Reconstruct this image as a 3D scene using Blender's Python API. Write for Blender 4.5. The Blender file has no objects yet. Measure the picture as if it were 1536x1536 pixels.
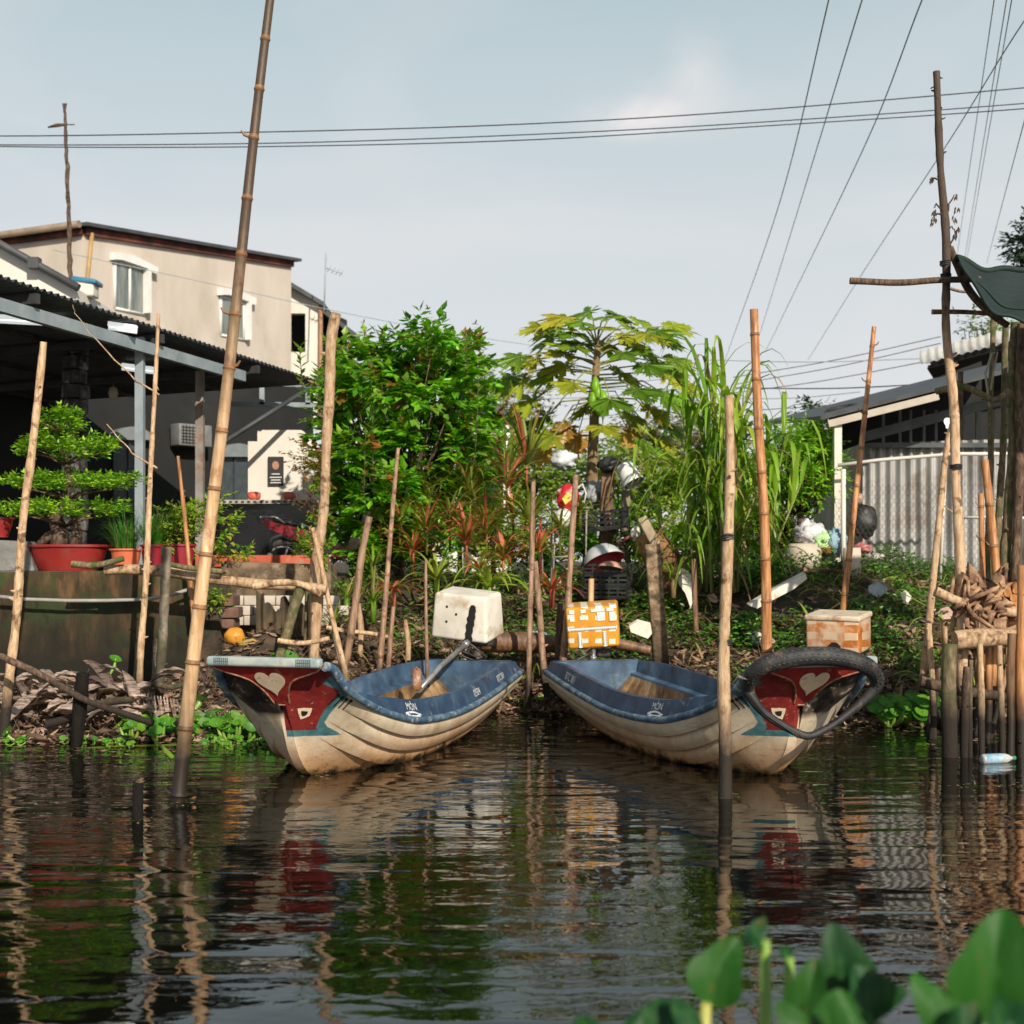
import bpy, math, random
from mathutils import Vector, Matrix, noise as mnoise
random.seed(7)
sc = bpy.context.scene
COL = sc.collection
R = math.radians
F, H, CX, CY = 2000.0, 1.5, 768.0, 842.0
def P(px, py, d):
    """point at distance d in front of the camera station"""
    return Vector(((px-CX)/F*d, d, H+(CY-py)/F*d))
def PZ(px, py, z=0.0):
    d = (H-z)*F/(py-CY)
    return Vector(((px-CX)/F*d, d, z))
def OnPlane(px, py, A, B):
    """point on the vertical plane through plan points A and B"""
    kx = (px-CX)/F
    dx, dy = B[0]-A[0], B[1]-A[1]
    t = (A[0]-kx*A[1])/(kx*dy-dx)
    d = A[1]+t*dy
    return Vector((kx*d, d, H+(CY-py)/F*d))
def rnd(a, b): return random.uniform(a, b)
def lerp(a, b, t): return a+(b-a)*t
def spl(xs, ys, x):
    n = len(xs)
    if x <= xs[0]: return ys[0]
    if x >= xs[-1]: return ys[-1]
    i = 0
    while x > xs[i+1]: i += 1
    def m(k):
        if k == 0: return (ys[1]-ys[0])/(xs[1]-xs[0])
        if k == n-1: return (ys[-1]-ys[-2])/(xs[-1]-xs[-2])
        return (ys[k+1]-ys[k-1])/(xs[k+1]-xs[k-1])
    h = xs[i+1]-xs[i]; t = (x-xs[i])/h
    return ((2*t**3-3*t**2+1)*ys[i]+(t**3-2*t**2+t)*h*m(i)+(-2*t**3+3*t**2)*ys[i+1]+(t**3-t**2)*h*m(i+1))

# ------------------------------------------------------------------ mesh builder
class MB:
    def __init__(s): s.v=[]; s.f=[]; s.m=[]; s.uv=None; s.sm=[]
    def add(s, vs, fs, mi=0, smooth=False):
        o=len(s.v); s.v.extend([tuple(v) for v in vs])
        for f in fs: s.f.append(tuple(i+o for i in f)); s.m.append(mi); s.sm.append(smooth)
        return s
    def box(s, c, size, rot=None, mi=0):
        hx,hy,hz=[k/2 for k in size]
        vs=[Vector((x,y,z)) for x in(-hx,hx) for y in(-hy,hy) for z in(-hz,hz)]
        M=rot if rot is not None else Matrix.Identity(3)
        c=Vector(c)
        s.add([c+M@v for v in vs],[(0,1,3,2),(4,6,7,5),(0,4,5,1),(2,3,7,6),(0,2,6,4),(1,5,7,3)],mi); return s
    def rbox(s, c, size, r=0.02, rot=None, mi=0, seg=3):
        """box with rounded vertical and horizontal edges"""
        hx,hy,hz=[k/2 for k in size]; r=min(r,hx*.9,hy*.9,hz*.9)
        M=rot if rot is not None else Matrix.Identity(3); c=Vector(c)
        prof=[(hz,-r)]+[( hz-r+r*math.cos(a*math.pi/2/seg), -r+r*math.sin(a*math.pi/2/seg)) for a in range(1,seg+1)]
        prof=prof+[(-z,o) for z,o in reversed(prof)]
        rings=[]
        for z,o in prof:
            ring=[]
            for qx,qy,a0 in((1,1,0),(-1,1,90),(-1,-1,180),(1,-1,270)):
                for k in range(seg+1):
                    a=R(a0+90*k/seg); rr=r+o
                    ring.append(c+M@Vector((qx*(hx-r)+rr*math.cos(a), qy*(hy-r)+rr*math.sin(a), z)))
            rings.append(ring)
        n=len(rings[0]); vs=[v for rg in rings for v in rg]; fs=[]
        for i in range(len(rings)-1):
            for k in range(n): fs.append((i*n+k,(i+1)*n+k,(i+1)*n+(k+1)%n,i*n+(k+1)%n))
        s.add(vs,fs,mi,True)
        o=len(s.v)-len(vs)
        s.f.append(tuple(o+k for k in range(n))); s.m.append(mi); s.sm.append(False)
        s.f.append(tuple(o+(len(rings)-1)*n+k for k in reversed(range(n)))); s.m.append(mi); s.sm.append(False)
        return s
    def tube(s, pts, rad, seg=8, mi=0, cap=True, flat=None, closed=False, mis=None):
        pts=[Vector(p) for p in pts]; n=len(pts)
        if not hasattr(rad,'__len__'): rad=[rad]*n
        up=None; rings=[]
        for i,p in enumerate(pts):
            if closed: t=pts[(i+1)%n]-pts[i-1]
            else: t=pts[min(i+1,n-1)]-pts[max(i-1,0)]
            if t.length<1e-9: t=Vector((0,0,1))
            t.normalize()
            if up is None:
                up=Vector((0,0,1)) if abs(t.z)<.9 else Vector((0,1,0))
            a=t.cross(up)
            if a.length<1e-6: a=t.cross(Vector((1,0,0)))
            a.normalize(); b=a.cross(t); b.normalize(); up=b
            fa=1.0 if flat is None else flat
            rings.append([p+a*rad[i]*math.cos(2*math.pi*k/seg)*fa+b*rad[i]*math.sin(2*math.pi*k/seg) for k in range(seg)])
        vs=[v for r in rings for v in r]; o=len(s.v); s.v.extend([tuple(v) for v in vs])
        for i in range(n if closed else n-1):
            j=(i+1)%n
            for k in range(seg):
                s.f.append((o+i*seg+k,o+i*seg+(k+1)%seg,o+j*seg+(k+1)%seg,o+j*seg+k)); s.m.append(mis[i] if mis else mi); s.sm.append(True)
        if cap and not closed:
            s.f.append(tuple(o+k for k in reversed(range(seg)))); s.m.append(mi); s.sm.append(False)
            s.f.append(tuple(o+(n-1)*seg+k for k in range(seg))); s.m.append(mi); s.sm.append(False)
        return s
    def lathe(s, c, prof, seg=20, mi=0, rot=None, smooth=True):
        M=rot if rot is not None else Matrix.Identity(3); c=Vector(c)
        vs=[];fs=[]
        for r,z in prof:
            for k in range(seg):
                a=2*math.pi*k/seg; vs.append(c+M@Vector((r*math.cos(a),r*math.sin(a),z)))
        for i in range(len(prof)-1):
            for k in range(seg): fs.append((i*seg+k,i*seg+(k+1)%seg,(i+1)*seg+(k+1)%seg,(i+1)*seg+k))
        s.add(vs,fs,mi,smooth); return s
    def grid(s, fn, nu, nv, mi=0, smooth=True, flip=False):
        vs=[fn(i/nu,j/nv) for j in range(nv+1) for i in range(nu+1)]
        fs=[]
        for j in range(nv):
            for i in range(nu):
                a=j*(nu+1)+i; q=(a,a+1,a+nu+2,a+nu+1)
                fs.append(q if not flip else q[::-1])
        s.add(vs,fs,mi,smooth); return s
    def poly(s, pts, mi=0): s.add(pts,[tuple(range(len(pts)))],mi); return s
    def prism(s, pts, off, mi=0):
        """closed polygon extruded by the vector off"""
        n=len(pts); off=Vector(off); pts=[Vector(p) for p in pts]
        vs=pts+[p+off for p in pts]
        s.add(vs,[tuple(range(n)),tuple(reversed(range(n,2*n)))]+[(i,(i+1)%n+0,(i+1)%n+n,i+n) for i in range(n)],mi); return s
    def build(s, name, mats, parent=None, origin=None, sharp=None, loc_fix=True):
        me=bpy.data.meshes.new(name)
        o=Vector(origin) if origin is not None else (parent_world(parent) if parent is not None else Vector((0,0,0)))
        vs=[(v[0]-o.x,v[1]-o.y,v[2]-o.z) for v in s.v]
        me.from_pydata(vs,[],s.f)
        if not isinstance(mats,(list,tuple)): mats=[mats]
        for m in mats: me.materials.append(m)
        me.polygons.foreach_set('material_index',s.m)
        me.polygons.foreach_set('use_smooth',s.sm)
        if s.uv:
            ul=me.uv_layers.new(name='UVMap')
            data=[0.0]*(2*len(me.loops)); vi=[0]*len(me.loops); me.loops.foreach_get('vertex_index',vi)
            for k,i in enumerate(vi): data[2*k],data[2*k+1]=s.uv[i]
            ul.data.foreach_set('uv',data)
        if sharp: me.set_sharp_from_angle(angle=R(sharp))
        me.update()
        ob=bpy.data.objects.new(name,me); COL.objects.link(ob)
        if parent is not None:
            ob.parent=parent
            pw=parent_world(parent); ob.location=o-pw; ob['_w']=list(o)
        else: ob.location=o; ob['_w']=list(o)
        return ob
def parent_world(o): return Vector(o['_w'])
def tag(o, label=None, cat=None, group=None, kind=None):
    if label: o['label']=label
    if cat: o['category']=cat
    if group: o['group']=group
    if kind: o['kind']=kind
    return o
def thing(name, loc, label, cat, group=None):
    o=bpy.data.objects.new(name,None); o.empty_display_size=.2; COL.objects.link(o)
    o.location=loc; o['_w']=list(loc); return tag(o,label,cat,group)
def copy_tree(o, parent=None):
    c=o.copy(); COL.objects.link(c); c.parent=parent
    for ch in list(o.children): copy_tree(ch,c)
    return c

# ------------------------------------------------------------------ materials
def nn(nt, typ, **kw):
    n=nt.nodes.new(typ)
    for k,v in kw.items():
        if k=='inp':
            for a,b in v.items(): n.inputs[a].default_value=b
        else: setattr(n,k,v)
    return n
def c4(c): return (c[0],c[1],c[2],1.0)
def ramp(nt, fac, stops, interp='LINEAR'):
    r=nt.nodes.new('ShaderNodeValToRGB'); r.color_ramp.interpolation=interp
    el=r.color_ramp.elements
    while len(el)<len(stops): el.new(0.5)
    for e,(p,c) in zip(el,stops):
        e.position=p; e.color=c4(c) if hasattr(c,'__len__') else (c,c,c,1)
    nt.links.new(fac,r.inputs[0]); return r.outputs[0]
def mixc(nt, fac, a, b, mode='MIX'):
    m=nt.nodes.new('ShaderNodeMix'); m.data_type='RGBA'; m.blend_type=mode
    for sock,v in((m.inputs[0],fac),(m.inputs[6],a),(m.inputs[7],b)):
        if isinstance(v,(int,float)): sock.default_value=v
        elif isinstance(v,(tuple,list)): sock.default_value=c4(v)
        else: nt.links.new(v,sock)
    return m.outputs[2]
def math_(nt, op, a, b=None, c=None, clamp=False):
    m=nt.nodes.new('ShaderNodeMath'); m.operation=op; m.use_clamp=clamp
    for i,v in enumerate((a,b,c)):
        if v is None: continue
        if isinstance(v,(int,float)): m.inputs[i].default_value=v
        else: nt.links.new(v,m.inputs[i])
    return m.outputs[0]
def noise(nt, vec, scale=5, detail=5, rough=.55, dist=0, sc3=None):
    if sc3:
        mp=nt.nodes.new('ShaderNodeMapping'); mp.inputs['Scale'].default_value=sc3
        nt.links.new(vec,mp.inputs[0]); vec=mp.outputs[0]
    n=nt.nodes.new('ShaderNodeTexNoise'); n.inputs['Scale'].default_value=scale; n.inputs['Detail'].default_value=detail
    n.inputs['Roughness'].default_value=rough; n.inputs['Distortion'].default_value=dist
    nt.links.new(vec,n.inputs['Vector']); return n.outputs[0]
MATS={}
def mat(name, cols, scale=6, sc3=None, rough=.7, bump=.3, bscale=None, bdist=.01, metal=0, spec=.5, dirt=None, dscale=2.5, damt=(.5,.7),
        wet=None, vary=0, coat=0, world=False, emit=None, detail=6, alpha=None):
    m=bpy.data.materials.new(name); m.use_nodes=True; nt=m.node_tree; b=nt.nodes['Principled BSDF']
    tc=nt.nodes.new('ShaderNodeTexCoord'); geo=nt.nodes.new('ShaderNodeNewGeometry')
    vec=geo.outputs['Position'] if world else tc.outputs['Object']
    if len(cols)==1: cols=[cols[0],tuple(k*.8 for k in cols[0])]
    n=noise(nt,vec,scale,detail,.6,.2,sc3)
    k=len(cols); st=[(lerp(.33,.67,i/(k-1)),c) for i,c in enumerate(cols)]
    col=ramp(nt,n,st)
    if vary:
        oi=nt.nodes.new('ShaderNodeObjectInfo')
        hs=nt.nodes.new('ShaderNodeHueSaturation')
        v=math_(nt,'MULTIPLY_ADD',oi.outputs['Random'],2*vary,1-vary)
        nt.links.new(v,hs.inputs['Value']); nt.links.new(col,hs.inputs['Color']); col=hs.outputs[0]
    if dirt:
        dn=noise(nt,vec,dscale,8,.65,.4)
        f=ramp(nt,dn,[(damt[0],0.0),(damt[1],1.0)])
        col=mixc(nt,f,col,dirt)
    if wet:
        z0,z1,wc=wet
        sp=nt.nodes.new('ShaderNodeSeparateXYZ'); nt.links.new(geo.outputs['Position'],sp.inputs[0])
        wn=noise(nt,geo.outputs['Position'],7,4,.6)
        zz=math_(nt,'MULTIPLY_ADD',wn,-.35*(z1-z0)-.12,sp.outputs[2])
        f=math_(nt,'DIVIDE',math_(nt,'SUBTRACT',z1,math_(nt,'ADD',zz,.06+.17*(z1-z0))),(z1-z0),clamp=True)
        col=mixc(nt,f,col,wc)
    nt.links.new(col,b.inputs['Base Color'])
    b.inputs['Roughness'].default_value=rough; b.inputs['Metallic'].default_value=metal
    b.inputs['Specular IOR Level'].default_value=spec; b.inputs['Coat Weight'].default_value=coat
    if bump:
        bp=nt.nodes.new('ShaderNodeBump'); bp.inputs['Strength'].default_value=bump; bp.inputs['Distance'].default_value=bdist
        bn=noise(nt,vec,bscale or scale*3,6,.65,0,sc3)
        nt.links.new(bn,bp.inputs['Height']); nt.links.new(bp.outputs[0],b.inputs['Normal'])
    if emit:
        b.inputs['Emission Color'].default_value=c4(emit[0]); b.inputs['Emission Strength'].default_value=emit[1]
    MATS[name]=m; return m
def leafmat(name, cols, trans=.35, rough=.42, zfade=None):
    m=bpy.data.materials.new(name); m.use_nodes=True; nt=m.node_tree; b=nt.nodes['Principled BSDF']; out=nt.nodes['Material Output']
    geo=nt.nodes.new('ShaderNodeNewGeometry')
    k=len(cols); st=[(i/(k-1) if k>1 else 0,c) for i,c in enumerate(cols)]
    col=ramp(nt,geo.outputs['Random Per Island'],st)
    n=noise(nt,geo.outputs['Position'],2.2,3,.6)
    v=ramp(nt,n,[(.3,.65),(.7,1.25)])
    col=mixc(nt,1.0,col,v,'MULTIPLY')
    nt.links.new(col,b.inputs['Base Color']); b.inputs['Roughness'].default_value=rough
    tr=nt.nodes.new('ShaderNodeBsdfTranslucent')
    tcol=mixc(nt,1.0,col,(1.5,1.45,.5),'MULTIPLY'); nt.links.new(tcol,tr.inputs['Color'])
    mx=nt.nodes.new('ShaderNodeMixShader'); mx.inputs[0].default_value=trans
    nt.links.new(b.outputs[0],mx.inputs[1]); nt.links.new(tr.outputs[0],mx.inputs[2]); nt.links.new(mx.outputs[0],out.inputs[0])
    MATS[name]=m; return m
# ------------------------------------------------------------------ camera, world, sun
cam=bpy.data.cameras.new('camera'); co=bpy.data.objects.new('camera',cam); COL.objects.link(co); sc.camera=co
co.location=(0,0,H); co.rotation_euler=(R(90),0,0)
cam.sensor_width=36; cam.lens=36*F/1536; cam.shift_y=(CY-768)/1536; cam.clip_end=3000; cam.clip_start=.05
cam.dof.use_dof=True; cam.dof.focus_distance=9.6; cam.dof.aperture_fstop=2.7
SUN_AZ, SUN_EL = 22, 29      # to the right of straight behind the camera
w=bpy.data.worlds.new('World'); sc.world=w; w.use_nodes=True; nt=w.node_tree
bg=nt.nodes['Background']; bg.inputs[1].default_value=.1
sky=nt.nodes.new('ShaderNodeTexSky'); sky.sky_type='NISHITA'; sky.sun_disc=False
sky.sun_elevation=R(SUN_EL); sky.sun_rotation=R(180-SUN_AZ); sky.air_density=1.0; sky.dust_density=2.0; sky.ozone_density=1.5
tc=nt.nodes.new('ShaderNodeTexCoord')
sp=nt.nodes.new('ShaderNodeSeparateXYZ'); nt.links.new(tc.outputs['Generated'],sp.inputs[0])
# thin high overcast veil: whiter towards the horizon, soft wisps above
veil=ramp(nt,sp.outputs[2],[(0,(7.7,7.6,7.5)),(.10,(7.4,7.4,7.45)),(.22,(6.75,7.05,7.15)),(.34,(5.5,6.4,6.6)),(.41,(4.6,5.7,6.0)),(.52,(1.9,2.8,3.3)),(1,(.8,1.4,1.9))])
cl=noise(nt,tc.outputs['Generated'],2.2,5,.5,.6,(1,1,3.2))
wis=ramp(nt,cl,[(.5,0.0),(.78,.6)])
col=mixc(nt,.86,sky.outputs[0],veil)
col=mixc(nt,wis,col,(7.6,7.4,7.5))
# a few soft warm wisps at the upper right
nrm=nt.nodes.new('ShaderNodeVectorMath'); nrm.operation='NORMALIZE'; nt.links.new(tc.outputs['Generated'],nrm.inputs[0])
wn_=noise(nt,nrm.outputs[0],9,6,.6,.8,(1,1,1.8))
for (px_,py_,sx_,sz_,k_) in((945,178,.050,.017,.75),(1045,105,.030,.035,.28),(1010,160,.10,.03,.35)):
    d_=Vector(((px_-CX)/F,1,(CY-py_)/F)).normalized()
    sb_=nt.nodes.new('ShaderNodeVectorMath'); sb_.operation='SUBTRACT'; nt.links.new(nrm.outputs[0],sb_.inputs[0]); sb_.inputs[1].default_value=d_
    ml_=nt.nodes.new('ShaderNodeVectorMath'); ml_.operation='MULTIPLY'; nt.links.new(sb_.outputs[0],ml_.inputs[0]); ml_.inputs[1].default_value=(1/sx_,3,1/sz_)
    ln_=nt.nodes.new('ShaderNodeVectorMath'); ln_.operation='LENGTH'; nt.links.new(ml_.outputs[0],ln_.inputs[0])
    g_=math_(nt,'SUBTRACT',1.0,ln_.outputs['Value'],clamp=True); g_=math_(nt,'MULTIPLY',g_,ramp(nt,wn_,[(.30,0.0),(.62,1.0)]))
    col=mixc(nt,math_(nt,'MULTIPLY',g_,k_),col,(9.3,8.4,8.2))
nt.links.new(col,bg.inputs[0])
L=bpy.data.lights.new('sun','SUN'); L.energy=5.0; L.angle=R(.6); L.color=(1,.90,.76)
lo=bpy.data.objects.new('sun',L); COL.objects.link(lo)
sd=Vector((math.sin(R(SUN_AZ))*math.cos(R(SUN_EL)),-math.cos(R(SUN_AZ))*math.cos(R(SUN_EL)),math.sin(R(SUN_EL))))
lo.rotation_euler=sd.to_track_quat('Z','Y').to_euler(); lo.location=sd*40
vs=sc.view_settings; vs.view_transform='Standard'; vs.look='None'; vs.exposure=.12; vs.gamma=1
sc.cycles.max_bounces=5; sc.cycles.diffuse_bounces=3; sc.cycles.use_adaptive_sampling=True; sc.cycles.adaptive_threshold=.02; sc.cycles.transparent_max_bounces=12; sc.cycles.use_denoising=True
sc.cycles.sample_clamp_indirect=6

# ------------------------------------------------------------------ ground sheet
def shore(x):
    xs=[-8,-5.5,-3.0,-2.0,-1.2,-.4,.3,1.2,2.2,3.2,4.2,6,9]
    ys=[11.1,11.1,11.2,11.6,12.9,13.25,13.2,13.3,12.9,12.3,12.4,13.0,13]
    return spl(xs,ys,x)
def ground(x,y):
    d=y-shore(x)
    if x<-1.9:
        t=max(0,min(1,(-1.9-x)/.8))
        a=spl([-3,0,.4,1.6,3.6],[-.8,-.06,.10,.22,.42],d)
        if x<-3.0 and y>13.35: a=1.30
        elif y>14.7: a=1.28
        b=spl([-3,0,.5,1.6,3.0,4.2],[-.8,-.05,.14,.5,1.05,1.28],d)
        z=lerp(b,a,t)
    else:
        hi=1.28+ .22*max(0,1-abs(x-4.0)/2.2)
        z=spl([-3,0,.5,1.5,2.6,3.8],[-.8,-.05,.18,.62,1.1,hi],d)
    z+=.50*math.exp(-((x+2.55)/.55)**2-((y-13.05)/.6)**2)
    if z>-.5: z+=.07*(mnoise.noise(Vector((x*1.3,y*1.3,0)))+.5*mnoise.noise(Vector((x*3.7,y*3.7,4))))
    return z
def axis(a,b,step,far,ratio=1.35):
    L=[];x=a
    while x<=b+1e-6: L.append(x); x+=step
    s=step; x=b
    while x<far: s*=ratio; x+=s; L.append(x)
    s=step; x=a
    while x>-far: s*=ratio; x-=s; L.insert(0,x)
    return L
gx=axis(-9,9,.12,900); gy=[y for y in axis(9.5,20,.1,1500) if y>-60]
m=MB(); nx=len(gx)
vv=[(x,y,ground(x,y) if y<60 else 1.25) for y in gy for x in gx]
m.add(vv,[(j*nx+i,j*nx+i+1,(j+1)*nx+i+1,(j+1)*nx+i) for j in range(len(gy)-1) for i in range(nx-1)],0,True)
gm=mat('bank_soil',[(.02,.015,.009),(.06,.04,.024),(.13,.09,.055)],scale=3.5,rough=.9,bump=.9,bdist=.04,bscale=14,dirt=(.025,.035,.012),dscale=2.3,damt=(.5,.65),wet=(.05,.35,(.018,.014,.01)),world=True)
tag(m.build('ground',gm),kind='structure')

# ------------------------------------------------------------------ water
wm=bpy.data.materials.new('river_water'); wm.use_nodes=True; nt=wm.node_tree; b=nt.nodes['Principled BSDF']
b.inputs['Base Color'].default_value=(.004,.0045,.003,1); b.inputs['Roughness'].default_value=.02; b.inputs['IOR'].default_value=1.52
b.inputs['Specular IOR Level'].default_value=.55
geo=nt.nodes.new('ShaderNodeNewGeometry')
def wave(scale, sc3, detail, dist, strg, d, prev=None):
    n=noise(nt,geo.outputs['Position'],scale,detail,.5,dist,sc3)
    bp=nt.nodes.new('ShaderNodeBump'); bp.inputs['Strength'].default_value=strg; bp.inputs['Distance'].default_value=d
    nt.links.new(n,bp.inputs['Height'])
    if prev: nt.links.new(prev,bp.inputs['Normal'])
    return bp.outputs[0]
n1=wave(1.0,(.55,1.3,1),1.5,.5,1,.016)
n2=wave(1.0,(.95,4.6,1),.6,.45,1,.0100,n1)
n2=wave(1.0,(3.4,6.5,1),1,.8,1,.0022,n2)
# patchy wind ripple: only some areas are ruffled
pn=ramp(nt,noise(nt,geo.outputs['Position'],1,2,.5,.4,(.30,.55,1)),[(.44,0.0),(.60,1.0)])
nz_=noise(nt,geo.outputs['Position'],1,2,.5,.6,(8,15,1))
bp_=nt.nodes.new('ShaderNodeBump'); bp_.inputs['Distance'].default_value=.0036
nt.links.new(nz_,bp_.inputs['Height']); nt.links.new(n2,bp_.inputs['Normal']); nt.links.new(math_(nt,'MULTIPLY_ADD',pn,.85,.08),bp_.inputs['Strength'])
n3=bp_.outputs[0]
nt.links.new(n3,b.inputs['Normal'])
m=MB(); m.add([(-400,-60,0),(400,-60,0),(400,40,0),(-400,40,0)],[(0,1,2,3)])
tag(m.build('water',wm),kind='structure')
# ------------------------------------------------------------------ boats
BL=4.2; RAKE=.27
def zr(s): return spl([0,.1,.26,.57,.9,1.25,2.1,3.0,4.2],[.82,.80,.65,.50,.40,.335,.31,.37,.46],s)
def wr(s): return spl([0,.1,.26,.57,1.2,2.1,3.0,4.2],[.40,.42,.455,.52,.60,.62,.60,.50],s)
def zk(s): return spl([0,.05,.15,.4,.7,1.1,1.6,2.5,3.3,4.2],[.53,.38,.20,.02,-.06,-.11,-.13,-.10,-.01,.15],s)
def hc(s): return spl([0,.3,.6,1.0,1.4,3.6,4.2],[.0,.015,.075,.125,.13,.12,.075],s)
def pa(s): return spl([0,.4,1.0,1.6],[1.0,1.15,1.6,1.8],s)
def pc(s): return spl([0,.3,.6,1.0,1.6],[1.95,1.35,1.0,.78,.62],s)
STR=(.47,.67,.84)
def hull(s,t,side):
    t=max(0,min(1,t)); zf=t**pa(s)
    z=zk(s)+(zr(s)-zk(s))*zf
    g=t**pc(s)
    b=.035+(wr(s)-.035)*g
    if s<.55:                      # deep hollow behind the bow board, overhung by the rail
        q=(1-s/.55)**1.3
        b-=min(b*.62,.12*q*math.sin(math.pi*min(1,t)**1.5))
    # lapped strakes
    fade=max(0,min(1,(s-.35)/.35))
    lo=0
    for k in STR:
        if t>=k: lo=k
    hi=min([k for k in STR+(1.0,) if k>t] or [1.0])
    fr=(t-lo)/(hi-lo) if hi>lo else 0
    if lo>0: b+=(.040*(1-fr)+.018*math.sin(math.pi*fr))*fade
    if lo>0: z-=.006*(1-fr)*fade
    y=s+RAKE*(1-zf)*max(0,1-s/1.0)
    return Vector((side*b,y,z))
def coam(s,t,side):               # outer face of the raised top strake, t 0..1
    return Vector((side*(wr(s)-.012-.045*t),s,zr(s)+.012+hc(s)*t))
def halfb(s,z,pad=.03):              # inside half-breadth of the hull at height z
    for k in range(1,60):
        v=hull(s,k/60,1)
        if v.z>=z: return max(.01,v.x-pad)
    return wr(s)-pad
cream=(.60,.44,.26); blue=(.032,.075,.155); lblue=(.10,.19,.29); red=(.21,.018,.016); teal=(.05,.17,.19)
# hull paint: cream gelcoat, red nose with a teal border, algae and mud stains near the water
def hull_mat(off=0):
    m=bpy.data.materials.new('painted_hull'); m.use_nodes=True; nt=m.node_tree; b=nt.nodes['Principled BSDF']
    uvn=nt.nodes.new('ShaderNodeUVMap'); tc=nt.nodes.new('ShaderNodeTexCoord'); geo=nt.nodes.new('ShaderNodeNewGeometry')
    sp=nt.nodes.new('ShaderNodeSeparateXYZ'); nt.links.new(uvn.outputs[0],sp.inputs[0]); S,T=sp.outputs[0],sp.outputs[1]; near=math_(nt,'LESS_THAN',sp.outputs[1],1.5)
    ob=tc.outputs['Object']
    mp_=nt.nodes.new('ShaderNodeMapping'); mp_.inputs['Location'].default_value=(off,off*2,off); nt.links.new(ob,mp_.inputs[0]); obn=mp_.outputs[0]
    base=ramp(nt,noise(nt,obn,3.5,8,.65),[(.3,(.46,.37,.26)),(.5,(.62,.52,.38)),(.72,(.70,.61,.47))])
    # fine scratches along the hull
    scr=ramp(nt,noise(nt,obn,1,6,.7,0,(30,4,60)),[(.60,0.0),(.72,.55)])
    base=mixc(nt,scr,base,(.25,.15,.08))
    # grime streaks running down
    st=ramp(nt,noise(nt,obn,1,5,.65,.1,(9,9,1.2)),[(.52,0.0),(.72,.45)])
    base=mixc(nt,st,base,(.30,.19,.10))
    # rust coloured river stain towards the bottom
    g=nt.nodes.new('ShaderNodeSeparateXYZ'); nt.links.new(geo.outputs['Position'],g.inputs[0])
    zz=math_(nt,'MULTIPLY_ADD',noise(nt,obn,6,7,.7),-.34,math_(nt,'ADD',g.outputs[2],.17))
    f1=ramp(nt,math_(nt,'MULTIPLY',zz,2.2),[(.0,1.0),(.70,0.0)])
    base=mixc(nt,math_(nt,'MULTIPLY',f1,.92),base,(.44,.19,.05))
    spk=ramp(nt,noise(nt,obn,45,5,.7),[(.55,0.0),(.66,.8)])
    base=mixc(nt,math_(nt,'MULTIPLY',spk,f1),base,(.14,.06,.025))
    f2=ramp(nt,math_(nt,'MULTIPLY',zz,5),[(.0,1.0),(.28,0.0)])
    base=mixc(nt,f2,base,(.035,.026,.015))
    # nose paint
    q=nt.nodes.new('ShaderNodeSeparateXYZ'); nt.links.new(ob,q.inputs[0]); Z=q.outputs[2]
    pos=lambda z:(z-.25)/.45
    fS=ramp(nt,math_(nt,'MULTIPLY_ADD',Z,1/.45,-.25/.45),[(pos(.295),.475),(pos(.33),.42),(pos(.365),.355),(pos(.40),.322),(pos(.50),.312),(pos(.575),.325),(pos(.63),.30),(pos(.69),.20)])
    wob=math_(nt,'MULTIPLY_ADD',noise(nt,obn,9,3,.5),.016,-.008)
    e=math_(nt,'SUBTRACT',math_(nt,'ADD',fS,wob),S); zw=math_(nt,'ADD',Z,wob)
    teal_f=math_(nt,'MULTIPLY',ramp(nt,e,[(.0,0.0),(.005,1.0)]),math_(nt,'GREATER_THAN',zw,.30))
    e2=math_(nt,'SUBTRACT',e,ramp(nt,math_(nt,'MULTIPLY_ADD',Z,1/.45,-.25/.45),[(pos(.34),.085),(pos(.40),.035),(pos(.6),.05)]))
    red_f=math_(nt,'MULTIPLY',ramp(nt,e2,[(.0,0.0),(.005,1.0)]),math_(nt,'GREATER_THAN',zw,.345))
    tealc=ramp(nt,noise(nt,obn,12,5,.6),[(.35,(.035,.12,.14)),(.7,(.10,.24,.26))])
    redc=ramp(nt,noise(nt,obn,8,7,.7),[(.35,(.13,.010,.012)),(.62,(.23,.022,.018)),(.8,(.36,.10,.06))])
    base=mixc(nt,math_(nt,'MULTIPLY',teal_f,near),base,tealc); base=mixc(nt,math_(nt,'MULTIPLY',red_f,near),base,redc)
    flank_shade=ramp(nt,noise(nt,obn,5,6,.6),[(.50,(.022,.016,.013)),(.60,(.10,.07,.05)),(.66,(.42,.40,.38))])  # shade of the far bow hollow painted into the colour, with pale blotches
    far_=math_(nt,'SUBTRACT',1.0,near)
    far_=math_(nt,'MULTIPLY',far_,ramp(nt,zw,[(.42,0.0),(.47,1.0)]))
    base=mixc(nt,math_(nt,'MULTIPLY',teal_f,far_),base,flank_shade)
    chip=ramp(nt,noise(nt,obn,22,8,.75,.3),[(.61,0.0),(.64,.8)])
    base=mixc(nt,chip,base,(.44,.33,.22))
    wear=ramp(nt,noise(nt,obn,1,7,.7,.2,(6,2,30)),[(.58,0.0),(.70,.6 if off else .4)])
    base=mixc(nt,wear,base,(.20,.14,.09))
    nt.links.new(base,b.inputs['Base Color']); b.inputs['Roughness'].default_value=.5
    bp=nt.nodes.new('ShaderNodeBump'); bp.inputs['Strength'].default_value=.35; bp.inputs['Distance'].default_value=.006
    nt.links.new(noise(nt,obn,18,6,.65),bp.inputs['Height']); nt.links.new(bp.outputs[0],b.inputs['Normal'])
    return m
HM=hull_mat()
HM2=hull_mat(7.3)
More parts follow.
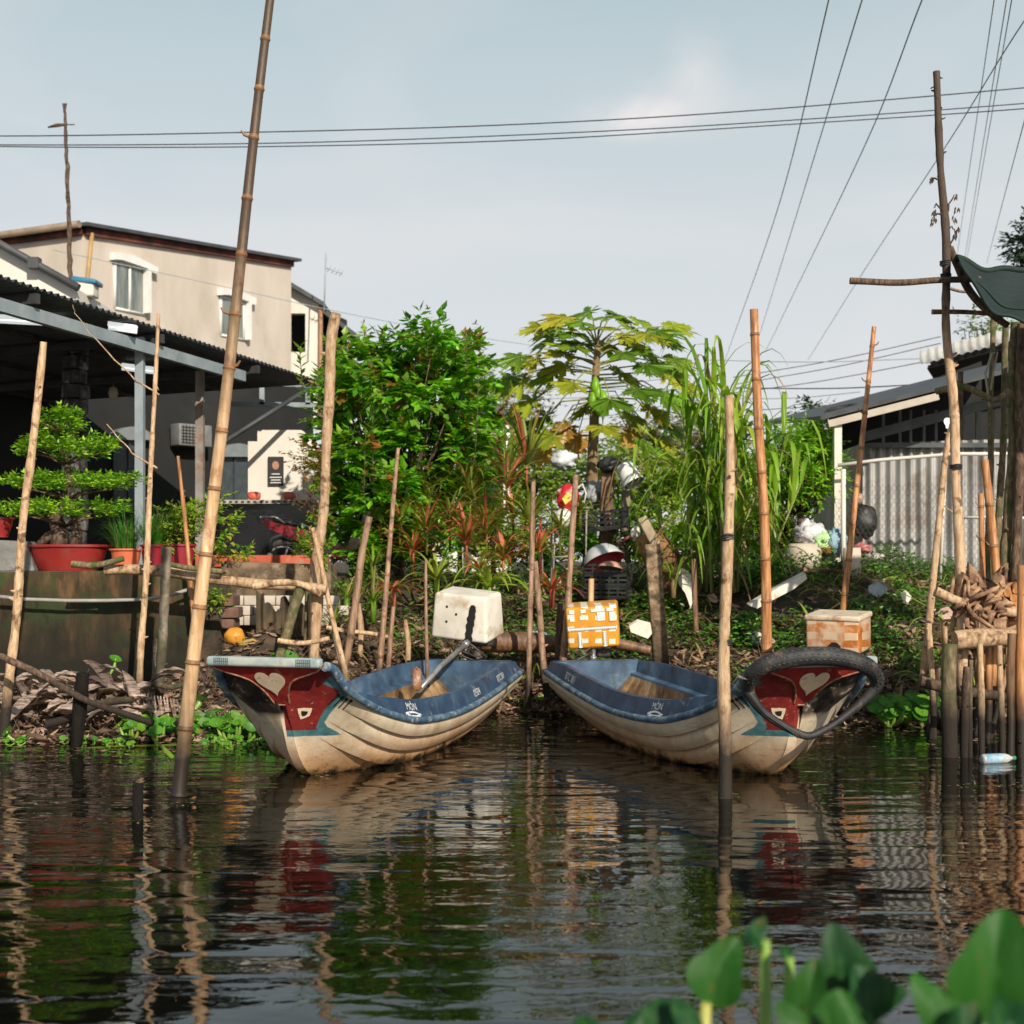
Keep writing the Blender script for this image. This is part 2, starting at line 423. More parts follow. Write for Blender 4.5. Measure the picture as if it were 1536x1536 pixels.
M_blue=mat('blue_paint',[(.012,.030,.070),(.020,.052,.110),(.045,.095,.16)],scale=5,rough=.45,bump=.2,dirt=(.22,.21,.18),dscale=9,damt=(.60,.72))
M_lblue=mat('worn_light_blue_paint',[(.025,.060,.11),(.065,.125,.19),(.17,.24,.29)],scale=9,rough=.5,bump=.3,dirt=(.42,.42,.38),dscale=14,damt=(.56,.68))
M_inner=mat('faded_blue_inside',[(.022,.05,.095),(.05,.10,.17),(.11,.18,.26)],scale=4,rough=.6,bump=.3,dirt=(.03,.035,.04),dscale=5,damt=(.52,.7))
M_floor=mat('muddy_bilge',[(.05,.03,.015),(.22,.12,.045),(.38,.27,.15)],scale=4,rough=.35,bump=.4,dirt=(.02,.015,.01),dscale=3)
M_red=mat('red_bow_paint',[(.16,.010,.012),(.30,.022,.020),(.36,.045,.03)],scale=7,rough=.45,bump=.3,dirt=(.42,.22,.12),dscale=16,damt=(.60,.72))
M_heart=mat('cream_paint',[(.70,.54,.37),(.82,.67,.48)],scale=9,rough=.6,bump=.2,dirt=(.25,.13,.08),dscale=18,damt=(.58,.7))
M_white=mat('white_lettering',[(.62,.63,.62),(.75,.75,.73)],scale=20,rough=.6,bump=.1,dirt=(.04,.08,.15),dscale=40,damt=(.56,.64))
M_black=mat('black_paint',[(.01,.01,.01),(.02,.02,.02)],rough=.6)
M_bar=mat('pale_bow_rail',[(.17,.24,.26),(.30,.36,.36),(.42,.44,.40)],scale=7,rough=.5,bump=.3,dirt=(.30,.22,.12),dscale=9,damt=(.57,.7))
def tri_mesh(pts2, fn, off=.004):
    """flat painted mark: outline in 2-D, laid over a surface function"""
    from mathutils.geometry import tessellate_polygon
    return pts2, tessellate_polygon([[Vector((p[0],p[1],0)) for p in pts2]])
def text_pts(txt,size):
    cu=bpy.data.curves.new('t','FONT'); cu.body=txt; cu.size=size; cu.resolution_u=3; cu.align_x='CENTER'
    ob=bpy.data.objects.new('t',cu); COL.objects.link(ob)
    bpy.context.view_layer.update()
    me=ob.to_mesh(); vs=[v.co.copy() for v in me.vertices]; fs=[tuple(p.vertices) for p in me.polygons]
    ob.to_mesh_clear(); bpy.data.objects.remove(ob); bpy.data.curves.remove(cu); return vs,fs
def make_boat(loc, th, label, flip=1):
    root=thing('wooden_boat' if 0 else 'river_boat',(loc[0],loc[1],0),label,'boat','moored river boats')
    rp=Vector((loc[0],loc[1],0))
    def add(mb,name,mats,parent=root,sharp=None):
        for i,v in enumerate(mb.v): mb.v[i]=(v[0]+rp.x,v[1]+rp.y,v[2])
        return mb.build(name,mats,parent,origin=rp,sharp=sharp)
    # hull skin
    ss=[i*.02 for i in range(50)]+[1.0+i*.08 for i in range(41)]
    ts=[]
    for i in range(30): ts.append(i/29)
    for k in STR: ts+= [k-.0015,k+.0001]
    ts=sorted(set(round(t,5) for t in ts)); ts=[t for t in ts if all(abs(t-k)>.012 or abs(t-k)<.002 for k in STR)]
    rows=[(-1,t) for t in reversed(ts)]+[(1,t) for t in ts]
    m=MB(); m.uv=[]
    for s in ss:
        for side,t in rows: m.v.append(tuple(hull(s,t,side))); m.uv.append((s,t if side==flip else t+2))
    n=len(rows)
    for i in range(len(ss)-1):
        for k in range(n-1):
            m.f.append((i*n+k,i*n+k+1,(i+1)*n+k+1,(i+1)*n+k)); m.m.append(0); m.sm.append(True)
    # transom
    o=len(m.v); s=BL
    tr=[hull(s,t,-1) for t in reversed(ts)]+[hull(s,t,1) for t in ts]
    for v in tr: m.v.append(tuple(v)); m.uv.append((4.2,.9))
    m.f.append(tuple(o+k for k in range(len(tr)))); m.m.append(0); m.sm.append(False)
    H_=add(m,'hull',HM if flip>0 else HM2,sharp=32)
    # raised top strake with flat top, inner side and ledge
    ss2=[.02+i*.04 for i in range(25)]+[1.02+i*.106 for i in range(31)]; ss2[-1]=BL
    m=MB()
    for side in(-1,1):
        def prof(s):
            W=wr(s);Z=zr(s);h=hc(s); zt=Z+.012+h
            p=[coam(s,0,side),coam(s,.5,side),coam(s,1,side),Vector((side*(W-.095),s,zt+.004))]
            return p
        m.grid(lambda u,v:prof(ss2[int(round(v*(len(ss2)-1)))])[int(round(u*3))],3,len(ss2)-1,0,True)
    C_=add(m,'top_strake',M_blue,sharp=35)
    lower=[]; m=MB(); s3=[s for s in ss2 if s>=.74]
    for side in(-1,1):
        def profi(s,side=side):
            W=wr(s);zt=zr(s)+.016+hc(s)
            zl=min(zt-.10,zr(s)-.015)
            return [Vector((side*(W-.095),s,zt)),Vector((side*(W-.115),s,zl)),Vector((side*(W-.175),s,zl-.012)),Vector((side*(W-.18),s,zl-.035)),Vector((side*min(W-.2,halfb(s,.12)),s,.12))]
        m.grid(lambda u,v:profi(s3[int(round(v*(len(s3)-1)))])[int(round(u*3))],3,len(s3)-1,0,False)
        lower.append(profi)
    # bulkheads fore and aft
    for s,sg in((.74,1),(BL-.10,-1)):
        zt=zr(s)+.016+hc(s)
        m.poly([(-(wr(s)-.095),s,zt),((wr(s)-.095),s,zt),(halfb(s,.25,.06),s,.25),(-halfb(s,.25,.06),s,.25)])
    add(m,'inner_lining',M_inner)
    m=MB(); m.grid(lambda u,v:Vector(((u*2-1)*halfb(.80+v*3.2,.13,.05),.80+v*3.2,.13+.01*math.sin(u*9+v*30))),10,30)
    for pf in lower: m.grid(lambda u,v:pf(s3[int(round(v*(len(s3)-1)))])[3+int(round(u))],1,len(s3)-1,0,False)
    add(m,'bilge_floor',M_floor)
    m=MB()  # foredeck and aft deck
    m.grid(lambda u,v:Vector(((u*2-1)*(wr(.02+v*.72)-.09),.02+v*.72,zr(.02+v*.72)+.018+hc(.02+v*.72)+.012*(1-(u*2-1)**2))),12,16)
    m.grid(lambda u,v:Vector(((u*2-1)*(wr(4.1)-.093),4.1+v*.1,zr(4.1+v*.1)+.019+hc(4.1+v*.1))),6,1)
    m.poly([(-wr(4.2)+.012,4.201,zr(4.2)),(wr(4.2)-.012,4.201,zr(4.2)),(wr(4.2)-.06,4.201,zr(4.2)+.087),(-wr(4.2)+.06,4.201,zr(4.2)+.087)])
    add(m,'deck',M_lblue)
    # thwarts
    for s,wd in():
        m=MB(); zt=zr(s)-.02; m.rbox((0,s,zt),((wr(s)-.13)*2,wd,.035),.01); add(m,'thwart',M_inner)
    # rub rail
    m=MB(); 
    path=[Vector((-(wr(s)+.006),s,zr(s)-.004)) for s in reversed(ss2)]+[Vector((-.30,-.0,.832)),Vector((.30,-.0,.832))][:0]
    for side in(-1,1):
        m.tube([Vector((side*(wr(s)+.008),s,zr(s)-.006)) for s in ss2],[.027 if s>.3 else .032 for s in ss2],8)
    m.tube([Vector((x,BL+.005,zr(BL)-.006)) for x in(-wr(BL),0,wr(BL))],.024,8)
    add(m,'rub_rail',M_lblue)
    # bow board: raked flat board, concave sides, proud worn edge
    def bp(u,t,off=0):
        zf=t; z=zk(0)+(zr(0)-zk(0))*zf
        b=(wr(0)+.008)*spl([0,.15,.34,.55,.66,.77,.87,1],[.13,.16,.215,.33,.45,.68,.90,1.0],t)
        return Vector((u*b,RAKE*(1-zf)-.012-off,z))
    m=MB(); m.grid(lambda u,v:bp(u*2-1,v,.03),16,24,0,True); m.grid(lambda u,v:bp(u*2-1,v,-.004),16,24,0,True,True)
    for sg in(-1,1): m.grid(lambda u,v:bp(sg,v,.03-.034*u),1,24)
    m.grid(lambda u,v:bp(u*2-1,0,.03-.034*v),8,1)
    B_=add(m,'bow_board',M_red)
    m=MB()
    for sg in(-1,1): m.tube([bp(sg,k/16,.026) for k in range(17)],.009,6)
    m.tube([bp(-1+2*k/8,0,.026) for k in range(9)],.009,6)
    add(m,'worn_edge',mat('worn_edge',[(.20,.05,.035),(.40,.22,.13)],scale=30,rough=.6),B_)
    # heart
    hp=[]
    for k in range(48):
        t=2*math.pi*k/48; x=16*math.sin(t)**3; y=13*math.cos(t)-5*math.cos(2*t)-2*math.cos(3*t)-math.cos(4*t)
        hp.append((x/16*.108,y/17*.10))
    m=MB(); cz=.695
    m.prism([Vector((x*1.0-.0,RAKE*(1-(cz+z-zk(0))/(zr(0)-zk(0)))-.012-.036,cz+z)) for x,z in hp],(0,-.003,0))
    add(m,'painted_heart',M_heart,B_)
    # rail bar across the top of the board
    m=MB(); m.rbox((0,-.035,zr(0)+.018),(2*(wr(0)+.014),.07,.066),.022,seg=4)
    add(m,'bow_rail',M_bar)
    mr=mat('dark_ridges',[(.06,.09,.10),(.10,.14,.15)],rough=.6)
    for sg in(-1,1):
        m=MB()
        for k in range(8): m.box((sg*(.20+k*.014)+sg*.05,-.0715,zr(0)+.018),(.005,.006,.05))
        m.tube([(sg*.255,-.069,zr(0)+.018),(sg*.35,-.069,zr(0)+.018)],.004,4)
        add(m,'grip_ridges',mr)
    # painted eyes on the nose, both sides
    for side in(flip,):
        def hs(s,t,off):
            p=hull(s,t,side); a=hull(s+.01,t,side)-p; c=hull(s,t+.01,side)-p; nrm=a.cross(c); nrm.normalize()
            if nrm.x*side<0: nrm=-nrm
            return p+nrm*off
        out=[(.140,.55),(.17,.615),(.206,.68),(.214,.645),(.218,.60),(.20,.54),(.18,.485),(.156,.515)]
        inn=[(.165,.57),(.182,.60),(.198,.625),(.201,.60),(.195,.565),(.182,.535),(.172,.545)]
        for pts,off,mm,nm in((out,.004,M_heart,'eye_outline'),(inn,.0075,M_black,'eye_pupil')):
            fl=[];N_=len(pts)
            for i in range(N_):
                for q in range(4): fl.append((lerp(pts[i][0],pts[(i+1)%N_][0],q/4),lerp(pts[i][1],pts[(i+1)%N_][1],q/4)))
            c=(sum(p[0] for p in fl)/len(fl),sum(p[1] for p in fl)/len(fl))
            mb=MB(); vs=[hs(c[0],c[1],off)]
            rings=3
            for r_ in range(1,rings+1):
                for p in fl: vs.append(hs(lerp(c[0],p[0],r_/rings),lerp(c[1],p[1],r_/rings),off))
            nf=len(fl); fs=[(0,1+k,1+(k+1)%nf) for k in range(nf)]
            for r_ in range(rings-1):
                for k in range(nf): fs.append((1+r_*nf+k,1+(r_+1)*nf+k,1+(r_+1)*nf+(k+1)%nf,1+r_*nf+(k+1)%nf))
            mb.add(vs,fs,0,True); add(mb,nm,mm,H_)
    # comb marks under the rail near the bow
    side=flip
    mb=MB()
    for k in range(4):
        s0=.255+k*.033
        for (a,b,c,d) in((s0,s0+.009,.80+k*.012,.93+k*.008),(s0-.008,s0+.017,.895+k*.01,.92+k*.01)):
            mb.poly([hull(a,c,side)+Vector((side*.006,0,0)),hull(b,c,side)+Vector((side*.006,0,0)),hull(b,d,side)+Vector((side*.006,0,0)),hull(a,d,side)+Vector((side*.006,0,0))])
    add(mb,'comb_mark',M_black,H_)
    # lettering and emblem on the top strake
    def put(vs,fs,s0,name,h,v0):
        mb=MB(); out=[]
        for v in vs:
            s=s0+v[0]*side*1.0
            # reading direction runs with the picture: towards the stern on the left boat, towards the bow on the right one
            t=(v0+v[1])/max(.02,hc(s)); p=coam(s,t,side)+Vector((side*.004,0,.001)); out.append(p)
        mb.add(out,fs); add(mb,name,M_white,C_)
    vs_,fs_=text_pts('MÔN',.075); put(vs_,fs_,1.18 if side>0 else 1.34,'emblem_letters',.07,.055)
    sw=[]
    for k in range(13): 
        x=-.13+.26*k/12; sw.append((x,.030+.018*math.sin((x+.13)/.26*math.pi*1.1)))
    for k in range(13):
        x=.13-.26*k/12; sw.append((x,.012+.022*math.sin((x+.13)/.26*math.pi)))
    tess=[tuple((i,i+1,24-i,25-i)) for i in range(12)]
    put(sw,tess,1.18 if side>0 else 1.34,'emblem_swoosh',.05,0)
    hb=[(-.14,.0),(-.10,.0),(-.06,.012),(0,.014),(.06,.012),(.10,0),(.14,0.0),(.10,.030),(.05,.022),(-.05,.022),(-.10,.03)]
    ts_,=[[(0,1,10)],] if 0 else [[(0,1,10),(1,2,9,10),(2,3,4,8,9),(4,5,7,8),(5,6,7)]]
    put([(x*.9,y) for x,y in hb],ts_,1.18 if side>0 else 1.34,'emblem_hull',.03,-.004)
    if side>0:
        vs_,fs_=text_pts('0504',.085); put(vs_,fs_,2.62,'number_lettering',.07,.028)
        vs_,fs_=text_pts('BTC 501',.075); put(vs_,fs_,3.42,'name_lettering',.07,.03)
    else:
        vs_,fs_=text_pts('BTC 901',.09); put(vs_,fs_,3.35,'name_lettering',.07,.025)
    root.rotation_euler=(0,0,th)
    # helper turning a boat-local point into a world point
    Rz=Matrix.Rotation(th,3,'Z')
    return root,(lambda v: rp+Rz@Vector(v))
boatL,BLW=make_boat((-1.62,8.8),R(-17),'moored blue and cream boat with bare flat red bow and clear white heart',1)
boatR,BRW=make_boat((2.02,8.8),R(17),'moored blue and cream boat with an old tyre hung round its red bow',-1)
# ------------------------------------------------------------------ wood
def darken_top(m,z0,z1,col):  # mixes in a darker tone towards the top
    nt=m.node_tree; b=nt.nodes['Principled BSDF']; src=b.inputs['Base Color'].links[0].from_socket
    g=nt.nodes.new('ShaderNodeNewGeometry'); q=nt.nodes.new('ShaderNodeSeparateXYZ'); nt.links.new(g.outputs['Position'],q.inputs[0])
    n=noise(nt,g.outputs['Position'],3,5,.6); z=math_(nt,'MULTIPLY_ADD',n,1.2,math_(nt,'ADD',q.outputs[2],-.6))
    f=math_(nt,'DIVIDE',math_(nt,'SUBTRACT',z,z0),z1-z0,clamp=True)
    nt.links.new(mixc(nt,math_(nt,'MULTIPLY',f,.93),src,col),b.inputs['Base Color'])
tide=(.28,.62,(.020,.013,.008))
M_bam=mat('bamboo_tan',[(.40,.22,.095),(.55,.34,.17),(.62,.42,.24)],scale=3,sc3=(12,12,1.2),rough=.5,bump=.25,dirt=(.24,.10,.035),dscale=6,damt=(.55,.72),wet=tide,vary=.12)
M_bamo=mat('bamboo_orange',[(.20,.075,.025),(.46,.20,.07),(.60,.33,.15)],scale=3,sc3=(12,12,1.2),rough=.42,bump=.2,dirt=(.16,.05,.02),dscale=6,damt=(.55,.72),wet=tide,vary=.1)
M_bamd=mat('bamboo_brown',[(.09,.045,.022),(.19,.095,.045),(.28,.16,.085)],scale=3,sc3=(12,12,1.2),rough=.55,bump=.25,dirt=(.05,.028,.018),dscale=6,wet=tide,vary=.12)
M_stick=mat('stick_brown',[(.15,.085,.05),(.30,.18,.11),(.42,.28,.18)],scale=3,sc3=(12,12,1.5),rough=.65,bump=.4,dirt=(.10,.05,.03),dscale=9,damt=(.52,.66),wet=tide,vary=.15)
M_node=mat('bamboo_node',[(.16,.07,.025),(.30,.15,.06)],scale=20,rough=.6,bump=.2,wet=(.25,.9,(.015,.011,.008)))
M_bark=mat('pale_bark',[(.30,.17,.085),(.50,.33,.19),(.62,.46,.30)],scale=4,sc3=(9,9,2.0),rough=.75,bump=.6,bdist=.012,dirt=(.14,.07,.03),dscale=9,damt=(.54,.66),wet=tide,vary=.12)
M_barkd=mat('dark_bark',[(.035,.022,.015),(.10,.060,.038),(.20,.13,.085)],scale=5,sc3=(8,8,2.2),rough=.85,bump=.8,bdist=.015,wet=tide,vary=.15)
M_barkg=mat('mossy_bark',[(.07,.065,.03),(.16,.12,.065),(.27,.20,.12)],scale=5,sc3=(7,7,2.2),rough=.85,bump=.7,bdist=.015,dirt=(.07,.10,.02),dscale=7,damt=(.5,.62),wet=tide,vary=.12)
M_blacken=mat('black_wet_wood',[(.004,.0035,.003),(.018,.014,.011)],scale=14,sc3=(1,1,.3),rough=.85,bump=.9,bdist=.02,spec=.2)
M_conc=mat('weathered_concrete',[(.10,.075,.05),(.22,.18,.13),(.33,.28,.22)],scale=7,rough=.92,bump=.7,bdist=.015,dirt=(.05,.055,.02),dscale=3.5,damt=(.45,.62),wet=(.3,.9,(.03,.024,.015)))
M_tie=mat('black_tie',[(.012,.012,.014),(.03,.03,.03)],rough=.6,bump=0)
M_twine=mat('pale_twine',[(.30,.25,.19),(.45,.40,.33)],scale=40,rough=.9)
def pole(px0,py0,px1,py1,d0,w0,w1,m,name,label,group='poles standing along the water',kind='wood',bend=0,mid=None,d1=None,twigs=(),tie=(),below=True,cat='pole',seed=None,wob=1.0):
    """top pixel, base pixel, distance, pixel widths at top and base"""
    rg=random.Random(seed if seed is not None else int(px0*7+py0*3))
    d1=d1 or d0
    A=P(px1,py1,d1); B=P(px0,py0,d0)
    pts=[]
    if below:
        dirv=(A-B).normalized()
        e=A+dirv*((A.z+.35)/max(.05,-dirv.z)) if A.z>-.3 and dirv.z<-.3 and A.z<.25 else A+dirv*.3
        A0=A; A=e
    ra=w1/2/F*d1; rb=w0/2/F*d0
    L=(B-A).length
    mids=[] if not mid else [P(x,y,lerp(d1,d0,(py1-y)/(py1-py0))) for x,y in mid]
    ctrl=[A]+mids+[B]
    cum=[0]
    for i in range(1,len(ctrl)): cum.append(cum[-1]+(ctrl[i]-ctrl[i-1]).length)
    def at(t):
        return Vector((spl(cum,[c.x for c in ctrl],t*cum[-1]),spl(cum,[c.y for c in ctrl],t*cum[-1]),spl(cum,[c.z for c in ctrl],t*cum[-1])))
    m_=MB(); rad=[];mis=[]
    if kind=='bamboo':
        seglen=rg.uniform(.24,.34)*(1+ra*6); t=rg.uniform(.02,.08); cuts=[]
        while t*L<L-.04: cuts.append(t); t+=seglen*rg.uniform(.85,1.15)/L
        ks=[0]
        for c in cuts:
            ks+= [c-.022/L,c-.008/L,c,c+.008/L,c+.022/L]
            ks.append(min(.999,c+seglen*.5/L))
        ks=[k for k in sorted(set(ks)) if 0<=k<1]+[1]
        for k in ks:
            p=at(k); r=lerp(ra,rb,k)
            isn=any(abs(k-c)<.0085/L for c in cuts)
            near=any(abs(k-c)<.0005 for c in cuts)
            rad.append(r*(1.16 if near else 1.04 if isn else .97)); 
            ph=k*L*1.7+px0
            pts.append(p+Vector((math.sin(ph)*.006+bend*math.sin(math.pi*k),math.cos(ph*1.3)*.006,0))*wob); mis.append(1 if isn else 0)
        m_.tube(pts,rad,12,mis=mis)
        # branch stubs at some nodes
        for c in cuts:
            if rg.random()<.35 and ra<.05:
                p=at(c); a=rg.choice([-1,1]); m_.tube([p,p+Vector((a*(ra+.012),-.01,.02)),p+Vector((a*(ra+.03),-.015,.045))],[ra*.25,ra*.2,ra*.13],5,mi=1)
    else:
        n=max(14,int(L/.07))
        for i in range(n+1):
            k=i/n; r=lerp(ra,rb,k)
            q=mnoise.noise(Vector((k*L*2.2,px0*.13,1)))
            pts.append(at(k)+Vector((mnoise.noise(Vector((k*L*1.1,px0*.37,0)))*r*.9+bend*math.sin(math.pi*k),mnoise.noise(Vector((k*L*1.1,py0*.37,5)))*r*.9,0))*wob)
            rad.append(r*(1+.16*q+.08*rg.uniform(-1,1)))
        m_.tube(pts,rad,10)
        # rough knots and snags
        for q in range(int(L/.45)):
            k=rg.uniform(.12,.97); p=at(k); r=lerp(ra,rb,k); a=rg.uniform(0,6.28); v=Vector((math.cos(a),math.sin(a),.35))
            m_.tube([p+v*r*.5,p+v*r*1.15,p+v*(r*1.3+.012)],[r*.42,r*.30,r*.15],6)
    mats=[m,M_node]
    if twigs or tie:
        root=thing(name,at(0 if not below else .0),label,cat,group)
        m_.build('shaft',mats,root,sharp=40)
        for tw in twigs:
            q=[P(x,y,lerp(d1,d0,(py1-y)/(py1-py0))-.02*i) for i,(x,y) in enumerate(tw)]
            mb=MB(); rr=[max(.0035,.010*(1-i/len(q))) for i in range(len(q))]; 
            # add small kinks
            qq=[];r2=[]
            for i in range(len(q)-1):
                for j in range(4):
                    qq.append(q[i].lerp(q[i+1],j/4)+Vector((rg.uniform(-1,1),rg.uniform(-1,1),rg.uniform(-1,1)))*.007); r2.append(lerp(rr[i],rr[i+1],j/4))
            qq.append(q[-1]); r2.append(rr[-1]); mb.tube(qq,r2,5); mb.build('twig',m,root)
        for y in tie:
            t=None; best=9e9
            for k in range(101):
                p=at(k/100); yy=CY-F*(p.z-H)/p.y
                if abs(yy-y)<best: best=abs(yy-y); t=k/100
            mb=MB(); r=lerp(ra,rb,t)*1.12; c=at(t)
            for j in range(3):
                z=(j-1)*.014; mb.tube([c+Vector((r*math.cos(a*math.pi/8),r*math.sin(a*math.pi/8),z+.004*math.sin(a+j))) for a in range(16)],.007,5,closed=True)
            mb.build('tie_band',M_tie,root)
        return root
    return tag(m_.build(name,mats,origin=at(0),sharp=40),label,cat,group)
M_bamtall=mat('tall_bamboo',[(.42,.24,.11),(.60,.38,.20),(.70,.50,.31)],scale=3,sc3=(12,12,1.2),rough=.5,bump=.25,dirt=(.24,.10,.035),dscale=6,damt=(.55,.72),wet=(.25,.9,(.020,.013,.008)))
darken_top(M_bamtall,1.9,3.5,(.040,.021,.011))
M_trunk=mat('peeled_trunk',[(.36,.21,.11),(.56,.37,.22),(.66,.48,.32)],scale=4,sc3=(9,9,2.0),rough=.75,bump=.6,bdist=.012,dirt=(.16,.08,.035),dscale=9,damt=(.54,.66),wet=tide)
darken_top(M_trunk,2.9,4.0,(.035,.022,.016))
G='poles standing along the water'
pole(65,513,4,1105,11.0,11,16,M_bark,'wooden_pole','pale stripped pole leaning at the far left edge beside the pruned potted tree')
pole(238,470,212,1005,12.2,5.5,11,M_bark,'wooden_pole','slender pole with two long side twigs left of the tallest bamboo',
     twigs=[[(238,592),(205,572),(172,540),(135,500),(112,470),(109,457)],[(236,702),(205,685),(180,660),(160,636)],[(237,585),(230,570)]])
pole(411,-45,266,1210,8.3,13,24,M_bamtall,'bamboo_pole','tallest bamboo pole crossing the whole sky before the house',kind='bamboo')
pole(267,684,291,930,12.9,5,8,M_bamo,'bamboo_stick','thin orange stick among the crimson flower pots',kind='wood',below=False)
pole(250,820,238,1080,12.0,15,14,M_conc,'grey_post','short grey weathered post with pale flat top between two thin poles',wob=.4)
pole(209,1176,208,1232,7.75,17,17,M_blacken,'wooden_stump','black stump just breaking the water at the left',cat='stump')
pole(504,470,468,990,12.9,15,17,M_bark,'wooden_pole','thick pale pole with a bent knobbly top at the left edge of the bushy tree',mid=[(476,860),(487,660),(494,520)])
pole(468,792,513,990,12.6,7,9,M_bark,'wooden_stick','thin stick leaning left across the foot of the thick pale pole')
pole(555,775,514,1005,13.0,11,12,M_stick,'wooden_stick','short stick leaning right under the dense green bush')
pole(598,672,568,1005,13.1,6,10,M_stick,'bamboo_stick','slim straight cane before the dense green bush',kind='bamboo')
pole(638,840,640,985,12.6,4,6,M_stick,'wooden_stick','very thin upright stick just left of the white foam box')
pole(590,910,583,990,13.2,7,8,M_stick,'wooden_stick','short orange stub beside the slim straight cane')
pole(800,722,793,1015,12.9,7,9,M_stick,'wooden_stick','slender brown stick left of the red and white bag',wob=.7)
pole(802,842,817,1000,13.2,9,11,M_stick,'wooden_stick','short brown stick crossing behind the slender one over the log')
pole(864,712,846,985,13.15,8,12,M_stick,'wooden_stick','brown stick rising past the yellow taped box to the red helmet',wob=.7)
pole(842,905,838,1000,13.4,14,16,M_barkd,'wooden_stump','dark wet stump beside the yellow taped box',cat='stump')
pole(886,868,884,990,13.6,9,9,M_bam,'bamboo_stub','split bamboo stub standing just behind the yellow taped box',kind='bamboo')
pole(1131,464,1149,1010,12.2,13,17,M_bamo,'bamboo_pole','tall bright orange bamboo pole behind the right boat',kind='bamboo',mid=[(1146,780),(1138,620)])
pole(1090,593,1088,1195,8.45,13,22,M_bark,'wooden_pole','peeled pale pole standing in the water in front of the right boat',mid=[(1087,940),(1093,720)],tie=(806,961))
pole(1311,490,1264,930,12.6,7,11,M_bamo,'bamboo_pole','slim red brown bamboo pole behind the stained foam box on the right',kind='bamboo',mid=[(1288,700)])
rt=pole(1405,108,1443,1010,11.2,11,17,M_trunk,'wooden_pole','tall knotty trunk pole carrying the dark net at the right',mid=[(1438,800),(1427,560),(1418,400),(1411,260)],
   twigs=[[(1416,330),(1426,300),(1433,292)],[(1418,345),(1428,340),(1434,350)],[(1415,318),(1404,306),(1401,312)],[(1413,322),(1402,320),(1398,330)],[(1409,270),(1398,266),(1394,274)],[(1423,372),(1432,355),(1438,340)],[(1408,180),(1418,176)],[(1405,128),(1396,133)],[(1405,115),(1414,117)]],tie=(700,410,398))
pole(1427,636,1388,985,11.9,9,12,M_bark,'wooden_pole','crooked branch pole leaning against the tall trunk pole',mid=[(1396,900),(1408,790),(1418,690)],twigs=[[(1410,752),(1420,762),(1432,770)]])
g2='canes and stakes crowded at the right edge'
pole(1476,690,1499,900,11.6,12,14,M_bamo,'bamboo_cane','fat orange bamboo cane with a pointed top at the right edge',g2,kind='bamboo',below=False)
pole(1472,740,1474,930,11.8,8,9,M_bamo,'bamboo_cane','thin orange cane behind the fat orange one',g2,kind='bamboo',below=False)
pole(1490,478,1478,1000,12.4,8,10,M_barkg,'wooden_pole','mossy upright pole under the net, leftmost of the close group',g2)
pole(1510,486,1492,1000,12.5,9,12,M_barkg,'wooden_pole','mossy upright pole under the net with a branch tied to it',g2)
pole(1522,484,1506,1000,12.1,14,18,M_barkg,'wooden_pole','thickest mossy pole under the net',g2)
pole(1531,486,1519,1040,12.0,13,15,M_barkd,'wooden_pole','grey black pole at the very right edge under the net',g2)
pole(1516,736,1532,930,12.2,8,10,M_bamd,'bamboo_cane','brown bamboo cane with joints at the very right edge',g2,kind='bamboo',below=False)
pole(1441,558,1439,640,12.2,8,9,M_barkd,'wooden_pole','short dark upright behind the tall trunk pole',g2,below=False)
# bars and rails
def bar(pts,d,r,m,name,label,group=None,kind='wood',cat='rail',dd=None,parent=None,seg=9,taper=.85,wobble=.5):
    q=[P(x,y,(d if not dd else lerp(d,dd,i/(len(pts)-1)))) for i,(x,y) in enumerate(pts)]
    out=[];rad=[]
    xs=[0]
    for i in range(1,len(q)): xs.append(xs[-1]+(q[i]-q[i-1]).length)
    n=max(8,int(xs[-1]/.06))
    for i in range(n+1):
        t=i/n*xs[-1]; p=Vector([spl(xs,[c[k] for c in q],t) for k in range(3)])
        w_=mnoise.noise(Vector((t*3,pts[0][0]*.7,2)))
        p+=Vector((0,w_*r*.5,mnoise.noise(Vector((t*3,pts[0][1]*.7,9)))*r*.6))*wobble
        out.append(p); rad.append(r*lerp(1,taper,i/n)*(1+.18*w_*wobble*2))
    mb=MB(); mb.tube(out,rad,seg)
    if parent is not None: return mb.build(name,[m,M_node],parent,sharp=45)
    return tag(mb.build(name,[m,M_node],origin=out[0],sharp=45),label,cat,group)
bar([(158,855),(200,853),(262,861),(330,870),(400,877),(450,880),(490,884)],12.6,.05,M_bark,'wooden_rail','long pale branch rail crossing in front of the mossy wall',dd=12.55)
bar([(108,846),(140,848),(164,844),(186,838)],12.5,.035,M_barkg,'wooden_rail','short grey branch lying at the left end of the long rail')
bar([(228,856),(250,847),(280,852),(334,857)],12.45,.028,M_barkg,'wooden_rail','thin grey branch on top of the long rail behind the tallest bamboo')
bar([(380,880),(420,874),(452,876),(482,892)],12.35,.034,M_bark,'wooden_rail','shorter peeled branch lashed on the right end of the long rail')
bar([(417,961),(450,965),(475,962),(494,958)],12.3,.026,M_bark,'wooden_rung','low pale rung between two short supports above the left boat')
bar([(452,880),(440,915),(430,950),(415,1000)],12.4,.050,M_barkg,'leaning_post','short thick branch post propping the rail behind the left boat',cat='post')
bar([(476,880),(474,930),(470,1000)],12.75,.058,M_bark,'leaning_post','short spotted post standing under the thick pale pole',cat='post')
bar([(461,882),(460,930),(459,960)],12.9,.026,M_barkg,'leaning_post','thin grey stake between the two short posts under the rail',cat='post')
bar([(490,941),(520,947),(560,951),(588,956)],13.2,.024,M_bark,'wooden_rung','low thin rail running right behind the left boat stern')
bar([(536,905),(541,940),(540,985)],13.4,.034,M_bark,'leaning_post','short stub crossed by the low thin rail',cat='post')
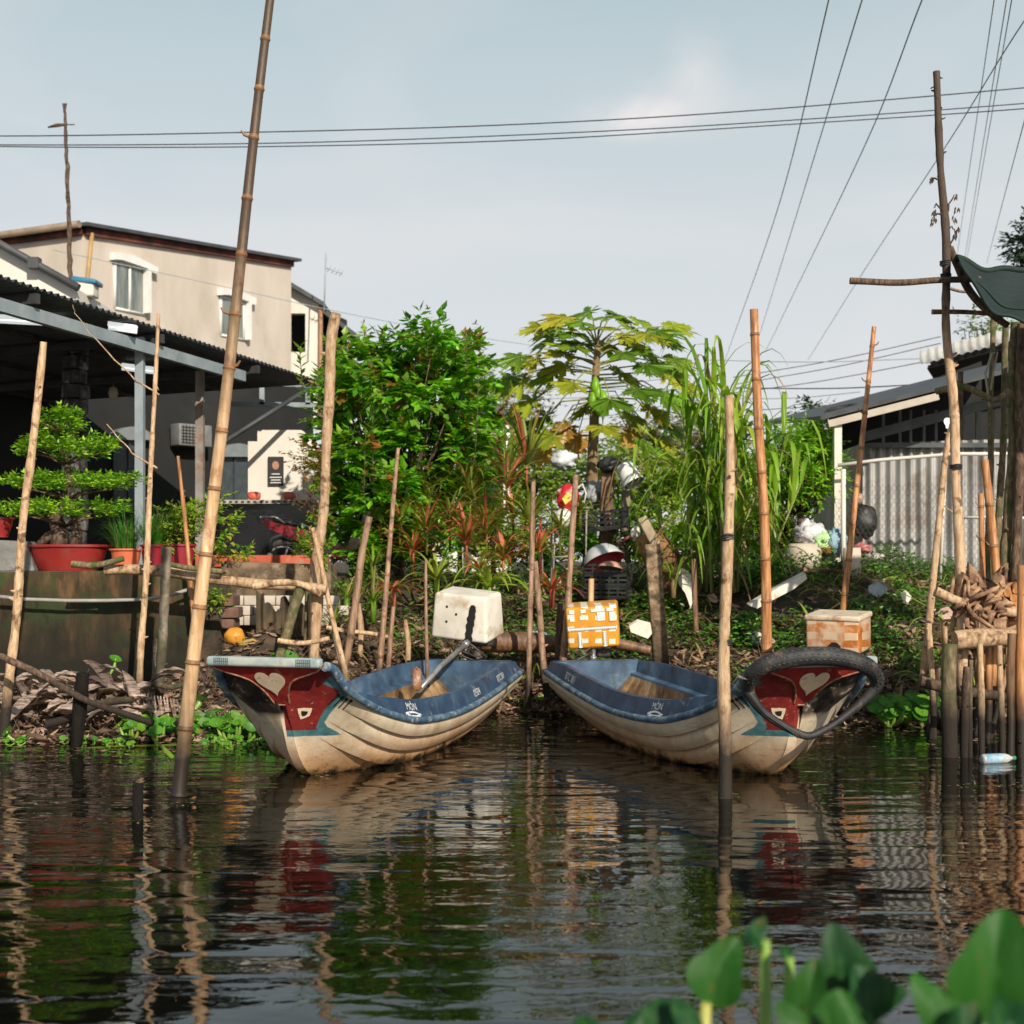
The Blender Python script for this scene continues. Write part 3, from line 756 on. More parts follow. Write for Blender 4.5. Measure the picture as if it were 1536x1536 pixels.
bar([(606,930),(612,960),(612,990)],13.3,.030,M_bark,'leaning_post','hooked pale root stub standing left of the white foam box',cat='post')
bar([(1275,422),(1340,424),(1400,421),(1470,418)],11.1,.030,M_barkd,'wooden_crossbar','long pointed crossbar tied high on the tall trunk pole',wobble=.3,cat='crossbar')
bar([(1398,468),(1440,468),(1486,470)],11.3,.022,M_bamd,'wooden_crossbar','short crossbar below the long pointed one',wobble=.3,cat='crossbar')
bar([(1426,433),(1440,437),(1460,439)],11.6,.014,M_bamd,'wooden_crossbar','thin dark twig bar between the two crossbars',wobble=.3,cat='crossbar')
bar([(1424,372),(1436,400),(1450,430),(1466,452),(1490,474),(1512,488)],11.25,.036,M_barkd,'bent_branch','dark curved branch running down from the trunk pole under the net',cat='branch')
bar([(1404,587),(1420,583),(1446,580),(1470,590),(1492,600),(1514,586)],11.7,.030,M_barkg,'crooked_branch','crooked grey branch tied across the mossy poles below the curved roof',cat='branch')
bar([(720,962),(760,960),(800,962),(840,966)],13.9,.115,M_bamd,'fallen_log','thick brown log lying on the bank between the two boats',cat='log',wobble=.8)
bar([(925,966),(950,970),(975,976)],13.7,.06,M_bamd,'fallen_log','short dark log lying right of the yellow taped box',cat='log')
bar([(0,985),(60,1012),(130,1050),(230,1085)],10.6,.030,M_barkd,'floating_branch','long dark branch slanting down over the dead leaves to the water at the left',cat='branch')
bar([(125,1010),(120,1050),(115,1120)],10.7,.055,M_blacken,'wooden_stump','black forked stump rising from the dead leaves at the left',cat='stump',wobble=.8)
bar([(310,1040),(290,1060),(262,1087)],9.3,.020,M_bamd,'wooden_stick','thin stick leaning on the foot of the tallest bamboo',cat='stick')
bar([(70,1086),(110,1075),(150,1056),(200,1049)],11.0,.035,M_barkg,'floating_branch','grey branch with an orange cut end lying on the dead leaves',cat='branch')
bar([(228,1025),(260,1030),(285,1022)],11.6,.030,M_barkg,'floating_branch','short grey log behind the water plants left of the tallest bamboo',cat='log')
# stakes and logs of the landing at the right edge
g3='stakes of the landing at the right edge'
for i,(x,y0,x1,y1,w_,m_) in enumerate([(1425,966,1422,1190,24,M_barkg),(1449,1000,1444,1180,14,M_barkd),(1468,965,1476,1160,11,M_bark),(1484,960,1480,1120,12,M_bamo),(1500,968,1503,1150,10,M_bark),
        (1516,950,1512,1150,13,M_bamd),(1531,848,1530,1180,17,M_bamo),(1395,935,1402,1100,10,M_bark),(1414,930,1424,1000,9,M_bark),(1492,910,1490,975,14,M_bamo),(1520,965,1498,1060,8,M_bark),(1458,990,1455,1150,8,M_barkg),(1408,1000,1400,1090,9,M_barkd)]):
    lab=['mossy squat stake, thick and flat topped, left end of the landing','dark stake just right of the squat mossy one','slender pale stake reaching down into the water before the landing','orange stake under the bundled poles','pale thin stake in the middle of the landing','brown stake right of the middle of the landing','thick orange trunk at the frame edge standing in the water','pale twisted stub left of the tall trunk pole foot','small broken stub beside the tall trunk pole foot','short fat stub under the knotted root','thin stick slanting down to the left under the landing','thin mossy stake behind the slender pale one','dark stake left of the squat mossy one'][i]
    pole(x,y0,x1,y1,(10.2 if y1>1140 else 11.3)+.0*i,w_*.9,w_,m_,'landing_stake',lab,g3,cat='stake')
bar([(1432,962),(1470,956),(1500,955),(1560,957)],11.0,.085,M_bark,'landing_log','thick pale horizontal log on top of the landing stakes',g3,cat='log')
bar([(1445,905),(1490,915),(1560,922)],11.3,.05,M_bark,'landing_log','upper pale log behind the thick one on the landing',g3,cat='log')
bar([(1380,1022),(1430,1034),(1490,1044),(1560,1052)],10.8,.045,M_barkd,'landing_log','dark wet log lying low across the landing stakes',g3,cat='log')
rg_=random.Random(91)
for i in range(16):
    x=1398+i*9+rg_.uniform(-3,3); y0=rg_.uniform(935,1010); pole(x,y0,x+rg_.uniform(-22,16),rg_.uniform(1085,1110),11.7+rg_.uniform(-.2,.3),7,rg_.uniform(7,11),rg_.choice([M_barkd,M_stick,M_bamo,M_bark]),'landing_stake','thin stake crowded in the shadow behind the landing',"thin stakes behind the landing",cat='stake',seed=i)
# pile of sawn branches seen end-on
for i,(x,y,r) in enumerate([(1500,895,6),(1512,890,6),(1521,897,6),(1506,906,5),(1516,909,6),(1528,905,6),(1524,886,5),(1496,905,5),(1532,893,6),(1520,914,6),(1504,916,5),(1532,915,6)]):
    a=P(x,y,11.35); mb=MB(); mb.tube([a,a+Vector((.25,.7,.05))],r*.0056,9); tag(mb.build('cut_log',[M_bamo],origin=a),'orange cut log end stacked on the landing between the cane and the thick trunk','log','cut logs stacked on the landing')
mb=MB()
for k in range(60):
    a=rnd(0,6.28); c=P(1474+rnd(-34,30),900+rnd(-35,60),11.2+rnd(-.12,.12)); mb.tube([c,c+Vector((rnd(-.10,.10),rnd(-.04,.04),rnd(-.12,.12))),c+Vector((rnd(-.2,.2),rnd(-.05,.05),rnd(-.2,.1)))],[rnd(.02,.05),rnd(.02,.04),rnd(.008,.02)],7)
c=P(1478,900,11.25); mb.lathe(c,[(0,.14),(.05,.12),(.08,.04),(.06,-.08),(.09,-.2),(.05,-.3)],12)
tag(mb.build('gnarled_root',[mat('yellowish_root',[(.10,.05,.03),(.30,.17,.10),(.50,.33,.18)],scale=7,rough=.85,bump=.8,bdist=.02)],origin=c),'gnarled knotty root with yellow lichen sitting on the landing','root')
bar([(1403,888),(1425,898),(1446,905)],11.1,.045,M_bark,'broken_branch','short broken branch pointing left beside the tall trunk pole foot',cat='branch')
rg_=random.Random(17)
for i in range(20):
    y=rg_.uniform(868,955); x0=rg_.uniform(1432,1486); m_=rg_.choice([M_bamo,M_bark,M_stick,M_bamo])
    bar([(x0,y),(x0+45,y+rg_.uniform(-5,5)),(1560,y+rg_.uniform(-12,12))],11.45+rg_.uniform(0,.5),rg_.uniform(.018,.040),m_,'stacked_branch','cut branch in the jumbled stack on the landing behind the gnarled root','branches stacked on the landing',cat='branch')
# concrete posts on the bank
def slab_post(px0,py0,px1,py1,d,wpx,m,name,label,depth=.12,tilt=0):
    A=P(px1,py1,d);B=P(px0,py0,d); ax=(B-A).normalized(); L=(B-A).length; sx=wpx/F*d
    X=Vector((1,0,0)); X=(X-ax*X.dot(ax)).normalized(); Y=ax.cross(X)
    M=Matrix((X,Y,ax)).transposed()
    mb=MB(); n=14; 
    mb.rbox(A+ax*L/2,(sx,depth,L),.018,M); 
    return tag(mb.build(name,m,origin=A),label,'post')
M_concb=mat('brown_speckled_concrete',[(.12,.07,.04),(.27,.18,.11),(.40,.30,.20)],scale=14,rough=.95,bump=.9,bdist=.015,dirt=(.05,.045,.02),dscale=5,damt=(.5,.62),wet=(.4,1.15,(.035,.024,.012)))
slab_post(978,816,992,1000,14.0,23,M_concb,'concrete_post','leaning mould stained concrete post standing alone mid bank')
slab_post(1040,838,1046,1000,14.6,8,M_bamd,'wooden_post','thin reddish post right of the leaning concrete post',.05)
slab_post(962,776,984,818,15.2,15,mat('pale_concrete',[(.30,.22,.14),(.42,.34,.24)],rough=.9,bump=.5),'concrete_beam','pale broken concrete beam end poking up behind the leaning post')
mb=MB(); q=[P(958,818,15.4),P(975,815,15.45),P(992,835,15.5),P(1003,860,15.5),P(1010,895,15.5),P(1012,930,15.5)]; mb.tube(q,[.10,.19,.22,.20,.19,.2],14)
for k in range(5): mb.tube([P(985+k*8,815+k*9,15.3),P(990+k*8,850+k*8,15.28)],[.03,.05],6)
tag(mb.build('rotten_trunk',mat('orange_rot_wood',[(.06,.03,.015),(.20,.10,.045),(.42,.22,.09)],scale=4,rough=.95,bump=1,bdist=.03),origin=P(1012,930,15.5)),'broad rotten orange brown trunk hunched behind the leaning concrete post','trunk')
# ------------------------------------------------------------------ buildings
M_wall=mat('cream_render',[(.48,.42,.35),(.55,.48,.41),(.60,.53,.46)],scale=1.2,sc3=(1,1,.5),rough=.9,bump=.25,bscale=12,dirt=(.34,.28,.22),dscale=.8,damt=(.56,.85))
M_wall2=mat('white_render',[(.62,.57,.50),(.70,.66,.60)],scale=2,sc3=(1,1,.4),rough=.9,bump=.2,dirt=(.35,.30,.24),dscale=1.1,damt=(.58,.8))
M_shadewall=mat('dark_green_render',[(.007,.008,.008),(.013,.014,.0135)],scale=1.5,rough=.9,bump=.2,dirt=(.02,.02,.02),dscale=1)  # shade of the canopy bay and recesses put into the wall colour
M_roofd=mat('dark_metal_roof',[(.035,.04,.045),(.07,.075,.08)],scale=3,rough=.6,bump=.2,dirt=(.12,.06,.03),dscale=1.5,damt=(.6,.75))
M_eave=mat('red_brown_brick_edge',[(.012,.01,.01),(.10,.025,.015),(.20,.06,.035)],scale=1.6,rough=.9,bump=.5,dirt=(.02,.02,.02),dscale=3)
M_steel=mat('grey_blue_steel',[(.18,.22,.25),(.27,.31,.33)],scale=4,rough=.5,bump=.1,dirt=(.12,.08,.05),dscale=3,damt=(.6,.75))
M_white2=mat('white_frame',[(.68,.67,.64),(.78,.77,.74)],scale=5,rough=.6,bump=.1)
M_glass=mat('curtained_glass',[(.07,.09,.08),(.16,.19,.17),(.24,.26,.23)],scale=3,sc3=(3,3,.4),rough=.12,bump=0,spec=.8)
M_moss=mat('mossy_wall',[(.012,.010,.005),(.06,.037,.015),(.19,.105,.045)],scale=3.4,sc3=(1.6,1,.45),rough=.95,bump=.9,bdist=.02,bscale=16,dirt=(.035,.055,.012),dscale=2.6,damt=(.5,.6),wet=(.45,1.45,(.010,.009,.005)))
M_top=mat('stained_wall_top',[(.10,.075,.05),(.26,.20,.14),(.36,.29,.22)],scale=5,rough=.95,bump=.8,dirt=(.05,.045,.02),dscale=3)
M_kerb=mat('red_kerb_paint',[(.38,.06,.03),(.50,.11,.05)],scale=6,rough=.8,bump=.3,dirt=(.30,.22,.16),dscale=5,damt=(.56,.7))
def V2(px,d): return ((px-CX)/F*d, d)
# main house
C0=Vector((-8.68,27,0)); C1=Vector((-5.63,34,0)); BK=Vector((-.917,.40,0))*7
nF=Vector((.917,-.40,0))
house=thing('house',(C0.x,C0.y,1.2),'two storey cream house with two white hooded windows and a dark roof edge','house')
zt0,zt1=8.11,9.02
def solid(mb,foot,zb,zts,mi=0):
    n=len(foot); vs=[Vector((p.x,p.y,zb)) for p in foot]+[Vector((p.x,p.y,z)) for p,z in zip(foot,zts)]
    mb.add(vs,[tuple(reversed(range(n))),tuple(range(n,2*n))]+[(i,(i+1)%n,(i+1)%n+n,i+n) for i in range(n)],mi)
mb=MB(); solid(mb,[C0,C1,C1+BK,C0+BK],1.0,[zt0,zt1,zt1,zt0]); mb.build('wall',M_wall,house)
mb=MB(); ov=(C1-C0).normalized()*.15
a,b=C0-ov+nF*.22,C1+ov+nF*.22; c,d=b+BK*1.05-nF*.1,a+BK*1.05-nF*.1
for dz,th,mi in((.14,.07,0),): 
    vs=[Vector((p.x,p.y,z+dz)) for p,z in((a,zt0),(b,zt1),(c,zt1),(d,zt0))]
    mb.prism(vs,(0,0,th))
mb.build('roof',M_roofd,house)
mb=MB(); a,b=C0+nF*.09,C1+nF*.09
mb.prism([Vector((p.x,p.y,z)) for p,z in((a,zt0-.01),(b,zt1-.02),(b,zt1+.135),(a,zt0+.135))],-nF*.12)
a2=C0+BK*.9
mb.prism([Vector((p.x,p.y,z)) for p,z in((a2-Vector((0,.12,0)),zt0-.01),(C0-Vector((0,.12,0)),zt0-.01),(C0-Vector((0,.12,0)),zt0+.135),(a2-Vector((0,.12,0)),zt0+.135))],Vector((0,.11,0)))
mb.build('eave_course',M_eave,house)
mb=MB(); g=C0+nF*.15; mb.tube([Vector((C0.x,C0.y,zt0+.10))+BK*.9+Vector((0,-.25,0)),Vector((C0.x,C0.y,zt0+.16))+Vector((0,-.25,0))],.075,8)
mb.build('gutter_pipe',mat('brown_pipe',[(.18,.13,.09),(.28,.21,.15)],rough=.6),house)
mb=MB(); p=OnPlane(138,350,C0+nF*.08,C1+nF*.08); q=OnPlane(128,450,C0+nF*.08,C1+nF*.08); mb.tube([p,q],.045,8); mb.build('drain_pipe',mat('ochre_pipe',[(.36,.22,.08),(.45,.30,.13)],rough=.6),house)
def fwin(q,hood,nm='window'):
    A,B=C0,C1
    pt=lambda x,y,o:OnPlane(x,y,A,B)+nF*o
    TL,TR,BR,BL_=q
    mb=MB()
    def edge(p1,p2,w=.10):
        a=OnPlane(*p1,A,B)+nF*.02; b=OnPlane(*p2,A,B)+nF*.02; mb.tube([a,b],.038,4)
    for p1,p2 in((TL,TR),(TR,BR),(BR,BL_),(BL_,TL)): edge(p1,p2)
    mt=((TL[0]+TR[0])/2,(TL[1]+TR[1])/2); mbt=((BL_[0]+BR[0])/2,(BL_[1]+BR[1])/2); edge(mt,mbt)
    w=mb.build(nm,M_white2,house)
    mb=MB(); mb.poly([pt(*TL,.03),pt(*TR,.03),pt(*BR,.03),pt(*BL_,.03)]); mb.build('pane',M_glass,w)
    mb=MB(); mb.prism([pt(x,y,.01) for x,y in hood],nF*.16); mb.build('window_hood',M_white2,w)
fwin([(171,391),(215,405),(215,472),(171,462)],[(164,379),(192,384),(228,402),(228,412),(218,409),(218,470),(213,470),(213,404),(175,391),(164,390)])
fwin([(330,444),(364,455),(364,510),(330,502)],[(325,433),(345,434),(376,448),(376,458),(369,457),(369,510),(365,510),(365,453),(335,443),(325,443)])
# veranda annex at the far end
an=thing('annex',(-5.9,34.3,1.2),'white walled upper veranda with an open bay at the right end of the cream house','annex')
D=34.6
mb=MB()
for poly in([(432,424),(482,456),(482,476),(458,470),(432,470)],[(458,470),(482,476),(482,640),(458,640)],[(432,528),(457.8,528),(457.8,640),(432,640)]):
    mb.prism([P(x,y,D) for x,y in poly],(0,.25,0))
mb.build('wall',M_wall2,an)
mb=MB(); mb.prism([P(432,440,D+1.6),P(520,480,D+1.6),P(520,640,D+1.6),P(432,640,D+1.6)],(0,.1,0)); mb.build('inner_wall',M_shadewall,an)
mb=MB(); mb.prism([P(430,419,D-.3),P(485,452,D-.3),P(485,459,D-.3),P(430,426,D-.3)],(0,3.4,0)); mb.prism([P(484,462,D+.3),P(535,500,D+.3),P(535,507,D+.3),P(484,469,D+.3)],(0,3,0)); mb.build('roof',M_roofd,an)
mb=MB(); mb.tube([P(481,455,D-.1),P(480,640,D-.1)],.05,8); mb.build('drain_pipe',mat('rust_pipe',[(.30,.13,.06),(.4,.22,.12)],rough=.7),an)
# neighbouring low building with sloping parapet
sb=thing('side_building',(P(50,842,20).x,20,1.2),'pale building at the left edge with a pipe along its sloping roof edge','building')
mb=MB(); mb.prism([P(x,y,20) for x,y in [(-110,312),(0,372),(115,432),(118,560),(-110,560)]],(0,2.5,0)); mb.build('wall',M_wall2,sb)
mb=MB(); mb.tube([P(-110,306,19.85),P(0,366,19.85),P(118,432,19.85)],.06,8); mb.box(P(52,395,19.85),(.16,.16,.16)); mb.build('edge_pipe',M_roofd,sb)
mb=MB(); mb.rbox(P(130,434,20.6),(.30,.3,.26),.03); k_=mb.build('vent_stack',M_wall2,sb)
mb=MB(); mb.rbox(P(131,423,20.6),(.38,.38,.07),.02,Matrix.Rotation(R(8),3,'Y')); mb.build('blue_cap',mat('blue_cap',[(.02,.13,.24),(.04,.19,.32)],rough=.4),k_)
# open canopy in front
E0=P(-60,394,12.2); E1=P(484,574,19.0)
ev=(E1-E0); el=ev.length; eu=ev.normalized(); back=Vector((-.94,.34,-.015)); 
can=thing('canopy',(P(211,842,15.2).x,15.2,1.3),'long open canopy with a dark corrugated roof on grey steel posts','canopy')
mb=MB(); nw=int(el/.015)
def rp_(u,v):
    p=E0+ev*u+back*5.2*v; return p+Vector((0,0,.022*math.sin(2*math.pi*el*u/.105)))
mb.grid(rp_,nw,1,0,True)
mb.grid(lambda u,v:rp_(u,v)+Vector((0,0,-.006)),nw,1,0,True,True); mb.build('roof',M_roofd,can)
mb=MB()
def beam(mb,a,b,w,h):
    a=Vector(a);b=Vector(b);d=b-a;L=d.length;x=d.normalized();y=Vector((0,0,1)).cross(x).normalized();z=x.cross(y)
    mb.box((a+b)/2,(L,w,h),Matrix((x,y,z)).transposed())
beam(mb,E0+Vector((-.1,.05,-.25)),E0+ev*.72+Vector((-.1,.05,-.22)),.08,.13); mb.build('beam',M_steel,can)
mb=MB()
for t in(.15,.45,.75): beam(mb,E0+ev*t+Vector((0,0,-.10)),E0+ev*t+back*4.9+Vector((0,0,-.10)),.06,.1)
for v in(.3,.6,.9): beam(mb,E0+back*5*v+Vector((0,0,-.05)),E0+ev+back*5*v+Vector((0,0,-.05)),.05,.05)
mb.build('rafter',mat('dark_rafter',[(.02,.02,.022),(.05,.05,.055)],rough=.6),can)
q=P(210,842,15.2); mb=MB(); mb.box((q.x,q.y,(4.05+1.2)/2),(.095,.095,2.85)); mb.build('post',M_steel,can)
q=P(300,842,17.2); mb=MB(); mb.box((q.x,q.y,2.6),(.10,.10,2.7)); mb.build('post',mat('rusty_post',[(.16,.14,.13),(.32,.29,.26)],scale=3,rough=.7,dirt=(.20,.09,.04),dscale=4,damt=(.5,.65)),can)
mb=MB(); mb.tube([P(328,668,17.6),P(475,575,18.6)],.035,6); mb.build('brace',M_roofd,can)
mb=MB()
for a,b in(((340,574),(486,578)),((344,606),(486,608)),((393,575),(393,607)),((462,577),(462,607))):
    beam(mb,P(*a,19.6),P(*b,19.6) if a[0]!=b[0] else P(b[0]+.1,b[1],19.6),.05,.07)
mb.build('truss',M_steel,can)
M_gapglow=mat('lit_tube',[(.8,.8,.78),(.85,.85,.83)],rough=.4,bump=0,emit=((.95,1,1),.55))  # glowing white bars added to stand for sunlit gaps under the roof
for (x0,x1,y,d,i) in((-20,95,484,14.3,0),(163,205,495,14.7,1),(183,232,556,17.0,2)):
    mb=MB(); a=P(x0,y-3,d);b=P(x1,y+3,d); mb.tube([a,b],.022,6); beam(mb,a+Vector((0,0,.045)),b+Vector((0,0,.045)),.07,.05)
    tag(mb.build('tube_lamp',M_gapglow,origin=a),['long white lamp tube at the left under the canopy roof','short white lamp tube left of the grey canopy post top','white lamp tube crossing behind the grey canopy post'][i],'lamp','lamp tubes under the canopy')
# back wall of the canopy bay with doors and air conditioner
gw=thing('ground_floor',(P(120,842,20).x,20,1.25),'dark ground floor wall with arched door hoods behind the canopy','house wall')
W0=P(-80,842,19.2);W1=P(470,842,23.9)
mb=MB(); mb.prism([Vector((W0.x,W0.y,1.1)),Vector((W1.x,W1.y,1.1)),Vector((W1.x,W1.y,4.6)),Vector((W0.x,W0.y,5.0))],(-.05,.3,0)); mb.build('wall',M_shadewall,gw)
nW=Vector((W1.y-W0.y,-(W1.x-W0.x),0)).normalized()
def onw(x,y,o=0): return OnPlane(x,y,W0,W1)+nW*o
for (x0,x1,yt,yb) in((167,212,655,765),(328,368,680,770)):
    mb=MB(); mb.prism([onw(x0,yt,.02),onw(x1,yt,.02),onw(x1,yb,.02),onw(x0,yb,.02)],nW*.05); mb.prism([onw((x0+x1)/2-1.5,yt,.07),onw((x0+x1)/2+1.5,yt,.07),onw((x0+x1)/2+1.5,yb,.07),onw((x0+x1)/2-1.5,yb,.07)],nW*.03); dd=mb.build('door',mat('slate_door',[(.03,.04,.045),(.06,.075,.08)],rough=.3),gw)
    mb=MB(); cx=(x0+x1)/2; hw=(x1-x0)/2+8
    mb.prism([onw(cx+hw*math.cos(a*math.pi/10),yt+6-20*math.sin(a*math.pi/10),.02) for a in range(11)],nW*.18); mb.build('door_hood',mat('grey_hood',[(.14,.16,.17),(.2,.22,.23)],rough=.7),dd)
ac=thing('air_conditioner',P(277,655,20.0),'pale outdoor air conditioner unit hung on the dark wall under the canopy','air conditioner')
c=onw(277,655,.2); mb=MB(); yw=Matrix.Rotation(math.atan2(W1.y-W0.y,W1.x-W0.x),3,'Z'); mb.rbox(c,(.62,.28,.36),.02,yw); mb.build('case',mat('ac_white',[(.13,.135,.13),(.19,.195,.19)],rough=.5),ac)
mb=MB()
for k in range(6): mb.box(c+yw@Vector((-.12,-.145,-.13+k*.05)),(.30,.012,.014),yw)
for k in range(5): mb.box(c+yw@Vector((-.24+k*.06,-.145,0)),(.012,.012,.3),yw)
mb.build('front_grille',M_black,ac)
# cream porch wall with the poster, marble counter
pw=thing('porch_wall',P(430,760,19.0),'cream stepped porch wall carrying a black poster beside the bushy tree','wall')
mb=MB(); mb.prism([P(x,y,19) for x,y in[(386,645),(452,645),(500,690),(500,800),(372,800),(372,662),(386,662)]],(0,.25,0)); mb.build('wall',M_wall2,pw)
po=thing('poster',P(413,727,18.97),'black poster with a small portrait and white lines on the cream porch wall','poster')
mb=MB(); mb.prism([P(x,y,18.96) for x,y in[(402,685),(425,685),(425,728),(402,728)]],(0,.03,0)); mb.build('panel',M_black,po)
mb=MB(); mb.lathe(P(413.5,698,18.955),[(0,0),(.035,0),(.05,.002)],14,rot=Matrix.Rotation(R(90),3,'X')@Matrix.Diagonal((1,1.2,1))); mb.build('portrait',mat('skin_tone_print',[(.35,.16,.10),(.45,.22,.15)],rough=.6),po)
mb=MB()
for y,wd in((711,12),(716,18),(720,14),(724,16)): mb.box(P(413.5,y,18.955),(wd/F*19,.004,.012))
mb.build('text_lines',M_white2,po)
M_marb=mat('black_marble',[(.006,.006,.008),(.010,.010,.012)],scale=3.5,rough=.15,bump=0,dirt=(.16,.15,.15),dscale=14,damt=(.66,.68))
ct=thing('marble_counter',P(400,842,17.4),'low black marble counter with a perforated pale ledge under the porch wall','counter')
mb=MB(); mb.box(((P(330,0,17.4).x+P(470,0,17.4).x)/2,17.5,1.75),((470-330)/F*17.4,.3,.99)); mb.build('front',M_marb,ct)
mb=MB(); mb.box(((P(328,0,17.4).x+P(474,0,17.4).x)/2,17.46,2.27),((474-328)/F*17.4,.46,.05)); 
for k in range(16): mb.box((P(332+k*9,0,17.4).x,17.225,2.27),(.035,.012,.022),None,1)
mb.build('ledge',[mat('beige_ledge',[(.30,.27,.24),(.42,.39,.35)],rough=.7),M_black],ct)
for i,x in enumerate((381,434)):
    c=P(x,0,17.5); c.z=2.297; mb=MB(); mb.lathe(c,[(.05,0),(.085,.03),(.09,.10),(.05,.115),(0,.115)],14)
    tag(mb.build('red_pot',mat('red_plastic_%d'%i,[(.55,.10,.06),(.6,.14,.08)],rough=.4),origin=c),['small orange red pot on the left of the counter ledge','small orange red pot on the right of the counter ledge'][i],'pot','pots on the counter ledge')
c=P(440,0,17.6); 
# dark carved column
col_=MB(); q=P(113,842,15.9)
for k in range(4):
    for j in range(17):
        a=R(90*k+20); col_.rbox((q.x+.085*math.cos(a)+.014*math.sin(j*2.3+k),q.y+.085*math.sin(a),1.42+j*.175),(.11+.02*math.sin(j*1.7+k*2),.11,.168),.02)
tag(col_.build('stone_column',mat('black_carved_stone',[(.006,.006,.006),(.02,.02,.02),(.16,.15,.14)],scale=4,sc3=(1.5,1.5,1),rough=.6,bump=.9,bdist=.03,dirt=(.30,.29,.28),dscale=3.5,damt=(.58,.68)),origin=(q.x,q.y,1.3)),'dark mottled stone column behind the pruned potted tree','column')
mb=MB(); c=P(170,590,18.5); mb.lathe(c,[(0,.1),(.05,.08),(.07,0),(.05,-.08),(0,-.09)],12); mb.tube([c+Vector((0,0,.1)),c+Vector((0,0,.6))],.006,5)
tag(mb.build('pendant_lamp',M_wall,origin=c),'small pale lamp hanging on a wire between column and grey post','lamp')
mb=MB(); c=P(33,488,15.5); mb.lathe(c,[(0,.09),(.04,.07),(.06,0),(.045,-.06),(0,-.07)],12); mb.tube([c+Vector((0,0,.09)),c+Vector((0,0,.45))],.006,5)
tag(mb.build('pendant_lamp',mat('brass_lamp',[(.18,.13,.06),(.25,.18,.09)],rough=.5),origin=c),'small dull brass lamp hanging under the canopy at the far left','lamp')
# river walls
mb=MB()
def wallrun(x0,x1,y0,y1,zb,z0,z1,th=.4,nu=60,nv=14,amp=.025):
    def fn(u,v):
        x=lerp(x0,x1,u); yy=lerp(y0,y1,u); zz=lerp(zb,lerp(z0,z1,u),v)
        return Vector((x,yy+amp*mnoise.noise(Vector((x*3,zz*3,7)))*2-.04*(1-v),zz+(.02*mnoise.noise(Vector((x*2.5,3,1))) if v==1 else 0)))
    mb.grid(fn,nu,nv,0,True)
    def tp(u,v):
        x=lerp(x0,x1,u); yy=lerp(y0,y1,u)+th*v; zz=lerp(z0,z1,u)
        a=amp*mnoise.noise(Vector((x*3,zz*3,7)))*2*(1-v)
        return Vector((x,yy+a,zz+.02*mnoise.noise(Vector((x*2.5,3,1)))*(1-v)))
    mb.grid(tp,nu,3,1,True)
    mb.grid(lambda u,v:Vector((x1 if u==1 else x1,lerp(y1,y1+th,u),lerp(zb,z1,v))),1,4,0)
wallrun(-8.5,-3.12,13.15,13.2,-.2,1.40,1.40)
tag(mb.build('river_wall',[M_moss,M_top],origin=(-5,13.2,0)),'long dark mossy concrete wall under the red pots','wall')
mb=MB(); wallrun(-3.1,-1.95,14.2,14.35,.1,1.50,1.46,.5,30,10)
tag(mb.build('river_wall',[mat('dark_stained_wall',[(.03,.022,.015),(.11,.075,.045),(.24,.17,.11)],scale=4,rough=.95,bump=.9,bdist=.02,dirt=(.30,.23,.16),dscale=6,damt=(.55,.68)),M_top],origin=(-2.6,14.3,0)),'short brown stained wall with crumbling face under the red kerb','wall')
mb=MB(); mb.rbox(((P(398,0,15.2).x+P(482,0,15.2).x)/2-.35,15.2,1.50),(1.5,.22,.14),.02)
tag(mb.build('red_kerb',M_kerb,origin=(-2.7,15.2,1.4)),'worn red painted kerb below the parked motorbike','kerb')
mb=MB()
for r_ in range(3):
    for k in range(4):
        mb.rbox((-2.98+k*.335+(r_%2)*.1,14.02,.88+r_*.105),(.325,.12,.10),.008)
tag(mb.build('pale_block_wall',mat('pale_block',[(.42,.36,.29),(.58,.52,.44)],scale=6,rough=.9,bump=.4,dirt=(.25,.18,.12),dscale=4,damt=(.6,.75)),origin=(-2.5,14.0,.8)),'low cream block wall lit behind the branch rail','wall')
# brown corrugated sheet leaning there
def cs(u,v):
    x=lerp(384,458,u); yt=lerp(884,910,u)+5*math.sin(u*19)+(18 if .18<u<.5 else 0); yb=995; p=P(x,lerp(yb,yt,v),13.55+.12*v); p.y+=.03*math.sin(u*2*math.pi*4); return p
mb=MB(); mb.grid(cs,48,8,0,True); mb.grid(lambda u,v:cs(u,v)+Vector((0,.012,0)),48,8,0,True,True)
tag(mb.build('roofing_sheet',mat('mouldy_fibre_sheet',[(.02,.016,.010),(.075,.05,.025),(.16,.11,.06)],scale=2.5,rough=.9,bump=.5,dirt=(.03,.04,.02),dscale=3),origin=P(420,995,13.6)),'dark mouldy corrugated sheet with two nail holes leaning on the bank','roofing sheet')
mb=MB()
for k in range(5): mb.rbox((-2.98+ (k%2)*.04,13.62+.0*k,.62+k*.12),(.34,.3,.11),.015,Matrix.Rotation(.1*math.sin(k*3),3,'Z'))
tag(mb.build('brick_pier',mat('brown_block',[(.10,.05,.035),(.20,.11,.08)],rough=.9,bump=.6,dirt=(.05,.03,.02),dscale=4),origin=(-2.98,13.6,.5)),'brown block pier between the tallest bamboo and the corrugated sheet','pier')
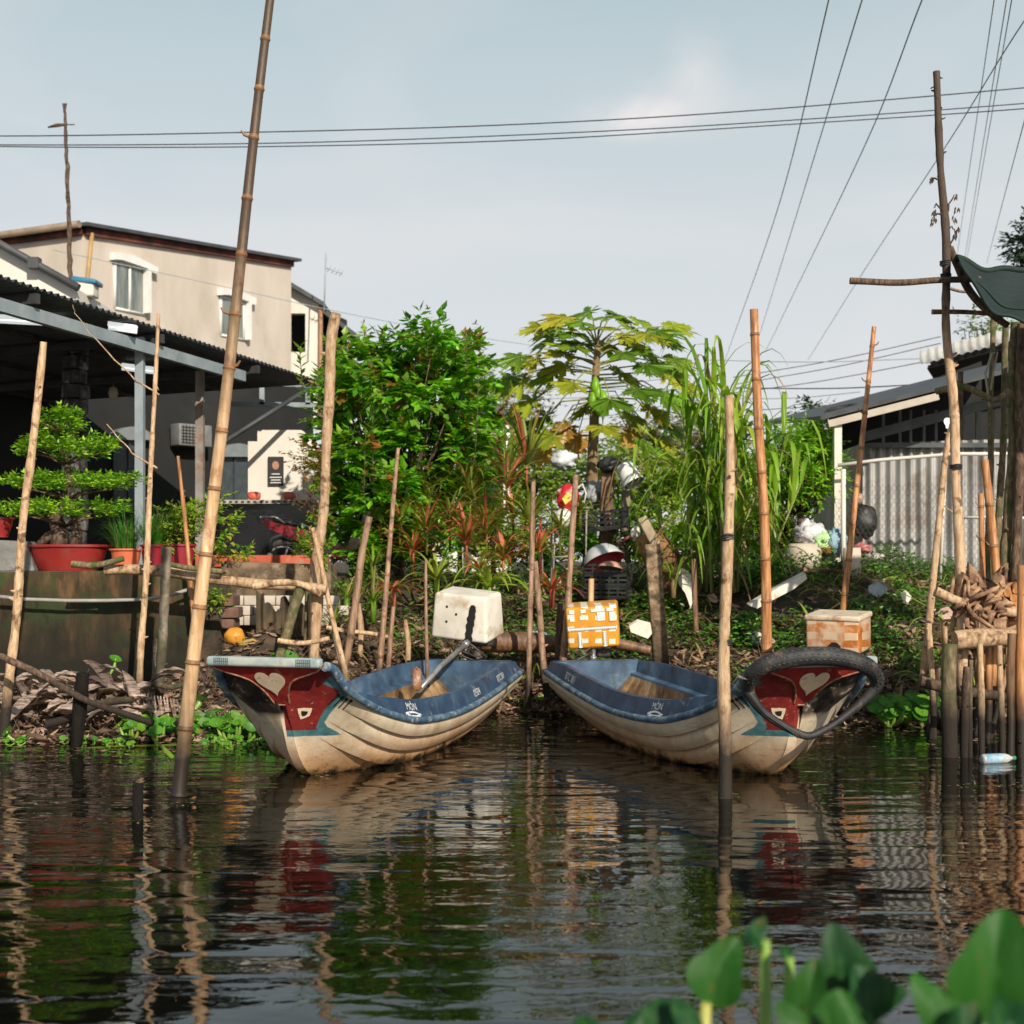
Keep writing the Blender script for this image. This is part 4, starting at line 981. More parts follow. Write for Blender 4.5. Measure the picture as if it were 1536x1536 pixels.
# ------------------------------------------------------------------ right hand shed
M_corr=mat('pale_corrugated_iron',[(.20,.20,.20),(.36,.355,.35),(.45,.445,.43)],scale=1.8,sc3=(2.5,1,.5),rough=.55,bump=.15,metal=.15,dirt=(.17,.11,.07),dscale=1.9,damt=(.52,.72))
sh=thing('tin_shed',(P(1420,842,17).x,17,1.3),'pale corrugated iron shed with a low dark sloping roof','shed')
S0=P(1294,842,17.2); S1=P(1640,842,16.2)
def sw(u,v):
    L=(S1-S0).length; p=S0.lerp(S1,u); p=Vector((p.x,p.y+.030*math.sin(2*math.pi*u*L/.125),lerp(1.15,3.02,v))); return p
mb=MB(); mb.grid(sw,int((S1-S0).length/.0156),1,0,True); mb.grid(lambda u,v:Vector((S0.x,lerp(S0.y,20,u),lerp(1.15,3.02,v))),1,1,0); mb.build('wall',M_corr,sh)
mb=MB(); 
for (a,b,th) in((P(1231,630,16.2),P(1660,522,15.4),.05),):
    mb.prism([a,b,b+Vector((0,4.2,.35)),a+Vector((0,4.2,.35))],(0,0,th))
mb.build('roof',M_roofd,sh)
mb=MB(); beam(mb,P(1243,636,16.15),P(1408,594.5,15.85),.05,.085); mb.build('fascia',mat('cream_fascia',[(.46,.40,.32),(.54,.48,.40)],rough=.7),sh)
mb=MB(); beam(mb,P(1294,656,16.9),P(1560,585,16.3),.06,.12); beam(mb,P(1300,668,17.1),P(1640,668,16.2),.08,.06); mb.build('beam',mat('dark_grey_steel',[(.07,.08,.085),(.12,.13,.135)],rough=.5),sh)
mb=MB()
for x in(1325,1350,1366,1386,1404,1425,1445,1465,1490,1515): beam(mb,P(x,668,17.05),P(x+.1,615,17.05),.03,.03)
mb.build('slats',mat('slat_grey',[(.10,.10,.10),(.16,.16,.16)],rough=.6),sh)
mb=MB(); mb.prism([Vector((S0.x+.1,19.3,1.1)),Vector((6.8,19.3,1.1)),Vector((6.8,19.3,4.4)),Vector((S0.x+.1,19.3,3.6))],(0,.15,0)); mb.build('back_wall',M_shadewall,sh)
q=P(1256,842,16.2); mb=MB(); mb.box((q.x,q.y,2.2),(.09,.09,1.95)); mb.build('post',M_wall2,sh)
# tyre on the shed roof
def tyre(c,r,rt,rot,name,label,sq=.8):
    mb=MB(); n=36
    mb.tube([Vector(c)+rot@Vector((r*math.cos(2*math.pi*k/n),r*math.sin(2*math.pi*k/n),0)) for k in range(n)],rt,12,closed=True)
    return tag(mb.build(name,M_tyre,origin=c),label,'tyre')
M_tyre=mat('old_tyre_rubber',[(.010,.010,.011),(.025,.024,.023),(.045,.04,.036)],scale=12,rough=.75,bump=.6,bdist=.006,bscale=60)
tyre(P(1264,617,17.0),.17,.065,Matrix.Rotation(R(-12),3,'Y')@Matrix.Rotation(R(10),3,'X'),'tyre','old black tyre lying on the corner of the shed roof')
# neighbour with curved ribbed roof
cr=thing('curved_roof_house',(P(1480,842,22).x,22,1.2),'dark walled building with a curved ribbed pale roof edge behind the mossy poles','house')
def cf(u,v):
    x=lerp(1384,1760,u); xx=x+ (8*(v)); a=v*R(80); L=(1760-1384)/F*22
    p=P(xx,lerp(546,450,u),22); r=.34; return p+Vector((0,r*math.sin(a)*1.3,r*(1-math.cos(a))*1.0+.0))+Vector((0,-.010,.014))*math.sin(2*math.pi*u*L/.14)
mb=MB(); mb.grid(lambda u,v:cf(u,v)+Vector((0,-.0,0)),int(4.1/.0175),8,0,True)
mb.grid(lambda u,v:cf(u,1)+Vector((2.6*v,6*v,0)),int(4.1/.0175),1,0,True); mb.build('roof',mat('ribbed_roof',[(.30,.30,.29),(.42,.42,.41)],scale=4,rough=.6,bump=.1,dirt=(.30,.25,.2),dscale=2),cr)
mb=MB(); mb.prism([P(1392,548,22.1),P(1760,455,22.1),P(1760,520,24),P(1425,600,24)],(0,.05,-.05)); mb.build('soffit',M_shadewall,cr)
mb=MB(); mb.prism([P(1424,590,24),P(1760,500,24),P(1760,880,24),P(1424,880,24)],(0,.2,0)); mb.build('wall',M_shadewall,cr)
# chain link fence in front of the shed
fe=thing('chain_link_fence',(P(1400,842,15.7).x,15.7,1.3),'sagging hexagonal wire fence on a pale rail before the tin shed','fence')
F0=P(1259,0,15.9);F1=P(1640,0,15.2)
def fpt(u,z): return Vector((lerp(F0.x,F1.x,u),lerp(F0.y,F1.y,u)+.03*math.sin(u*7+z*4),z))
Lf=(F1.xy-F0.xy).length; mb=MB(); cw=.062; ch=.05
nx_=int(Lf/cw); 
for i in range(nx_):
    zt_=lambda u: lerp(P(0,697,15.9).z,P(0,672,15.2).z,u)
    for k in range(22):
        z=1.32+k*ch; u0=(i+(.5 if k%2 else 0))*cw/Lf; u1=u0+.5*cw/Lf
        if z+ch>zt_(u0) or u1>1: continue
        a=fpt(u0,z);b=fpt(u1,z+ch*.7); c=fpt(u1,z+ch)
        a2=fpt(u0,z); b2=fpt(max(0,u0-.5*cw/Lf),z+ch*.7)
        mb.tube([a,b],.0022,3,cap=False); mb.tube([a2,b2],.0022,3,cap=False); mb.tube([b,c],.0022,3,cap=False)
mb.build('wire_mesh',mat('rusty_wire',[(.06,.05,.04),(.16,.13,.11)],scale=9,rough=.6,bump=0),fe)
mb=MB(); mb.tube([P(1257,698,15.85),P(1320,690,15.8),P(1432,681,15.5),P(1530,681,15.3)],.022,8); mb.build('top_rail',M_wall2,fe)
mb=MB(); mb.tube([P(1434,776,15.55),P(1536,777,15.3)],.016,8); mb.build('lower_rail',M_wall2,fe)
mb=MB(); mb.tube([P(1419,682,15.6),P(1410,870,15.6)],.02,8); mb.build('post',M_wall2,fe)
mb=MB(); q=P(1265,0,15.9); mb.tube([(q.x,15.9,1.2),(q.x,15.9,2.6)],.03,8); mb.build('post',M_wall2,fe)
# small far house behind the bushes
fh=thing('far_house',(P(740,842,27).x,27,1.25),'small far white house with a dark gabled roof half hidden by the bushes','house')
mb=MB(); mb.prism([P(x,y,27) for x,y in[(640,860),(640,640),(700,600),(770,640),(770,860)]],(0,4,0)); mb.build('wall',M_wall2,fh)
mb=MB(); 
for a,b in(((620,652),(702,588)),((702,588),(790,628))): mb.prism([P(a[0],a[1],26.6),P(b[0],b[1],26.6),P(b[0],b[1]+9,26.6),P(a[0],a[1]+9,26.6)],(0,4.6,0))
mb.build('roof',M_roofd,fh)
mb=MB(); mb.prism([P(x,y,26.98) for x,y in[(700,655),(740,655),(740,700),(700,700)]],(0,.05,0)); mb.build('window',M_glass,fh)
for i,x in enumerate((760,683)):
    mb=MB(); q=P(x,0,25); mb.box((q.x,25,2.6),(.12,.12,2.9)); tag(mb.build('gate_post',M_white2,origin=(q.x,25,1.2)),['white post at the right corner of the far house','white post before the far house window'][i],'post','white posts by the far house')
# ------------------------------------------------------------------ vegetation
def rv(r=random):
    while True:
        v=Vector((r.uniform(-1,1),r.uniform(-1,1),r.uniform(-1,1)))
        if .05<v.length<1: return v.normalized()
def leaf(mb,b,d,n,L,W,fold=.18,curl=.15,mi=0):
    d=d.normalized(); s=d.cross(n)
    if s.length<.05: s=d.cross(Vector((1,.3,.1)))
    s.normalize(); n=s.cross(d)
    c=b+d*L*.45-n*W*fold; tip=b+d*L-n*L*curl
    o=len(mb.v)
    mb.v+= [tuple(b),tuple(b+d*L*.42+s*W*.5),tuple(b+d*L*.42-s*W*.5),tuple(tip),tuple(c)]
    mb.f+= [(o,o+1,o+4),(o,o+4,o+2),(o+1,o+3,o+4),(o+4,o+3,o+2)]; mb.m+=[mi]*4; mb.sm+=[False]*4
def strap(mb,b,d,L,W,droop=.6,seg=6,mi=0,twist=0,r=random,vfold=.15,taper=.75):
    d=d.normalized(); p=Vector(b); pr=[]; dd=d.copy()
    sx=d.cross(Vector((0,0,1)))
    if sx.length<.05: sx=Vector((r.uniform(-1,1),r.uniform(-1,1),0))
    sx.normalize()
    for i in range(seg+1):
        t=i/seg; w=W*.5*(1-t**2.2)*(min(1,.55+t*2)) if t<1 else .0008
        s=sx
        if twist: s=Matrix.Rotation(twist*t,3,dd.normalized())@sx
        up=s.cross(dd).normalized()
        pr.append((p-s*w,p-up*w*vfold*2,p+s*w)); 
        p=p+dd.normalized()*L/seg; dd=dd+Vector((0,0,-droop/seg*(1+t*1.5)))
    o=len(mb.v)
    for a,c,e in pr: mb.v+=[tuple(a),tuple(c),tuple(e)]
    for i in range(seg):
        k=o+3*i
        mb.f+=[(k,k+1,k+4,k+3),(k+1,k+2,k+5,k+4)]; mb.m+=[mi]*2; mb.sm+=[True]*2
def twig(mb,b,d,L,nl,ll,lw,r=random,droop=.25,mi=0,wood=None,rw=.004):
    d=d.normalized(); p=Vector(b); pts=[p.copy()]
    for i in range(nl):
        t=(i+1)/nl
        d2=(d+Vector((0,0,-droop*t))+rv(r)*.12).normalized(); p=p+d2*L/nl; pts.append(p.copy())
        side=d2.cross(Vector((0,0,1)))
        if side.length<.1: side=Vector((1,0,0))
        side.normalize(); sg=1 if i%2 else -1
        for q in ((sg,) if r.random()<.45 else (1,-1)):
            ld=(d2*.55+side*q*.8+rv(r)*.35+Vector((0,0,-.15))).normalized()
            nrm=(Vector((0,-.25,1))+rv(r)*.55).normalized()
            k=r.uniform(.65,1.15); leaf(mb,p,ld,nrm,ll*k,lw*k,curl=r.uniform(0,.3),mi=mi)
    ld=(d+rv(r)*.2).normalized(); leaf(mb,p,ld,Vector((0,-.2,1)),ll,lw,mi=mi)
    if wood is not None: wood.tube(pts[::max(1,len(pts)//4)],[rw*1.3]+[rw]*(len(pts[::max(1,len(pts)//4)])-1),4,cap=False)
def crown(leaves,wood,clumps,r,base,ntw,tl,nl,ll,lw,droop=.2,mis=(0,),limb=.02,spread=.6):
    """clumps: (centre, radius). every clump hangs on its own limb"""
    for c,rad in clumps:
        c=Vector(c); mid=base.lerp(c,.5)+Vector((r.uniform(-.1,.1),r.uniform(-.1,.1),-.08))
        if wood is not None: wood.tube([base,mid,c],[limb,limb*.7,limb*.35],5)
        for k in range(ntw):
            o=rv(r); o.z=o.z*.8+.15
            st=c+o*rad*r.uniform(.0,.55); dr=(o+Vector((0,-.15,.25))+rv(r)*spread).normalized()
            twig(leaves,st,dr,tl*r.uniform(.6,1.2),nl,ll,lw,r,droop,r.choice(mis))
def veins(m,sc_=70):
    nt=m.node_tree; b=nt.nodes['Principled BSDF']; b.inputs['Specular IOR Level'].default_value=.25; b.inputs['Roughness'].default_value=.5; tc=nt.nodes.new('ShaderNodeTexCoord')
    src=b.inputs['Base Color'].links[0].from_socket
    n=noise(nt,tc.outputs['Object'],1,3,.5,.2,(sc_,sc_,5)); c=mixc(nt,ramp(nt,n,[(.45,0.0),(.62,.45)]),src,(.035,.11,.02))
    n2=noise(nt,tc.outputs['Object'],26,6,.7,.3); c=mixc(nt,ramp(nt,n2,[(.62,0.0),(.68,.8)]),c,(.10,.06,.015))
    nt.links.new(c,b.inputs['Base Color'])
    bp=nt.nodes.new('ShaderNodeBump'); bp.inputs['Strength'].default_value=.5; bp.inputs['Distance'].default_value=.004; nt.links.new(n,bp.inputs['Height']); nt.links.new(bp.outputs[0],b.inputs['Normal'])
# foliage colours
G_bright=leafmat('bush_leaf',[(0.0442,0.1673,0.0056),(0.0773,0.2753,0.0094),(0.1217,0.3737,0.0113),(0.1879,0.4721,0.0169),(0.2872,0.5311,0.0281)],.38)
G_young=leafmat('young_leaf',[(0.104,0.286,0.026),(0.169,0.364,0.039),(0.286,0.429,0.065)],.45)
G_ochre=leafmat('reddish_young_leaf',[(0.112,0.117,0.015),(0.224,0.143,0.02),(0.308,0.104,0.025)],.35)
G_pap=leafmat('papaya_leaf',[(0.0866,0.1866,0.0118),(0.1391,0.2634,0.0147),(0.2316,0.3401,0.0196),(0.3706,0.3511,0.0245)],.35)
G_papy=leafmat('papaya_yellow_leaf',[(.42,.24,.03),(.52,.30,.05),(.36,.16,.03)],.35)
G_cane=leafmat('cane_leaf',[(0.0794,0.1923,0.0109),(0.1361,0.2972,0.0182),(0.2268,0.402,0.0272),(0.3856,0.472,0.0454)],.35)
G_dry=leafmat('dry_blade',[(.22,.14,.05),(.32,.22,.10),(.15,.09,.04)],.2,.7)
G_bons=leafmat('pruned_leaf',[(0.058,0.1898,0.01),(0.1304,0.3289,0.0149),(0.2608,0.506,0.0248),(0.4347,0.6325,0.0497)],.3)
G_grass=leafmat('pot_grass',[(0.048,0.208,0.024),(0.088,0.32,0.032),(0.16,0.432,0.064)],.4)
G_crot=leafmat('yellow_green_leaf',[(0.07,0.238,0.0098),(0.14,0.336,0.0147),(0.308,0.42,0.0294),(0.462,0.42,0.0588)],.4)
G_lime=leafmat('sunlit_far_leaf',[(0.184,0.322,0.0345),(0.2875,0.414,0.0575),(0.3795,0.46,0.1035),(0.115,0.253,0.0345)],.45)
G_far=leafmat('far_ochre_leaf',[(.20,.19,.06),(.28,.25,.09),(.12,.14,.04),(.34,.24,.08)],.35)
G_dark=leafmat('dark_far_leaf',[(.010,.035,.012),(.018,.05,.02),(.03,.07,.03)],.2)
G_mor=leafmat('feathery_leaf',[(0.0774,0.2705,0.0101),(0.1549,0.4057,0.0151),(0.2904,0.5216,0.0302),(0.3872,0.5796,0.0504)],.4)
G_olive=leafmat('olive_strap',[(0.0709,0.0975,0.018),(0.1215,0.1658,0.027),(0.2025,0.2535,0.03),(0.324,0.3705,0.045)],.3)
G_redl=leafmat('red_strap',[(0.2282,0.0468,0.0281),(0.4563,0.1092,0.0546),(0.6318,0.2028,0.1092),(0.351,0.1404,0.0468)],.3)
G_limes=leafmat('lime_strap',[(0.187,0.308,0.03),(0.297,0.418,0.05),(0.385,0.462,0.09)],.4)
G_cover=leafmat('ground_leaf',[(0.0225,0.0723,0.0071),(0.047,0.1355,0.0119),(0.0845,0.2258,0.0178),(0.1409,0.307,0.0297)],.3)
G_hya=leafmat('hyacinth_leaf',[(0.0325,0.156,0.0078),(0.0585,0.234,0.0117),(0.104,0.312,0.0156),(0.195,0.364,0.0234)],.35,.5)
G_lit=leafmat('dead_leaf',[(0.0562,0.0324,0.0216),(0.1463,0.081,0.0486),(0.27,0.162,0.1026),(0.405,0.2808,0.2052),(0.1125,0.0432,0.0216)],.1,.8)
G_bigdry=leafmat('big_dead_leaf',[(0.1181,0.0796,0.069),(0.27,0.1949,0.1575),(0.5063,0.3897,0.3347),(0.27,0.1507,0.0885)],.1,.75)
def ribs(m):
    nt=m.node_tree; b=nt.nodes['Principled BSDF']; tc=nt.nodes.new('ShaderNodeTexCoord')
    n=noise(nt,tc.outputs['Object'],1,4,.6,.3,(9,9,70)); src=b.inputs['Base Color'].links[0].from_socket
    nt.links.new(mixc(nt,ramp(nt,n,[(.42,0.0),(.6,.75)]),src,(.035,.022,.016)),b.inputs['Base Color'])
ribs(G_bigdry)
# --- dense bushy tree in the middle
r=random.Random(3)
D=16.2
tr=thing('leafy_tree',(P(600,0,D).x,D,.9),'dense bright green bushy tree behind the thick pale pole and cane','tree')
lv=MB();wd=MB(); base=P(598,905,D)
cl=[]
prof=[(500,640,725,0),(520,520,735,1),(560,470,755,1),(600,470,760,1),(640,470,745,1),(690,475,740,1),(740,478,700,1),(790,500,650,1),(830,520,620,0)]
for y in range(505,840,22):
    x0=spl([500,530,560,640,720,780,830],[585,478,470,462,468,478,500],y); x1=spl([500,530,600,680,740,800,840],[690,738,752,750,705,640,600],y)
    if y<515: x0,x1=600,700
    n=max(3,int((x1-x0)/26))
    for k in range(n):
        x=lerp(x0+22,x1-22,(k+r.uniform(.1,.9))/n)
        w_=(x1-x0)/2; q=math.sqrt(max(.05,1-((x-(x0+x1)/2)/w_)**2))
        cl.append((P(x,y+r.uniform(-10,10),D+r.uniform(-1.05,.9)*q),.13))
crown(lv,wd,cl,r,base+Vector((0,0,.7)),10,.26,6,.15,.088,.25,(0,0,0,0,0,0,0,1,1,2),.016)
# pale upright shoots
for x,y0,y1 in((712,700,570),(545,760,640),(760,720,640),(455,600,520),(700,560,505),(640,540,495),(560,740,620),(480,620,560)):
    a=P(x,y0,D-1.1);b=P(x+r.uniform(-6,6),y1,D-1.1); wd.tube([a,b],[.008,.004],4)
    for k in range(22):
        t=k/21; p=a.lerp(b,t); an=k*2.4; dr=Vector((math.cos(an),math.sin(an),.35+t*.8)); leaf(lv,p,dr,Vector((0,0,1)),.13,.055,mi=1)
for k in range(60):
    c,_=r.choice(cl); twig(lv,c+Vector((0,-.2,.1)),Vector((r.uniform(-.5,.5),-.3,.9)),.2,4,.07,.035,r,0,2)
lv.build('crown',[G_bright,G_young,G_ochre],tr)
for (x,y,rr) in((585,640,.035),(620,650,.03)): wd.tube([base,P((598+x)/2,760,D),P(x,y,D)],[.05,.04,rr*.5],7)
wd.build('trunk',M_barkd,tr)
# --- papaya
r=random.Random(5)
D=18.6
pt=thing('papaya_tree',(P(890,0,D).x,D,1.2),'papaya tree with broad jagged leaves on long stalks against the sky','tree')
pts=[P(884,850,D),P(887,740,D),P(891,640,D),P(893,570,D),P(897,510,D)]
mb=MB(); mb.tube(pts,[.10,.085,.07,.055,.04],10); mb.build('trunk',mat('papaya_bark',[(.16,.10,.05),(.28,.19,.10)],scale=6,rough=.85,bump=.5,dirt=(.10,.08,.03),dscale=4),pt)
def papleaf(mb,c,ax,n,Rr,droop,mi=0):
    ax=ax.normalized(); s=ax.cross(n).normalized(); n=s.cross(ax).normalized()
    V=[c+n*.01]; F_=[]
    def pv(a,q):
        x=q*math.cos(a);y=q*math.sin(a); d=math.hypot(x,y)
        return c+ax*x*Rr+s*y*Rr+Vector((0,0,-1))*droop*Rr*d*d+n*.05*Rr*math.sin(a*7)
    lobes=[-150,-105,-62,-28,0,28,62,105,150]; lens=[.45,.62,.82,.92,1.0,.92,.82,.62,.45]
    ring=[]
    for i,(a,l) in enumerate(zip(lobes,lens)):
        l*=r.uniform(.88,1.08); a=R(a+r.uniform(-4,4))
        ring+= [pv(a-R(18),.20),pv(a-R(11),l*.46),pv(a-R(17),l*.72),pv(a-R(5),l*.62),pv(a-R(9),l*.90),pv(a-R(2),l*.84),pv(a,l*1.06),pv(a+R(2),l*.82),pv(a+R(9),l*.86),pv(a+R(5),l*.60),pv(a+R(17),l*.70),pv(a+R(11),l*.44),pv(a+R(18),.20)]
    o=len(mb.v); mb.v.append(tuple(V[0])); mb.v+= [tuple(v) for v in ring]
    for i in range(len(ring)-1): mb.f.append((o,o+1+i,o+2+i)); mb.m.append(mi); mb.sm.append(False)
lv=MB(); st=MB()
spots=[(838,492,0),(872,484,0),(908,476,0),(945,492,0),(970,502,0),(830,508,0),(992,508,0),(905,515,0),(870,515,0),(950,520,0),(845,530,0),(990,545,0),(815,490,0),(850,476,0),(885,468,0),(925,472,0),(960,484,0),(1008,489,0),(985,498,0),(862,500,0),(900,492,0),(935,505,0),(780,535,0),(806,540,0),(860,520,0),(935,530,0),(968,548,0),(1000,562,0),(1025,575,0),
 (785,570,0),(830,560,0),(860,575,0),(850,548,0),(990,590,0),(1020,605,0),(955,585,0),(930,560,0),(800,600,0),(770,565,0),(1010,540,0),(820,625,0),(850,640,1),(866,655,1),(830,655,0),(800,645,0),(905,640,0),(945,625,0),(975,615,0),(944,650,1),(965,660,0),(1000,640,0),(880,610,0),(915,600,0),(780,615,0),(985,655,0),(820,670,1)]
for i,(x,y,yl) in enumerate(spots):
    dz=r.uniform(-1,1)*(.75 if abs(x-895)<70 else .35); c=P(x,y,D+dz)
    ty=lerp(515,600,min(1,max(0,(y-480)/170))); a=P(895,ty,D); 
    out=Vector((c.x-a.x,c.y-a.y,0)); out=out.normalized() if out.length>.05 else Vector((0,-1,0))
    mid=a.lerp(c,.55)+Vector((0,0,.10 if y<600 else .2)); st.tube([a,mid,c],[.014,.010,.007],5,cap=False,mi=0)
    if yl: ax=Vector((out.x*.4,-.35,-.9)); n=Vector((out.x*.3,-1,.2)); dr=.1
    else: ax=(out+Vector((0,0,-.12 if y<560 else -.35))).normalized(); n=Vector((out.x*.2,-.72,1)); dr=r.uniform(.08,.32)
    papleaf(lv,c,ax,n.normalized(),r.uniform(.38,.52)*(.75 if yl else 1),dr,1 if yl else 0)
lv.build('crown',[G_pap,G_papy],pt); st.build('leaf_stalks',mat('stalk_green',[(.16,.17,.04),(.27,.28,.08)],rough=.6,bump=0),pt)
mbf=None
for (x,y) in((897,590),(905,598),(889,600),(899,610),(893,578)):
    mb=MB(); mb.lathe(P(x,y,D-.12),[(0,.13),(.035,.10),(.06,.02),(.065,-.05),(.04,-.11),(0,-.14)],12); mb.build('fruit',mat('green_fruit_%d'%x,[(.05,.12,.02),(.10,.17,.04)],rough=.45,bump=0) if 0 else G_bons,pt)
# --- tall cane grass clump
r=random.Random(8)
D=15.2
cg=thing('sugar_cane',(P(1085,0,D).x,D,1.2),'tall clump of arching cane leaves between the orange and the peeled poles','plant')
lv=MB(); stx=MB()
for k in range(30):
    x=1078+r.gauss(0,24); dd=D+r.uniform(-.5,.5); b=P(x,880,dd); b.z=1.15; top=r.uniform(560,740)
    e=P(x+r.gauss(0,26)+(x-1085)*.5,top,dd); stx.tube([b,b.lerp(e,.5)+Vector((r.uniform(-.04,.04),0,0)),e],[.016,.014,.008],6)
    for q in range(9):
        t=.25+.75*q/8; p=b.lerp(e,t); a=r.uniform(0,6.28); up=r.uniform(.7,2.6)*(.55+t)
        strap(lv,p,Vector((math.cos(a)*.72,math.sin(a)*.7,up)),r.uniform(.8,1.3)*(1.15 if t>.7 else .9),r.uniform(.045,.075),r.uniform(.9,2.3),8,1 if r.random()<.10 else 0,r.uniform(-.6,.6),r)
for k in range(60):
    x=1078+r.uniform(-75,62); b=P(x,r.uniform(700,850),D-.2); a=r.uniform(0,6.28)
    strap(lv,b,Vector((math.cos(a)*.8+(x-1085)*.008,math.sin(a)*.5-.3,r.uniform(.3,1.2))),r.uniform(.7,1.1),r.uniform(.03,.05),r.uniform(1.6,3),8,1 if r.random()<.22 else 0,r.uniform(-.5,.5),r)
lv.build('leaves',[G_cane,G_dry],cg); stx.build('stems',mat('cane_stem',[(.14,.16,.04),(.25,.24,.08)],rough=.6,bump=.1),cg)
# --- feathery tree on the right
def round_tree(name,px,py,rx,ry,D,base_py,label,lm,seed,ncl=30,ntw=7,tl=.25,nl=5,ll=.09,lw=.05,group=None,tw=.05,depth=None,droop=.3,woodm=None,clr=.14):
    r=random.Random(seed); k=D/F
    root=thing(name,(P(px,0,D).x,D,ground(P(px,0,D).x,min(D,50))),label,'tree' if 'tree' in name else 'bush',group)
    c0=P(px,py,D); base=P(px,base_py,D); base.z=max(base.z,1.0) if base_py<860 else base.z
    lv=MB();wd=MB(); cl=[]
    for i in range(ncl):
        o=rv(r)*r.uniform(.45,1)**.5
        cl.append((c0+Vector((o.x*rx*k,o.y*(depth or rx*k),o.z*ry*k)),clr*rx*k/.6))
    crown(lv,wd,cl,r,base.lerp(c0,.6),ntw,tl,nl,ll,lw,droop,(0,),tw*.4)
    wd.tube([base,base.lerp(c0,.6),c0],[tw,tw*.7,tw*.3],7)
    lv.build('crown',lm,root); wd.build('trunk',woodm or M_barkd,root); return root
round_tree('feathery_tree',1200,705,52,56,16.6,870,'rounded bright green feathery tree between the orange bamboo and the shed',G_mor,11,70,10,.26,8,.075,.032,clr=.17)
g4='far trees and bushes behind the garden'
round_tree('bush',1165,770,35,45,18.5,870,'dark olive bush at the foot of the feathery tree',G_olive,12,30,8,.2,6,.06,.03,g4)
round_tree('dark_tree',1225,655,28,45,24,860,'dark blue green tree top peeping out behind the shed roof corner',G_dark,13,36,8,.35,6,.11,.06,g4)
round_tree('far_tree',760,590,70,40,34,860,'thin ochre yellow tree against the sky left of the papaya',G_far,14,34,5,.6,7,.14,.07,g4)
round_tree('far_tree',1010,660,110,34,33,860,'long low ochre tree line crown right of the papaya trunk',G_far,15,50,7,.6,6,.16,.09,g4)
round_tree('far_bush',800,700,75,52,26,870,'sunlit lime green bush left behind the papaya trunk',G_lime,16,50,8,.42,6,.15,.08,g4)
round_tree('far_bush',960,720,85,50,25,880,'sunlit lime green bush right behind the papaya trunk',G_lime,17,56,8,.42,6,.15,.08,g4)
round_tree('far_bush',1120,740,60,50,24,880,'sunlit lime green bush glowing behind the cane clump',G_lime,18,40,8,.4,6,.14,.08,g4)
round_tree('far_bush',1225,800,42,32,23,880,'low pale green bush behind the rubbish heap',G_crot,19,24,7,.3,5,.10,.05,g4)
round_tree('far_bush',690,770,60,60,21,880,'mid green bush filling the gap right of the bushy tree foot',G_bright,20,40,8,.3,6,.11,.06,g4)
round_tree('far_tree',1548,375,26,42,24,860,'dark leafed tree at the right edge above the net',G_dark,21,22,7,.4,6,.13,.07,g4)
round_tree('far_tree',1475,492,34,14,26,860,'sparse twig crown above the curved roof',G_pap,22,14,4,.35,5,.12,.05,g4)
round_tree('garden_bush',905,800,60,40,17.4,900,'low green bush behind the black crates',G_bright,23,30,7,.25,5,.09,.05,g4)
round_tree('garden_bush',1120,880,50,26,15.6,920,'low leafy bush at the foot of the cane clump',G_cover,24,26,9,.2,6,.06,.035,g4)
round_tree('garden_bush',1010,900,45,40,15.8,940,'shaded leafy bush behind the leaning concrete post',G_cover,25,26,9,.2,6,.06,.035,g4)
for i,(x,y,D_,m_,lab) in enumerate(((640,815,19,G_bright,'low dark hedge bush under the bushy tree, seen between its stems'),(740,812,20,G_lime,'low hedge bush left of the slender brown stick'),(830,815,20,G_bright,'low hedge bush behind the thin metal stand'),(990,815,19.5,G_crot,'low hedge bush behind the rotten trunk'),(1060,820,19,G_bright,'low hedge bush behind the left part of the cane clump'),(1140,825,19,G_crot,'low hedge bush behind the bright orange bamboo pole'),(560,812,18.5,G_bright,'low hedge bush behind the short leaning stick'),(1190,835,20,G_lime,'low hedge bush left of the rubbish heap'))):
    round_tree('hedge_bush',x,y,58,34,D_,860,lab,m_,80+i,34,7,.22,5,.09,.05,'hedge bushes on the horizon of the garden')
# --- strap-leaved garden plants
g5='strap leaved plants on the middle bank'
def rosette(px,py,D,n,L,W,m,label,seed,up=1.0,droop=1.2,stem=0,mi2=None,frac=0,name='strap_leaf_plant'):
    r=random.Random(seed); b=P(px,py,D); mb=MB()
    for k in range(n):
        a=2.4*k+r.uniform(-.3,.3); t=k/n
        strap(mb,b+Vector((0,0,stem*t)),Vector((math.cos(a),math.sin(a),up*(.25+1.5*t))),L*1.12*r.uniform(.7,1.1),W*1.2*r.uniform(.8,1.15),droop*r.uniform(.6,1.3),6,1 if r.random()<frac else 0,r.uniform(-.4,.4),r)
    if stem: mb.tube([b-Vector((0,0,.25)),b+Vector((0,0,stem))],.014,6,mi=0)
    else: mb.tube([b-Vector((0,0,.2)),b+Vector((0,0,.03))],.03,6,mi=0)
    tag(mb.build(name,[m,mi2 or m],origin=b-Vector((0,0,.2))),label,'plant',g5)
